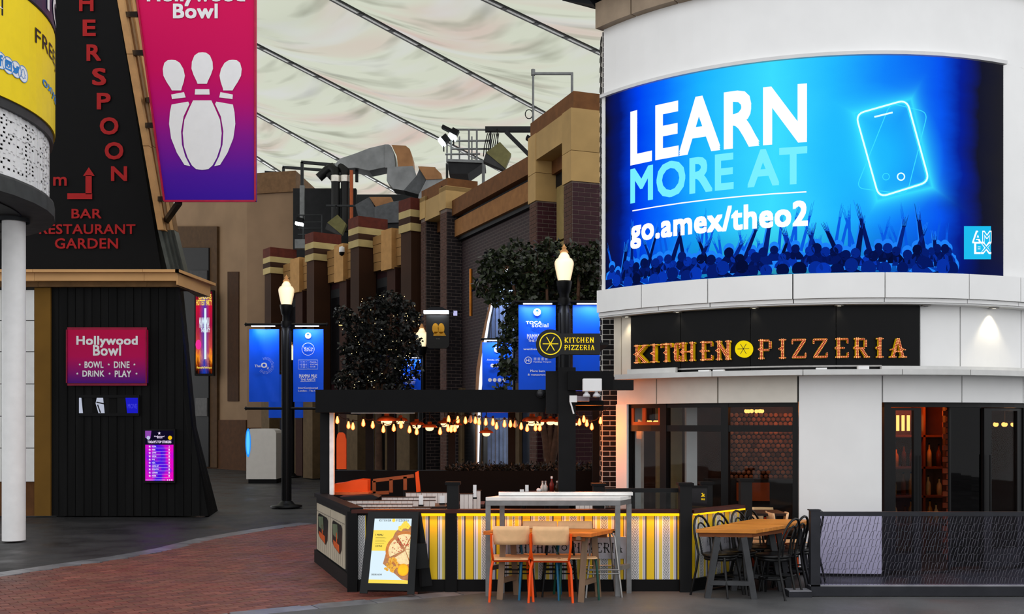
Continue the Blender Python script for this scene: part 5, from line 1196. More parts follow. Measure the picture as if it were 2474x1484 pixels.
tree('street_tree', 'leafy green tree with pale trunk behind the terrace, around the second lamp post', xb, YQ, [([V((xb,YQ,0)), P(1325,1120,YQ), P(1318,1060,YQ), P(1290,930,YQ), P(1265,800,YQ), P(1240,690,YQ)], .1, .03), ([P(1328,1140,YQ), P(1345,1050,YQ), P(1375,900,YQ), P(1395,760,YQ), P(1400,650,YQ)], .09, .03), ([P(1326,1110,YQ), P(1330,1030,YQ), P(1325,850,YQ), P(1320,660,YQ)], .07, .025)], bl, 8000, .115, leaf_mat('leaf_green', (10,15,7), (42,54,22)), 3, bark)
YQ2 = 27.0
def B2(x, y, r, dy=0): return B(x, y, r, YQ2, dy)
bl = [B2(830,760,24), B2(862,790,34), B2(905,745,36), B2(945,730,34), B2(975,745,28), B2(900,820,48), B2(950,800,46), B2(985,830,34), B2(870,870,44), B2(930,880,54), B2(985,890,36), B2(845,920,40), B2(905,930,44), B2(960,940,40), B2(850,840,28), B2(1000,770,20)]
tb2 = P(915,1150,YQ2).x
tree('street_tree', 'dark tree hung with tiny fairy lights, left of the pub sign', tb2, YQ2, [([V((tb2,YQ2,0)), P(915,1000,YQ2), P(910,880,YQ2), P(895,780,YQ2)], .11, .03), ([P(915,990,YQ2), P(935,880,YQ2), P(945,760,YQ2)], .08, .03)], bl, 6500, .12, leaf_mat('leaf_dark', (7,9,7), (20,25,19)), 5, bark)
fx = MB(); r4 = random.Random(8)
for i in range(80):
    b = r4.choice(bl); d = V((r4.gauss(0,1), -abs(r4.gauss(0,1)), r4.gauss(0,1))).normalized(); q = V(b[:3])+d*b[3]*1.02; fx.ball(q, .0095, 5, 3)
fo = fx.build('fairy_lights', E('fairy_warm', (255,226,160), 2.6), None, at=P(915,900,YQ2)); tag(fo, 'tiny warm fairy lights strung through the dark tree', 'fairy lights', kind='stuff')
# ================================================================ TERRACE: BARRIERS
YT0 = 11.5
rail_m = M('brown_rail', (62,26,20), .5); led_m = E('led_amber', (255,186,20), 1.7)
def wallpaper():
    t = NT('striped_wallpaper'); uv = t.xyz(t.co('UV')); per = .352
    f = t.math('FRACT', t.math('DIVIDE', uv[0], per))
    W_, Y1, Y2, K, G = lin((232,232,230)), lin((238,206,60)), lin((240,200,8)), lin((16,16,18)), lin((150,150,176))
    c = t.ramp(f, [(0,W_), (.225,Y1), (.335,W_), (.365,G), (.39,W_), (.405,G), (.43,K), (.465,Y2), (.715,K), (.74,W_), (.765,G), (.80,W_), (.87,lin((226,206,90))), (.97,W_)], True)
    g2 = t.math('ABSOLUTE', t.math('SUBTRACT', t.math('DIVIDE', f, .21), .5))
    z = t.math('FRACT', t.math('ADD', t.math('DIVIDE', uv[1], .0175), t.math('MULTIPLY', g2, 3.0)))
    ch = t.math('MULTIPLY', t.math('LESS_THAN', z, .42), t.math('LESS_THAN', f, .21))
    t.set('Base Color', t.mix(ch, c, lin((40,54,70)))); t.set('Roughness', .4); return t.mat
wp = wallpaper()
def X5(x): return XX(x, YT0)
def Z5(y): return ZZ(y, YT0)
bar = thing('terrace_barrier', 'front terrace barrier papered in yellow, black and chevron stripes with amber light strip', 'barrier', (X5(1300), YT0, 0))
MB().box(X5(850), YT0, 0, X5(1641), YT0+.1, Z5(1401)).build('plinth', black, bar)
MB().box(X5(850), YT0+.03, .1, X5(1641), YT0+.1, Z5(1240)).build('backing', black, bar)
MB().box(X5(850), YT0-.035, Z5(1240), X5(1655), YT0+.14, Z5(1232)).build('top_rail', rail_m, bar)
def paper(par, A, B, z0, z1, u0, out=.012):
    A, B = V(A), V(B); n = V((B.y-A.y, A.x-B.x, 0)).normalized()*out
    return MB().quad(A+n+V((0,0,z0)), B+n+V((0,0,z0)), B+n+V((0,0,z1)), A+n+V((0,0,z1)), (u0, z0, u0+(B-A).length, z1)).build('striped_panel', wp, par)
off = -X5(1527)
for x0, x1 in ((864,884), (1016,1076), (1104,1240), (1240,1400), (1400,1525), (1525,1641)):
    paper(bar, (X5(x0)+.002, YT0+.03, 0), (X5(x1)-.002, YT0+.03, 0), Z5(1401), Z5(1246), X5(x0)+off+.352*20 if x0 > 1200 else (.352*20 if x0 < 900 else X5(x0)+off+.352*20.0 if x0 < 1100 else .352*20.2))
for x0, x1 in ((1016,1076), (1104,1641)): MB().box(X5(x0), YT0-.01, Z5(1247), X5(x1), YT0+.02, Z5(1241)).build('light_strip', led_m, bar)
lamp('AREA', 'strip_light', (X5(1370), YT0-.03, Z5(1249)), 6.5, (255,150,30), X5(1641)-X5(1104), bar, (math.radians(-10),0,0), 2.4, .03); lamp('AREA', 'strip_light', (X5(1046), YT0-.03, Z5(1249)), .6, (255,150,30), .28, bar, (math.radians(-10),0,0), 2.4, .03)
for x0, x1 in ((840,864), (1076,1104)): MB().box(X5(x0), YT0-.03, 0, X5(x1), YT0+.12, Z5(1236)).build('upright', black, bar)
MB().box(X5(884), YT0-.01, 0, X5(1016), YT0+.05, Z5(1240)).build('board', black, bar)
sbd = thing('barrier_sign', 'pale board with KITCHEN PIZZERIA in black outline letters, fixed on the striped barrier', 'sign', (X5(1368), YT0-.02, Z5(1350)))
MB().box(X5(1226), YT0-.025, Z5(1350), X5(1512), YT0+.01, Z5(1297)).build('board', M('sign_pale', (176,176,184), .4), sbd)
m = MB()
def slab_word(m, w, fn, x0, y0, x1, y1, k=.5):           # outlined show-card letters
    tot = sum(LET[c][0]+.1 for c in w); x = x0
    for c in w:
        lw = LET[c][0]; s = (x1-x0)/tot
        for a, b, c_, d, t_ in LET[c][1]:
            line(m, fn, x+a*s, y1+(y0-y1)*b, x+c_*s, y1+(y0-y1)*d, t_*s*k)
        x += (lw+.1)*s
fs5 = lambda x, y: V((X5(x), YT0-.028, Z5(y)))
slab_word(m, 'KITCHEN', fs5, 1234, 1311, 1352, 1335, .9); slab_word(m, 'PIZZERIA', fs5, 1376, 1311, 1506, 1335, .9); disc(m, fs5, 1363, 1323, 7, n=16, r0=.7)
m.build('lettering', black_ink, sbd)
def post(label, X, Y, zt, w=.135):
    t = thing('barrier_post', label, 'post', (X, Y, 0), 'black capped posts of the terrace barrier')
    MB().box(X-w/2, Y-w/2, 0, X+w/2, Y+w/2, zt-.03).build('shaft', M('post_black', (15,15,16), .5, spec=.2), t); MB().box(X-w/2-.02, Y-w/2-.02, zt-.03, X+w/2+.02, Y+w/2+.02, zt).build('cap', black, t); return t
post('capped post rising behind the first two striped panels, left of the bar tables', XX(1095,11.7), 11.68, 1.235); post('tall capped post at the right front corner of the barrier', X5(1655), YT0, 1.235)
post('capped post at the far end of the return barrier', 2.83, 12.3, 1.24); post('capped post beyond the bar tables by the dark rail', XX(1446,12.2), 12.2, 1.19); post('short capped post just behind the corner post', XX(1706,12.5), 12.5, 1.19)
rt = thing('windscreen_rail', 'dark rail over a clear windscreen behind the bar tables', 'rail', (X5(1550), 11.6, 1.1))
MB().box(XX(1462,11.6), 11.58, ZZ(1190,11.6), XX(1641,11.6), 11.62, ZZ(1180,11.6)).build('rail', M('post_black', (27,27,28)), rt); MB().box(XX(1466,11.6), 11.595, Z5(1232), XX(1636,11.6), 11.603, ZZ(1190,11.6)).build('pane', glass('clear_screen', (235,238,238), .02, .6), rt)
# return barrier on the right
RA, RB = V((X5(1672), YT0, 0)), V((2.80, 12.26, 0))
ret = thing('return_barrier', 'angled return barrier beside the bentwood chairs, striped with amber strip', 'barrier', RA)
MB().prism([RA+V((0,.05,0)), RB+V((0,.05,0)), RB+V((0,.12,0)), RA+V((0,.12,0))], (0,0,.86)).build('backing', black, ret)
dR = (RB-RA).normalized(); nR_ = V((dR.y, -dR.x, 0))
def rbox(t0, t1, n0, n1, z0, z1):
    L_ = (RB-RA).length; q = [RA+dR*t0+nR_*n0, RA+dR*t1+nR_*n0, RA+dR*t1+nR_*n1, RA+dR*t0+nR_*n1]
    return MB().hexa([p+V((0,0,z0)) for p in q]+[p+V((0,0,z1)) for p in q])
LR_ = (RB-RA).length
paper(ret, RA+V((0,.05,0)), RB+V((0,.05,0)), .14, .865, .2); rbox(0, LR_, -.1, .03, .885, .925).build('top_rail', rail_m, ret); rbox(.02, LR_, .0, .03, .865, .885).build('light_strip', led_m, ret); rbox(0, LR_, -.08, .012, 0, .14).build('plinth', black, ret)
rbox(.25, .95, -.03, .012, .42, .66).build('pale_board', M('sign_pale', (176,176,184)), ret)
m = MB(); fr5 = lambda x, y: RA+dR*x+nR_*.018+V((0,0,y)); slab_word(m, 'KITCHEN', fr5, .27, .6, .54, .5, .6); slab_word(m, 'PIZZERIA', fr5, .62, .6, .93, .5, .6); m.build('lettering', black_ink, ret)
hl = thing('halal_screen', 'small dark glass screen with yellow HALAL mark between the right posts', 'screen', (2.28,12.2,.9))
MB().box(XX(1672,12.2), 12.2, .83, XX(1708,12.2), 12.22, 1.13).build('pane', M('smoked_glass', (34,32,34), .1), hl); MB().box(XX(1668,12.2), 12.19, 1.13, XX(1710,12.2), 12.23, 1.16).build('frame', black, hl)
m = MB(); fh = flat(12.2,.004); text(m, 'HALAL', fh, 1694,1204,1703,1208.5,.03); line(m, fh, 1695,1192,1702,1200,1.6); line(m, fh, 1702,1194,1694,1200,1.6); line(m, fh, 1694,1200,1703,1199,1.4); line(m, fh, 1698,1191,1698,1196,1.2); m.build('mark', M('yellow_mark', (240,205,20), .4, es=.3), hl)
# left barrier with photo prints
LA, LB_ = V((X5(850), YT0+.05, 0)), V((-2.70, 14.0, 0))
lft = thing('side_barrier', 'angled black side barrier carrying two photo prints of a white cabin interior', 'barrier', LA)
dL = (LB_-LA).normalized(); nL = V((-dL.y, dL.x, 0)); LLn = (LB_-LA).length
def lbox(t0, t1, n0, n1, z0, z1):
    q = [LA+dL*t0+nL*n0, LA+dL*t1+nL*n0, LA+dL*t1+nL*n1, LA+dL*t0+nL*n1]; return MB().hexa([p+V((0,0,z0)) for p in q]+[p+V((0,0,z1)) for p in q])
lbox(0, LLn, -.1, 0, 0, .93).build('board', black, lft); lbox(-.02, LLn, -.12, .03, .90, .95).build('top_rail', black, lft); lbox(0, LLn, 0, .03, 0, .17).build('plinth', black, lft)
fl5 = lambda l: (lambda x, y: LA+dL*x+nL*(.012+l)+V((0,0,y)))
pr_w = M('print_white_slats', (176,168,148), .5, var=.1, sc=2)
for x0, x1 in ((.42, 1.36), (1.40, 2.5)):
    lbox(x0, x1, 0, .012, .19, .82).build('print', pr_w, lft)
    m = MB(); n = 7
    for i in range(1, n): line(m, fl5(.002), x0+(x1-x0)*i/n, .2, x0+(x1-x0)*i/n, .72, .008)
    line(m, fl5(.002), x0, .72, x1, .72, .01); m.build('print_slat_lines', M('print_grey', (120,114,104), .6), lft)
    m = MB(); cx, cy = x0+(x1-x0)*.52, .52; w = (x1-x0)*.36; f = fl5(.004)
    m.poly([f(cx+a*w, cy+b*.24) for a, b in ((-1,.55),(-.9,-.5),(-.6,-.8),(.6,-.6),(1,-.4),(1,.6),(.8,.75),(-.8,.7))]); m.build('print_window', M('print_dark', (20,22,18), .3), lft)
    m = MB(); f = fl5(.006); m.poly([f(cx+a*w, cy+b*.24) for a, b in ((-.2,-.1),(.8,-.0),(.9,.55),(-.1,.65))]); m.build('print_view', M('print_green', (96,110,84), .4), lft)
    m = MB(); m.poly([f(cx+a*w, cy+b*.24) for a, b in ((-.5,-.75),(.7,-.55),(.75,-.25),(-.45,-.35))]); m.poly([f(cx+a*w, cy+b*.24) for a, b in ((-.05,-.3),(.15,-.28),(.2,.2),(.0,.2))]); m.build('print_table', M('print_orange', (200,86,30), .4), lft)
# ================================================================ A-BOARD WITH THE MENU
ab = thing('pavement_sign', 'black A-board with lit-looking pizza menu poster, in front of the striped barrier', 'sign', P(935,1434,11.2))
tl, tr, br, bl_ = P(890,1237,11.36), P(1012,1237,11.36), P(1001,1437,11.13), P(869,1434,11.13)
def abf(l): 
    n = V((0,-.97,.25))*l
    return lambda u, v: (tl.lerp(tr, u)).lerp(bl_.lerp(br, u), v)+n
def abq(m, u0, v0, u1, v1, l0, l1): f, g = abf(l0), abf(l1); return m.hexa([g(u0,v1), g(u1,v1), f(u1,v1), f(u0,v1), g(u0,v0), g(u1,v0), f(u1,v0), f(u0,v0)])
af = M('aboard_frame', (20,21,22), .5, spec=.2)
m = MB()
for q in ((0,0,.14,1), (.87,0,1,1), (.14,0,.87,.085), (.14,.88,.87,.96)): abq(m, *q, -.02, .015)
m.build('frame', af, ab); m = MB(); abq(m, .02, .02, .98, .95, -.03, -.004); m.build('back_sheet', black, ab)
m = MB(); m.prism([tr+V((.0,.02,0)), tr+V((.02,.03,0)), P(1045,1415,11.44), P(1020,1418,11.44)], (-.03,.02,0)); m.prism([tl+V((0,.03,0)), tl+V((.02,.04,0)), P(910,1415,11.44), P(890,1418,11.44)], (.03,.02,0)); m.build('rear_leg', af, ab, kind=None)
m = MB(); m.pp([(1004,1314),(1030,1314),(1036,1372),(1004,1376)], 11.3, .02); m.build('hinge_plate', af, ab)
pu0, pu1, pv0, pv1 = .135, .87, .085, .875
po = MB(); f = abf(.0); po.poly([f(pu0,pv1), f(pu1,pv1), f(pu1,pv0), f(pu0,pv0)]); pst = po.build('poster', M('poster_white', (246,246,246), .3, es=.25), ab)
fp = lambda l: (lambda x, y: abf(l)(pu0+(pu1-pu0)*x, pv0+(pv1-pv0)*y))
def pl_(l, pts_, nm, mm): m = MB(); m.poly([fp(l)(*p) for p in pts_]); m.build(nm, mm, pst)
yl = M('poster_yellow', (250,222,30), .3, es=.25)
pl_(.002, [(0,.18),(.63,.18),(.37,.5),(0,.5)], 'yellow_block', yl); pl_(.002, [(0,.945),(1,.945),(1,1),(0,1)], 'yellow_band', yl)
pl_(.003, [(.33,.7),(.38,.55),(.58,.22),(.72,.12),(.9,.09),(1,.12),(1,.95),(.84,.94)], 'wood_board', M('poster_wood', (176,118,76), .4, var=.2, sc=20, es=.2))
m = MB()
for cx, cy, r in ((.72,.15,.06),(.8,.11,.07),(.9,.12,.06),(.84,.08,.05)):
    for k in range(5): a = k*1.256; disc(m, fp(.004), cx+.04*math.cos(a), cy+.026*math.sin(a), .035, .022, 8)
m.build('lemon_flowers', yl, pst)
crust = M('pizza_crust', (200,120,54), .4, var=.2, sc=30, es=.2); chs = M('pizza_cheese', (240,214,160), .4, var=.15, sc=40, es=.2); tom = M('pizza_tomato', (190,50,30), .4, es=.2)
ctr = (.86,.47)
for a0_, a1_, dx, dy in ((2.62,4.05,-.03,.02),(4.15,5.3,.0,-.02),(5.4,6.3,.02,0),(.9,2.5,.02,.03),(.0,.8,.02,.01)):
    for l, rx, mm, nm in ((.005,.46,crust,'pizza_slice'),(.006,.385,chs,'pizza_topping')):
        m = MB(); f = fp(l); q = [(ctr[0]+dx, ctr[1]+dy)]+[(min(1, ctr[0]+dx+rx*math.cos(a0_+(a1_-a0_)*k/10)), ctr[1]+dy+rx*.55*math.sin(a0_+(a1_-a0_)*k/10)) for k in range(11)]
        m.poly([f(*p) for p in q]); m.build(nm, mm, pst)
m = MB(); r6 = random.Random(2)
for i in range(60):
    a, q = r6.uniform(2.6,5.6), r6.uniform(.08,.34); x = ctr[0]+q*math.cos(a)
    if x < .98: disc(m, fp(.0075), x, ctr[1]+q*.55*math.sin(a), .012, .007, 6)
m.build('pizza_bits', tom, pst, kind='stuff')
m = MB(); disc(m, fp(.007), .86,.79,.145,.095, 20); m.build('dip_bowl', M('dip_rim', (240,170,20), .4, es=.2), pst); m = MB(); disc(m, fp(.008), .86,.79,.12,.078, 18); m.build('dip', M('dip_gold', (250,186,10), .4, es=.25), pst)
m = MB()
for i in range(22): disc(m, fp(.007), .40+.3*r6.random()*1, .62+.2*i/22, .035+.02*r6.random(), .02+.01*r6.random(), 7)
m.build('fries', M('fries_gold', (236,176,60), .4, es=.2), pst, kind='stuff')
m = MB(); f = fp(.004); slab_word(m, 'KITCHEN', f, .13,.012,.46,.045,.8); slab_word(m, 'PIZZERIA', f, .58,.012,.93,.045,.8)
text(m, '1 MENU', f, .07,.24,.27,.268,.03); text(m, '2 EXTRAS', f, .09,.415,.27,.44,.03); text(m, 'ORDER NOW!', f, .06,.855,.33,.88,.02)
for k, y in enumerate((.295,.305,.34,.36,.39)): line(m, f, .08,y,.32+.04*(k%2),y,.0035)
m.build('lettering', M('poster_black', (40,36,26), .4), pst)
m = MB(); disc(m, fp(.005), .52,.028,.045,.028, 16); m.build('logo_disc', yl, pst)
# ================================================================ HIGH BAR TABLE, WOODEN TABLES, CHAIRS
marble = M('white_marble', (228,226,222), .25, var=.1, sc=6); rsteel = M('raw_steel', (124,124,124), .4, .5, var=.15, sc=8); rust = M('worn_wood', (120,96,76), .7, var=.2, sc=9, streak=(1,1,.2))
def bartable(label, x0, x1, Yb, Yf_, zt, lx, sh):
    t = thing('bar_table', label, 'table', (XX((x0+x1)/2, Yf_), Yf_, 0), 'marble-topped high tables')
    a, b = XX(x0, Yf_), XX(x1, Yf_)
    q = [(a, Yf_), (b, Yf_), (b+sh, Yb), (a+sh, Yb)]
    MB().prism([V((x, y, zt-.04)) for x, y in q], (0,0,.04)).build('marble_top', marble, t, bev=.004)
    MB().prism([V((x, y, zt-.092)) for x, y in q], (0,0,.05)).build('apron', rsteel, t)
    for i, (x, y) in enumerate(((a+.028,Yf_+.03),(b-.028,Yf_+.03),(b+sh-.03,Yb-.03),(a+sh+.03,Yb-.03))):
        MB().box(x-.028, y-.025, 0, x+.028, y+.025, zt-.092).build('leg', rsteel, t)
    for x, y0, y1, s in ((a+.03, Yf_+.03, Yb-.03, sh), (b-.03, Yf_+.03, Yb-.03, sh)): MB().bar((x,y0,.31), (x+s,y1,.31), .05, .05).build('stretcher', rsteel, t)
    return t
bartable('high white marble bar table on square steel legs, close against the striped barrier', 1173, 1499, 11.43, 11.16, 1.095, 0, .15)
MB_ = MB().prism([V((XX(1205,11.44),11.36,1.1)), V((XX(1527,11.44),11.36,1.1)), V((XX(1527,11.44),11.46,1.1)), V((XX(1205,11.44),11.46,1.1))], (0,0,.035)); o = MB_.build('marble_upstand', marble, None, at=(XX(1366,11.4),11.4,1.1)); tag(o, 'narrow marble ledge along the back of the high bar table', 'ledge')
def plank_table(label, q, z, n, mat_, name='wooden_table', group='plank-topped tables'):
    FL, FR, BR, BL = [V((x, y, 0)) for x, y in q]
    t = thing(name, label, 'table', (FL+BR)/2, group)
    for i in range(n):
        a, b = i/n+.004, (i+1)/n-.004
        MB().prism([FL.lerp(BL,a)+V((0,0,z-.04)), FR.lerp(BR,a)+V((0,0,z-.04)), FR.lerp(BR,b)+V((0,0,z-.04)), FL.lerp(BL,b)+V((0,0,z-.04))], (0,0,.04)).build('plank', mat_, t, bev=.003)
    c = (FL+FR+BR+BL)/4; s = lambda p, k: c+(p-c)*k
    return t, FL, FR, BR, BL, s
oak = M('orange_oak', (196,104,38), .4, var=.2, sc=5, streak=(.6,5,1), rand=.15); oak2 = M('oiled_pine', (206,130,52), .4, var=.2, sc=5, streak=(.6,5,1), rand=.12)
q = [P(1167,1284,10.96).xy, P(1428,1290,10.72).xy, P(1484,1277,11.2).xy]; q.append(q[0]+(q[2]-q[1])*.8)
t, FL, FR, BR, BL, s_ = plank_table('plank-topped wooden table in front of the bar table, with orange-legged chairs', q, .742, 4, oak)
MB().bar(FL.lerp(FR,.1)+V((.03,.06,.68)), FL.lerp(FR,.95)+V((0,.06,.68)), .05, .05).bar(BL.lerp(BR,.1)+V((.03,-.06,.68)), BL.lerp(BR,.93)+V((0,-.06,.68)), .05, .05).build('under_rail', M('under_oak', (120,66,30), .6), t)
for u in (.13, .88):
    a, b = FL.lerp(FR,u), BL.lerp(BR,u); a2, b2 = a.lerp(b,.12), a.lerp(b,.88); a1, b1 = a.lerp(b,.3), a.lerp(b,.7)
    MB().bar(a2, a1+V((0,0,.68)), .065, .05).build('leg', rust, t); MB().bar(b2, b1+V((0,0,.68)), .065, .05).build('leg', rust, t); MB().bar(a2.lerp(a1,.3)+V((0,0,.2)), b2.lerp(b1,.3)+V((0,0,.2)), .05, .05).build('stretcher', rust, t); MB().bar(a+V((0,0,.69)), b+V((0,0,.69)), .05, .04).build('cross_bearer', rust, t)
def school_chair(label, loc, rz, paint, group, name='school_chair'):
    t = thing(name, label, 'chair', loc, group, rz); r = .0135
    back = MB()
    n = 8; vs = []
    for k, yy in ((0, 0), (1, .012)):
        for i in range(n+1):
            x = -.195+.39*i/n; b_ = -.205-.03*(1-(x/.195)**2)+yy
            for j in range(5): z = .615+.2*j/4; vs.append((x*(1-.03*(j in (0,4)) if abs(x) > .19 else 1), b_-.03*(j/4), z))
    fs = [(k*(n+1)*5+i*5+j, k*(n+1)*5+i*5+j+1, k*(n+1)*5+(i+1)*5+j+1, k*(n+1)*5+(i+1)*5+j) for k in (0,1) for i in range(n) for j in range(4)]
    N = (n+1)*5; fs += [(i*5+e, (i+1)*5+e, N+(i+1)*5+e, N+i*5+e) for i in range(n) for e in (0,4)]+[(e*5+j, e*5+j+1, N+e*5+j+1, N+e*5+j) for e in (0,n) for j in range(4)]
    back.add(vs, fs, 0, True); back.build('backrest', beech, t, local=True)
    st = MB(); pts_ = [(-.18,-.19),(.18,-.19),(.2,-.15),(.2,.17),(.17,.2),(-.17,.2),(-.2,.17),(-.2,-.15)]
    st.prism([V((x, y, .445-(.01 if abs(y) < .16 else 0))) for x, y in pts_], (0,0,.014)); st.build('seat', beech, t, local=True, bev=.004)
    for sx in (-1, 1):
        MB().tube([(sx*.215,-.235,.735),(sx*.213,-.225,.6),(sx*.2,-.2,.48),(sx*.19,-.16,.445),(sx*.185,-.1,.435),(sx*.185,.15,.435)], r, 10).build('back_tube', paint, t, local=True)
        MB().tube([(sx*.19,-.15,.44),(sx*.215,-.185,.36),(sx*.235,-.22,0)], r, 10).build('leg', paint, t, local=True)
        MB().tube([(sx*.185,.12,.435),(sx*.195,.15,.36),(sx*.215,.185,0)], r, 10).build('leg', paint, t, local=True)
    MB().tube([(-.19,-.14,.43),(.19,-.14,.43)], .011, 8).build('cross_tube', paint, t, local=True)
    return t
sg = 'beech school chairs around the terrace tables'
def cloc(x, Y): return (XX(x, Y), Y, 0)
c0 = school_chair('beech chair with bright orange tube frame, seen from behind, left of the pair', cloc(1233,11.03), .05, orange_paint, sg)
dup(c0, cloc(1330,10.98), -.03, 'beech chair with bright orange tube frame, seen from behind, right of the pair')
petrol = M('petrol_blue', (24,92,126), .4); green_p = M('deep_green', (18,66,54), .4); grey_p = M('chair_grey', (56,60,62), .4)
school_chair('beech chair with petrol blue frame across the wooden table, left one', (XX(1303,11.15),11.1,0), math.pi-.05, petrol, sg)
school_chair('beech chair with dark green frame across the wooden table, right one', (XX(1394,11.15),11.1,0), math.pi+.05, green_p, sg)
gc = school_chair('beech chair with grey frame inside the terrace, seen over the barrier behind the bar table', (XX(1302,12.1),12.1,0), .3, grey_p, sg)
for lab, x, Y, rz in (('beech chair back peeking over the barrier under the right end of the bar table', 1393, 12.3, .2), ('beech chair inside the terrace just right of the bar table legs', 1520, 12.2, math.pi-.3), ('beech chair inside the terrace beside the corner post', 1622, 12.3, math.pi+.1), ('wide beech chair back showing above the return barrier', 1768, 13.1, math.pi), ('pale beech chair in front of the dark window, beyond the wooden table', 1838, 13.0, math.pi-.1)): dup(gc, (XX(x,Y), Y, 0), rz, lab)
school_chair('beech chair with orange frame beyond the second wooden table', (XX(1852,12.45), 12.45, 0), math.pi/2-.2, orange_paint, sg)
school_chair('beech chair with orange frame behind the row of bentwood chairs', (XX(1905,12.5), 12.5, 0), -math.pi/2, orange_paint, sg)
def stool(label, loc, rz, mt):
    t = thing('bar_stool', label, 'stool', loc, 'tube-framed bar stools', rz)
    MB().prism([V((.17*math.cos(a)*1.0, .17*math.sin(a), .70)) for a in [k*math.pi/8 for k in range(16)]], (0,0,.02)).build('seat', M('stool_seat', (40,36,34), .5), t, local=True)
    for sx in (-1,1):
        for sy in (-1,1): MB().tube([(sx*.1,sy*.1,.70),(sx*.13,sy*.13,.66),(sx*.2,sy*.19,0)], .011, 8).build('leg', mt, t, local=True)
    for z, k in ((.30,.172),(.26,.176)):
        for a, b in (((-k,-k),(k,-k)),((k,-k),(k,k)),((k,k),(-k,k)),((-k,k),(-k,-k))): MB().tube([(*a,z),(*b,z)], .008, 6).build('rung', mt, t, local=True)
    return t
stool('tube stool with bare steel legs under the right end of the bar table', (XX(1451,11.3),11.28,0), .1, steel); stool('tube stool with black legs under the middle of the bar table', (XX(1352,11.32),11.3,0), 0, blackmetal); stool('tube stool with black legs under the left end of the bar table', (XX(1250,11.32),11.3,0), 0, blackmetal)
# bentwood group on the right
q = [V((2.0,11.04)), V((2.64,10.97)), V((3.16,11.56)), V((2.46,11.64))]
gry = M('trestle_grey', (60,61,63), .6, var=.15, sc=6)
def trestle_table(label, q, z):
    t, FL, FR, BR, BL, s_ = plank_table(label, q, z, 5, oak2)
    MB().prism([FL.lerp(FR,.06)+V((0,.03,z-.085)), FL.lerp(FR,.94)+V((0,.03,z-.085)), BL.lerp(BR,.94)+V((0,-.03,z-.085)), BL.lerp(BR,.06)+V((0,-.03,z-.085))], (0,0,.045)).build('under_frame', M('under_oak', (120,66,30)), t)
    for v in (.06, .9):
        a, b = FL.lerp(BL,v), FR.lerp(BR,v); zt_ = z-.085
        l0, l1, r0, r1 = a.lerp(b,.16), a.lerp(b,.33), a.lerp(b,.93), a.lerp(b,.76)
        MB().bar(l0, l1+V((0,0,zt_)), .065, .06).build('leg', gry, t); MB().bar(r0, r1+V((0,0,zt_)), .065, .06).build('leg', gry, t); MB().bar(l0.lerp(l1,.24)+V((0,0,.17)), r0.lerp(r1,.24)+V((0,0,.17)), .065, .045).build('stretcher', gry, t)
    return t
trestle_table('orange pine trestle table with grey A-legs, nearest, between black bentwood chairs', q, .755)
trestle_table('second pine trestle table directly behind the nearest one', [V((2.50,11.68)), V((3.2,11.60)), V((3.62,12.1)), V((2.92,12.2))], .76)
bw_m = M('bentwood_black', (7,7,8), .35, spec=.3)
def bentwood(label, loc, rz):
    t = thing('bentwood_chair', label, 'chair', loc, 'black bentwood chairs', rz); r = .0135
    MB().lathe([(.001,.435),(.185,.435),(.2,.445),(.2,.458),(.185,.466),(.001,.462)], n=22).build('seat', bw_m, t, local=True)
    MB().lathe([(.165,.40),(.18,.40),(.18,.435),(.165,.435)], n=20).build('seat_ring', bw_m, t, local=True)
    hoop = lambda w, h, y0: [(-w*1.0,y0,.0 if h > .8 else .46)]+[(-w*math.cos(math.pi*k/10), y0-.09*(math.sin(math.pi*k/10)), (.62 if h > .8 else .60)+(h-.62)*math.sin(math.pi*k/10)) for k in range(11)]+[(w,y0,.0 if h > .8 else .46)]
    MB().tube([(-.2,-.26,0),(-.19,-.19,.3),(-.18,-.17,.46)]+[(-.19*math.cos(math.pi*k/10), -.2-.07*math.sin(math.pi*k/10), .62+.25*math.sin(math.pi*k/10)) for k in range(11)]+[(.18,-.17,.46),(.19,-.19,.3),(.2,-.26,0)], r, 8).build('back_hoop', bw_m, t, local=True)
    MB().tube([(-.1,-.17,.46)]+[(-.115*math.cos(math.pi*k/8), -.19-.06*math.sin(math.pi*k/8), .6+.19*math.sin(math.pi*k/8)) for k in range(9)]+[(.1,-.17,.46)], .010, 8).build('inner_hoop', bw_m, t, local=True)
    for sx in (-1,1): MB().tube([(sx*.13,.12,.44),(sx*.155,.15,.25),(sx*.18,.19,0)], [.017,.015,.012], 8).build('leg', bw_m, t, local=True)
    MB().tube([(.15*math.cos(a), .15*math.sin(a), .2) for a in [k*math.pi/8 for k in range(17)]], .009, 6).build('foot_ring', bw_m, t, local=True)
    return t
b0 = bentwood('black bentwood chair on the barrier side of the nearest trestle table, first', (2.31,11.25,0), -math.pi/2-.7)
for lab, x, y, rz in (('black bentwood chair on the barrier side of the nearest trestle table, second', 2.58,11.52,-math.pi/2-.72), ('black bentwood chair on the barrier side of the second trestle table, first', 2.86,11.86,-math.pi/2-.75), ('black bentwood chair on the barrier side of the second trestle table, second', 3.06,12.08,-math.pi/2-.75),
    ('black bentwood chair on the open side of the nearest trestle table, closest to the camera', 2.88,11.2,math.pi/2-.75), ('black bentwood chair on the open side of the nearest trestle table, farther one', 3.06,11.5,math.pi/2-.7), ('black bentwood chair on the open side of the second trestle table, first', 3.27,11.78,math.pi/2-.7), ('black bentwood chair half behind the mesh barrier post', 3.42,12.1,math.pi/2-.6)): dup(b0, (x, y, 0), rz, lab)
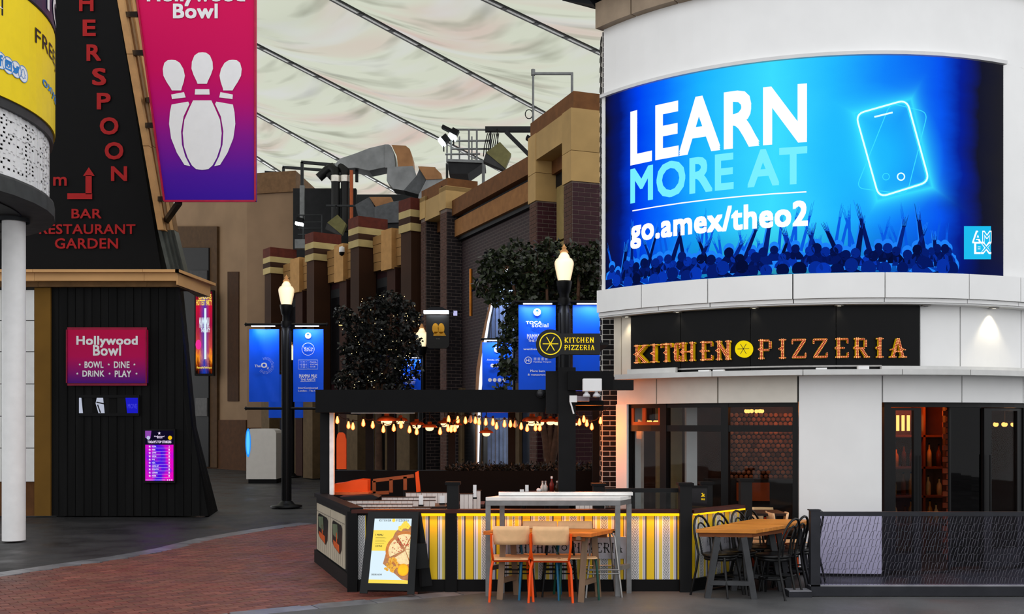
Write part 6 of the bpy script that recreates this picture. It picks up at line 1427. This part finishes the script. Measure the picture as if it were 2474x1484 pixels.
# ================================================================ MESH BARRIER ON THE RIGHT
mbx = thing('mesh_barrier', 'grey framed barrier with crinkled mesh screen at the right front', 'barrier', (3.6, 11.15, 0)); Yg = 11.2; fg = M('barrier_graphite', (44,45,50), .45, .3)
gx = lambda x: XX(x, Yg); gz = lambda y: ZZ(y, Yg)
XE = gx(2640)
MB().box(gx(1957), Yg-.03, .08, gx(1980), Yg+.05, gz(1234)).build('post', fg, mbx); MB().box(gx(1954), Yg-.035, gz(1234), gx(1981), Yg+.055, gz(1231)).build('post_cap', fg, mbx)
MB().box(gx(1980), Yg-.025, gz(1247), XE, Yg+.04, gz(1237)).build('top_rail', fg, mbx); MB().box(gx(1956), Yg-.06, 0.01, XE, Yg+.1, gz(1416)).build('base_rail', fg, mbx); MB().box(gx(1956), Yg-.03, gz(1417), XE, Yg+.05, gz(1413)).build('lower_rail', M('rail_light', (150,150,156), .35, .4), mbx)
MB().box(gx(1900), Yg-.1, 0, gx(1956), Yg+.12, .065).build('foot', fg, mbx); MB().box(gx(1902), Yg-.09, .065, gx(1955), Yg+.11, .072).build('foot_plate', M('rail_light', (150,150,156)), mbx)
MB().box(gx(1980), Yg+.012, gz(1413), XE, Yg+.018, gz(1247)).build('pane', glass('lilac_film', (226,224,240), .15, .5), mbx)
st = MB(); r7 = random.Random(9); rows = 9; hz = (gz(1248)-gz(1413))/rows
for j in range(rows):
    x = gx(1981)+r7.uniform(0,.03); z = gz(1413)+j*hz
    while x < XE-.03:
        l = hz*r7.uniform(.85,1.2); s = r7.uniform(.010,.03)
        a = V((x, Yg, z)); b = V((x+s*.4, Yg-.008, z+l*.5)); c = V((x+s*1.2, Yg, min(z+l, gz(1247))))
        st.tube([a, b, c], [.0022,.0036,.0022], 4, cap=False)
        if j < rows-1: st.tube([c, c+V((.022,0,r7.uniform(-.012,.0)))], .002, 3, cap=False)
        x += r7.uniform(.035,.052)*(1 if x < gx(2150) else .8)
st.build('wire_mesh', M('mesh_wire', (84,84,92), .35, .5), mbx, kind='stuff')
# ================================================================ TERRACE ROOF AND LIGHTS
YR = 13.6
roof = thing('terrace_canopy', 'flat black canopy over the terrace with a deep fascia board', 'canopy', P(1070,997,YR)); rz_ = ZZ(997,YR); fm = M('fascia_black', (6,6,7), .6, spec=.12)
MB().box(XX(762,YR), YR, rz_, XX(1345,YR), YR+.08, ZZ(942,YR)).build('fascia_board', fm, roof); MB().box(XX(1345,YR), YR, rz_, XX(1382,YR), YR+.08, ZZ(905,YR)).build('fascia_board', fm, roof)
MB().box(XX(762,YR), YR+.08, rz_+.1, XX(1460,YR), 17.0, rz_+.16).build('roof_deck', fm, roof); MB().box(XX(762,YR), YR+.08, rz_, XX(762,YR)+.1, 17.0, ZZ(942,YR)).build('side_fascia', fm, roof)
MB().box(XX(1376,14.2), 14.2, ZZ(993,14.2), XX(1458,14.2), 14.3, ZZ(968,14.2)).build('inner_beam', fm, roof); MB().box(XX(845,YR), YR+.1, rz_-.012, XX(1000,YR), YR+.16, rz_+.01).build('fascia_trim', steel, roof)
cpost = M('post_charcoal', (20,20,21), .7, spec=.15)
for nm, x0, x1, y0, Y in (('front_post',1349,1391,888,13.4),('box_cladding',1319,1350,897,13.45)): MB().box(XX(x0,Y), Y, 0 if nm == 'front_post' else ZZ(1000,Y), XX(x1,Y), Y+.14, ZZ(y0,Y)).build(nm, cpost, roof)
MB().box(XX(775,14.0), 13.95, .9, XX(797,14.0), 14.1, rz_+.1).build('corner_post', cpost, roof); MB().box(XX(796,13.9), 13.9, .93, XX(806,13.9), 13.98, rz_).build('blind_edge', M('blind_white', (238,236,232), .5), roof)
for x in (893, 945, 1092, 1236, 1462): MB().box(XX(x,16.9)-.06, 16.84, 0, XX(x,16.9)+.06, 16.96, rz_+.1).build('rear_post', cpost, roof)
MB().box(XX(1440,15.8)-.05, 15.8, 0, XX(1440,15.8)+.09, 15.95, rz_+.1).build('side_post', cpost, roof)
crb = thing('canopy_crossbeam', 'dark crossbeam between the canopy post and the round building', 'beam', P(1450,945,13.3))
MB().box(XX(1372,13.3), 13.3, ZZ(943,13.3), XX(1482,13.3), 13.4, ZZ(897,13.3)).build('beam', fm, crb); MB().box(XX(1482,13.3), 13.3, ZZ(943,13.3), XX(1531,13.3), 13.42, ZZ(918,13.3)).build('end_block', black, crb)
el = thing('emergency_light', 'white twin-spot emergency light box on the dark crossbeam', 'light', P(1430,945,13.2)); MB().box(XX(1408,13.2), 13.18, ZZ(946,13.2), XX(1454,13.2), 13.3, ZZ(915,13.2)).build('box', white_paint, el, bev=.01)
for x in (1417, 1441): MB().lathe([(.001,.05),(.02,.045),(.024,0),(.045,-.02),(.05,-.05),(.001,-.055)], P(x,950,13.22), 12).build('spot_head', M('spot_grey', (190,190,194), .3), el)
jb = thing('junction_box', 'white cable box and grey fittings beside the canopy post', 'box', P(1398,965,13.3)); MB().box(XX(1376,13.3), 13.28, ZZ(972,13.3), XX(1394,13.3), 13.34, ZZ(956,13.3)).build('box', white_paint, jb); MB().box(XX(1394,13.3), 13.3, ZZ(970,13.3), XX(1424,13.3), 13.36, ZZ(957,13.3)).build('fitting', M('fitting_mauve', (130,116,124), .4), jb); MB().tube([P(1378,972,13.28), P(1382,985,13.28), P(1386,1000,13.28)], .012, 6).build('cable', white_paint, jb)
cc_ = thing('dome_camera', 'small black dome camera on the canopy fascia', 'camera', P(1306,951,13.58)); c_ = P(1306,951,13.56)
MB().ball(c_, .052, 14, 8).build('dome', M('camera_dome', (44,45,48), .15), cc_); MB().tube([c_+V((0,.0,0)), c_+V((0,.05,0))], .058, 14).build('mount', blackmetal, cc_)
pj = thing('projecting_sign', 'black projecting sign with yellow pizza wheel, KITCHEN PIZZERIA in yellow', 'sign', P(1372,831,13.3)); Yj = 13.25
MB().pp([(1330+35*math.cos(a), 831+35*math.sin(a)) for a in [k*math.pi/16 for k in range(32)]], Yj, .09).build('disc', M('sign_black', (20,20,20), .4), pj); MB().pp([(1352,857),(1450,857),(1450,806),(1352,806)], Yj+.002, .086).build('plate', M('sign_black', (20,20,20)), pj)
m = MB(); fj = flat(Yj, .004); disc(m, fj, 1330, 831, 27, n=32, r0=.91)
for k in range(3): a = k*math.pi/3; line(m, fj, 1330-19*math.cos(a), 831-19*math.sin(a), 1330+19*math.cos(a), 831+19*math.sin(a), 2)
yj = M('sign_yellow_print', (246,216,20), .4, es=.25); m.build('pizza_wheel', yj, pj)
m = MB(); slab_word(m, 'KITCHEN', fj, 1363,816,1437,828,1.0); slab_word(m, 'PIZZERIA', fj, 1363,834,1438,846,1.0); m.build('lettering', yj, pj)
MB().box(XX(1450,13.3), 13.27, ZZ(834,13.3), XX(1470,13.3), 15.0, ZZ(828,13.3)).build('bracket', blackmetal, pj)
# pendants
pend = [(515,172,150,14.3),(627,172,112,15.0),(758,205,118,15.0),(862,225,112,15.4),(985,192,112,15.6),(1066,207,112,15.3),(1320,270,105,15.8),(1690,175,150,14.3),(1752,182,116,15.0),(1838,178,108,15.4),(1893,182,100,15.8),(2035,190,80,15.6)]
pos_words = ['first copper dome pendant from the left, high and wide','second copper dome pendant from the left','third copper dome pendant from the left','fourth copper dome pendant, hanging lower','fifth copper dome pendant, left of a close pair','sixth copper dome pendant, right of a close pair','lone low copper pendant in the middle of the terrace','large copper pendant left of the canopy post','copper pendant just behind the large one by the canopy post','third copper pendant left of the canopy post','copper pendant half hidden by the canopy post','copper pendant right of the canopy post']
g_bulb = E('pendant_glow', (255,200,140), 2.6)
for (cx, cy, w, Y), lab in zip(pend, pos_words):
    c = P(780+cx/3.343, 960+(cy+20)/3.343, Y); R_ = w/3.343*Y/F/2*1.12
    t = thing('pendant_lamp', lab, 'lamp', c, 'copper pendant lamps under the canopy')
    MB().lathe([(R_,-.0),(R_*.97,R_*.1),(R_*.8,R_*.3),(R_*.5,R_*.42),(R_*.27,R_*.47),(R_*.25,R_*.72),(.001,R_*.76)], c, 20).build('shade', copper, t)
    MB().lathe([(R_*.55,.01),(R_*.5,-R_*.25),(R_*.3,-R_*.4),(.001,-R_*.45)], c, 14).build('bulb', g_bulb, t)
    MB().tube([c+V((0,0,R_*.85)), (c.x, c.y, max(rz_+.1, c.z+R_*.9))], .008, 5).build('cord', black, t)
    lamp('POINT', 'pendant_light', c+V((0,0,-.1)), 2.6, (255,150,70), .05, t)
# festoon strings: cable with sockets and bulbs
strings = [[(117,172),(207,212),(243,222),(327,195),(403,210),(489,245),(573,235),(632,210),(700,248),(758,262)],[(947,262),(1012,238),(1036,243),(1066,240)],[(1016,165),(1090,170),(1152,175),(1192,165),(1232,175),(1262,185),(1316,188),(1374,190),(1403,220),(1467,202),(1515,203),(1555,205),(1602,222),(1650,237),(1718,232),(1752,232)],[(2072,190),(2108,165),(2132,198),(2172,225),(2243,178)]]
def bulb_mat():
    t = NT('festoon_bulb'); lw = t.n.new('ShaderNodeLayerWeight'); lw.inputs[0].default_value = .5; e = t.n.new('ShaderNodeEmission')
    t.L(t.mix(t.map(lw.outputs['Facing'], .05, .6, 0, 1), lin((255,196,110)), lin((255,84,10))), e.inputs[0]); t.L(t.map(lw.outputs['Facing'], .05, .7, 3.0, 1.3), e.inputs[1]); t.L(e.outputs[0], t.out.inputs[0]); return t.mat
fest = bulb_mat(); unl = M('unlit_bulb', (200,180,160), .1)
for si, (st_, lab) in enumerate(zip(strings, ('string of warm filament bulbs along the left half of the canopy','short string of warm bulbs below the close pair of pendants','string of warm filament bulbs along the middle of the canopy','short string of warm bulbs right of the canopy post'))):
    Y = 13.9+.15*si; pp_ = [P(780+x/3.343, 960+(y-22)/3.343, Y) for x, y in st_]
    t = thing('festoon_lights', lab, 'string lights', pp_[0], 'festoon strings under the canopy')
    cpts = []
    for a, b in zip(pp_, pp_[1:]):
        for k in range(4): p = a.lerp(b, k/4); p.z += .03-.035*math.sin(math.pi*k/4); cpts.append(p)
    cpts.append(pp_[-1]+V((0,0,.03)))
    MB().tube([cpts[0]+V((-.12,0,.12))]+cpts+[cpts[-1]+V((.12,0,.1))], .005, 5).build('cable', M('festoon_cable', (40,24,18), .5), t)
    for p, (x, y) in zip(pp_, st_):
        MB().tube([p+V((0,0,.03)), p+V((0,0,-.008))], .013, 8).build('socket', black, t)
        MB().lathe([(.01,-.005),(.02,-.035),(.03,-.07),(.027,-.098),(.001,-.115)], p, 10).build('bulb', unl if (x, y) in ((1192,165),(1555,205)) else fest, t)
    if si != 1: lamp('POINT', 'festoon_glow', pp_[len(pp_)//2]+V((0,-.1,-.12)), 24, (255,130,50), .15, t)
# ================================================================ TERRACE FURNITURE
bwm = M('bench_white', (214,204,198), .5, var=.06, sc=3, rand=.05)
def bench(label, x0, x1, Y, ytop, n, drop=.5, ends=True):
    t = thing('booth_bench', label, 'bench', P((x0+x1)/2, 1300, Y), 'white boarded booth benches'); zt_ = ZZ(ytop, Y); xa, xb = XX(x0,Y), XX(x1,Y); t.location.z = 0; WL[t.name] = t.location.copy()
    for i in range(n): MB().box(xa+(xb-xa)*i/n+.002, Y, .1, xa+(xb-xa)*(i+1)/n-.002, Y+.035, zt_-.006).build('board', bwm, t)
    MB().box(xa-.01, Y-.006, zt_-.007, xb+.01, Y+.05, zt_).build('cap_rail', M('bench_cap', (40,26,24), .5), t); MB().box(xa, Y+.05, .35, xb, Y+.4, .44).build('seat', M('bench_seat', (60,40,34), .6), t); MB().box(xa, Y+.03, 0, xb, Y+.07, .1).build('kick_board', black, t)
bench('nearest low white boarded bench just inside the front barrier', 880, 1040, 11.95, 1226, 13); bench('second white boarded bench, shorter, behind the nearest', 862, 996, 12.35, 1218, 11); bench('third white boarded bench from the front, with a menu card on its end', 835, 1051, 12.8, 1209, 16); bench('fourth white boarded bench, set to the right', 922, 1051, 13.25, 1201, 10); bench('farthest white boarded bench, left of the capped post', 980, 1082, 13.6, 1190, 8)
bench('white boarded bench end just right of the first capped post', 1111, 1142, 12.6, 1193, 3); bench('white boarded bench end with a napkin holder on it, left of the bar table', 1143, 1161, 13.1, 1185, 2); bench('white boarded bench beyond the right half of the bar table', 1375, 1462, 13.4, 1189, 7)
ctb = thing('curved_table', 'dark round-ended table at the left end of the terrace', 'table', P(880,1205,13.0)); MB().pp([(820,1201),(900,1196),(915,1202),(905,1208),(830,1209)], 13.0, .3).build('top', M('table_black', (24,22,24), .35), ctb); MB().tube([P(870,1205,13.2), V((XX(870,13.2), 13.2, 0))], .05, 8).build('pedestal', blackmetal, ctb)
otm = M('orange_lacquer', (216,84,18), .4, var=.15, sc=1.5)
ob = MB().pp([(813,1134),(836,1134),(836,1062),(833,1050),(828,1045),(819,1045),(815,1050),(813,1062)], 16.0, .06).build('arched_panel', otm, None, at=P(824,1134,16)); tag(ob, 'orange arch-topped panel at the back left of the terrace', 'panel')
oc = thing('orange_banquette', 'curved orange banquette lit by the bulbs at the left corner of the terrace', 'seat', P(850,1190,14.2)); oq = [(800,1195),(888,1195),(888,1160),(870,1159),(845,1163),(825,1168),(806,1170)]
MB().pp(oq, 14.25, .3).build('back', otm, oc); MB().rect(800,1196,890,1190,14.1,.4).build('seat', M('orange_seat_top', (190,96,50), .4), oc)
wfm = M('timber_frame', (140,84,48), .5); wf_ = thing('timber_screen', 'slanted timber framed screen in the middle distance of the terrace', 'screen', P(950,1195,15)); 
for a, b in (((902,1162),(1000,1150)),((902,1192),(940,1190)),((904,1162),(904,1192)),((945,1158),(945,1190)),((979,1152),(979,1184))): MB().bar(P(*a,15.0), P(*b,15.0), .05).build('rail', wfm, wf_)
MB().tube([V((XX(904,15.0),15,0)), P(904,1192,15.0)], .03, 6).tube([V((XX(979,15.0),15,0)), P(979,1184,15.0)], .03, 6).build('leg', blackmetal, wf_)
oa = thing('orange_menu_stand', 'narrow orange menu stand behind the booth benches', 'stand', P(1010,1190,14.6)); MB().pp([(1006,1190),(1016,1188),(1011,1138),(1003,1142)], 14.6, .04).build('board', otm, oa); MB().pp([(1008,1189),(1018,1187),(1018,1240),(1008,1240)], 14.62, .03).build('stand', blackmetal, oa)
bkb = thing('rear_planter', 'long black planter wall closing the back of the terrace', 'planter', P(1100,1190,16.6)); MB().box(XX(806,16.6), 16.6, 0, XX(1455,16.6), 16.95, ZZ(1138,16.6)).build('trough', fm, bkb)
lv = MB(); r8 = random.Random(6)
for i in range(2600):
    p = V((r8.uniform(XX(1080,16.7), XX(1450,16.7)), r8.uniform(16.62,16.95), ZZ(1140,16.7)+abs(r8.gauss(0,.05)))); a = V((r8.gauss(0,1), r8.gauss(0,1), abs(r8.gauss(.6,1)))).normalized(); s = a.cross(V((r8.gauss(0,1), 1, 0))).normalized(); lv.add([p, p+a*.035+s*.012, p+a*.07, p+a*.035-s*.012], [(0,1,2,3)])
lv.build('foliage', leaf_mat('hedge_dark', (10,12,10), (26,30,22)), bkb, kind='stuff')
def small_table(label, x, Y, z, w=.6): 
    t = thing('cafe_table', label, 'table', (XX(x,Y), Y, 0), 'small dark terrace tables'); X = XX(x,Y); MB().box(X-w/2, Y-.28, z-.03, X+w/2, Y+.28, z).build('top', M('cafe_top', (40,30,28), .4), t); MB().tube([(X,Y,.02),(X,Y,z-.03)], .04, 8).build('pedestal', blackmetal, t); MB().lathe([(.001,.02),(.22,.02),(.22,0)], (X,Y,0), 14).build('base', blackmetal, t)
small_table('small dark table carrying a menu card, between the booth benches', 1034, 13.05, .86, .5); small_table('small dark table with a napkin holder right of the first capped post', 1125, 13.4, .86, .5); small_table('dark table with sauce bottles left of the canopy post', 1322, 13.9, .97, .6); small_table('dark table with a menu card behind the bar table', 1265, 13.7, .97, .6); small_table('white-edged table beyond the second trestle table', 1852, 12.75, .8, .4)
def card(label, x0, x1, y0, y1, Y, nm='menu_card'):
    t = thing(nm, label, 'menu card' if nm == 'menu_card' else 'napkin holder', P((x0+x1)/2, y1, Y), 'menu cards and holders on the terrace'); MB().rect(x0,y1,x1,y0,Y,.012).build('card', white_paint, t); MB().rect(x0-1,y1,x1+1,y1-4,Y-.004,.03).build('clip', blackmetal, t)
card('white menu card standing on the third bench', 1012,1022,1197,1224,12.7); card('white menu card in a holder left of the first capped post', 1062,1074,1198,1220,13.0); card('white napkin holder on the bench end right of the first post', 1143,1151,1172,1206,12.95, 'napkin_holder'); card('white menu card behind the left part of the bar table', 1256,1266,1183,1193,13.5); card('beige menu card standing behind the bar table', 1269,1277,1172,1192,13.55); card('white card at the rear table beside the canopy post', 1377,1383,1172,1192,13.6)
for i, (x, c, lab) in enumerate(((1333,(120,30,22),'tall red sauce bottle with white cap on the table left of the canopy post'),(1311,(210,200,190),'clear glass cruet on the table left of the canopy post, left one'),(1318,(206,196,188),'clear glass cruet on the table left of the canopy post, right one'),(1346,(60,40,26),'brown sauce bottle beside the canopy post'))):
    zb_ = .97; k = 1.25 if i == 0 else .9; o = MB().lathe([(.001,0),(.03,0),(.03,.09*k),(.012,.125*k),(.012,.15*k),(.001,.15*k)], (XX(x,13.8),13.8,zb_), 10).build('sauce_bottle', M('bottle_%d' % i, c, .2), None, at=(XX(x,13.8),13.8,zb_)); tag(o, lab, 'bottle', 'bottles on the terrace table')
    MB().lathe([(.014,.15*k),(.014,.175*k),(.001,.175*k)], (XX(x,13.8),13.8,zb_), 8).build('cap', white_paint if i == 0 else steel, o)
nc = MB().ball((XX(1301,13.8),13.8,1.0), .03, 8, 5).ball((XX(1304,13.8),13.78,1.0), .025, 8, 5).build('napkin', white_paint, None, at=(XX(1301,13.8),13.8,.97)); tag(nc, 'crumpled white napkin at the left end of the sauce table', 'napkin')
# red fire notice on the cladding
fn_ = MB().rect(1494,1108,1499,1080,14.6,.01).build('notice', M('red_notice', (200,30,24), .4), None, at=P(1496,1108,14.6)); tag(fn_, 'narrow red and white notice on the cladding beside the brick pier', 'notice')
lamp('POINT', 'terrace_glow', (XX(1420,14.3), 14.3, 1.75), 5, (255,120,50), .2)

wl_ = MB().box(XX(1140.5,27.6), 27.6, ZZ(1110,27.6), XX(1143.5,27.6), 28.1, ZZ(1084,27.6)).build('light_strip', E('cold_strip', (235,245,255), 1.5), None, at=P(1142,1110,27.6)); tag(wl_, 'thin vertical white light strip seen through the terrace, left of centre', 'light')

amb = E('amber_filament', (255,176,90), 2.6)
for x, y, Y, k, lab in ((1822,992,15.3,1.0,'amber lamp cluster glowing behind the top right window panes'), (1577,1018,14.75,.6,'small glass lamp glowing behind the timber framed top left pane'), (2427,1024,14.7,1.1,'ring-shaped amber ceiling lamp behind the right door pane')):
    c = P(x,y,Y); t = thing('indoor_lamp', lab, 'lamp', c, 'amber lamps inside the pizzeria')
    MB().tube([c+V((.13*k*math.cos(a),.13*k*math.sin(a),.02)) for a in [i*math.pi/8 for i in range(17)]], .008, 6).build('ring', blackmetal, t)
    for i in range(6):
        a = i*math.pi/3; MB().ball(c+V((.12*k*math.cos(a),.12*k*math.sin(a),-.01)), .026*k+.006, 8, 5).build('bulb', amb, t)
    MB().tube([c+V((0,0,.02)), (c.x, c.y, 2.36)], .008, 5).build('cord', black, t)
    for i in range(3): a = i*math.pi/3; MB().tube([c+V((.13*k*math.cos(a),.13*k*math.sin(a),.02)), c-V((.13*k*math.cos(a),.13*k*math.sin(a),-.02))], .006, 5).build('spoke', blackmetal, t)
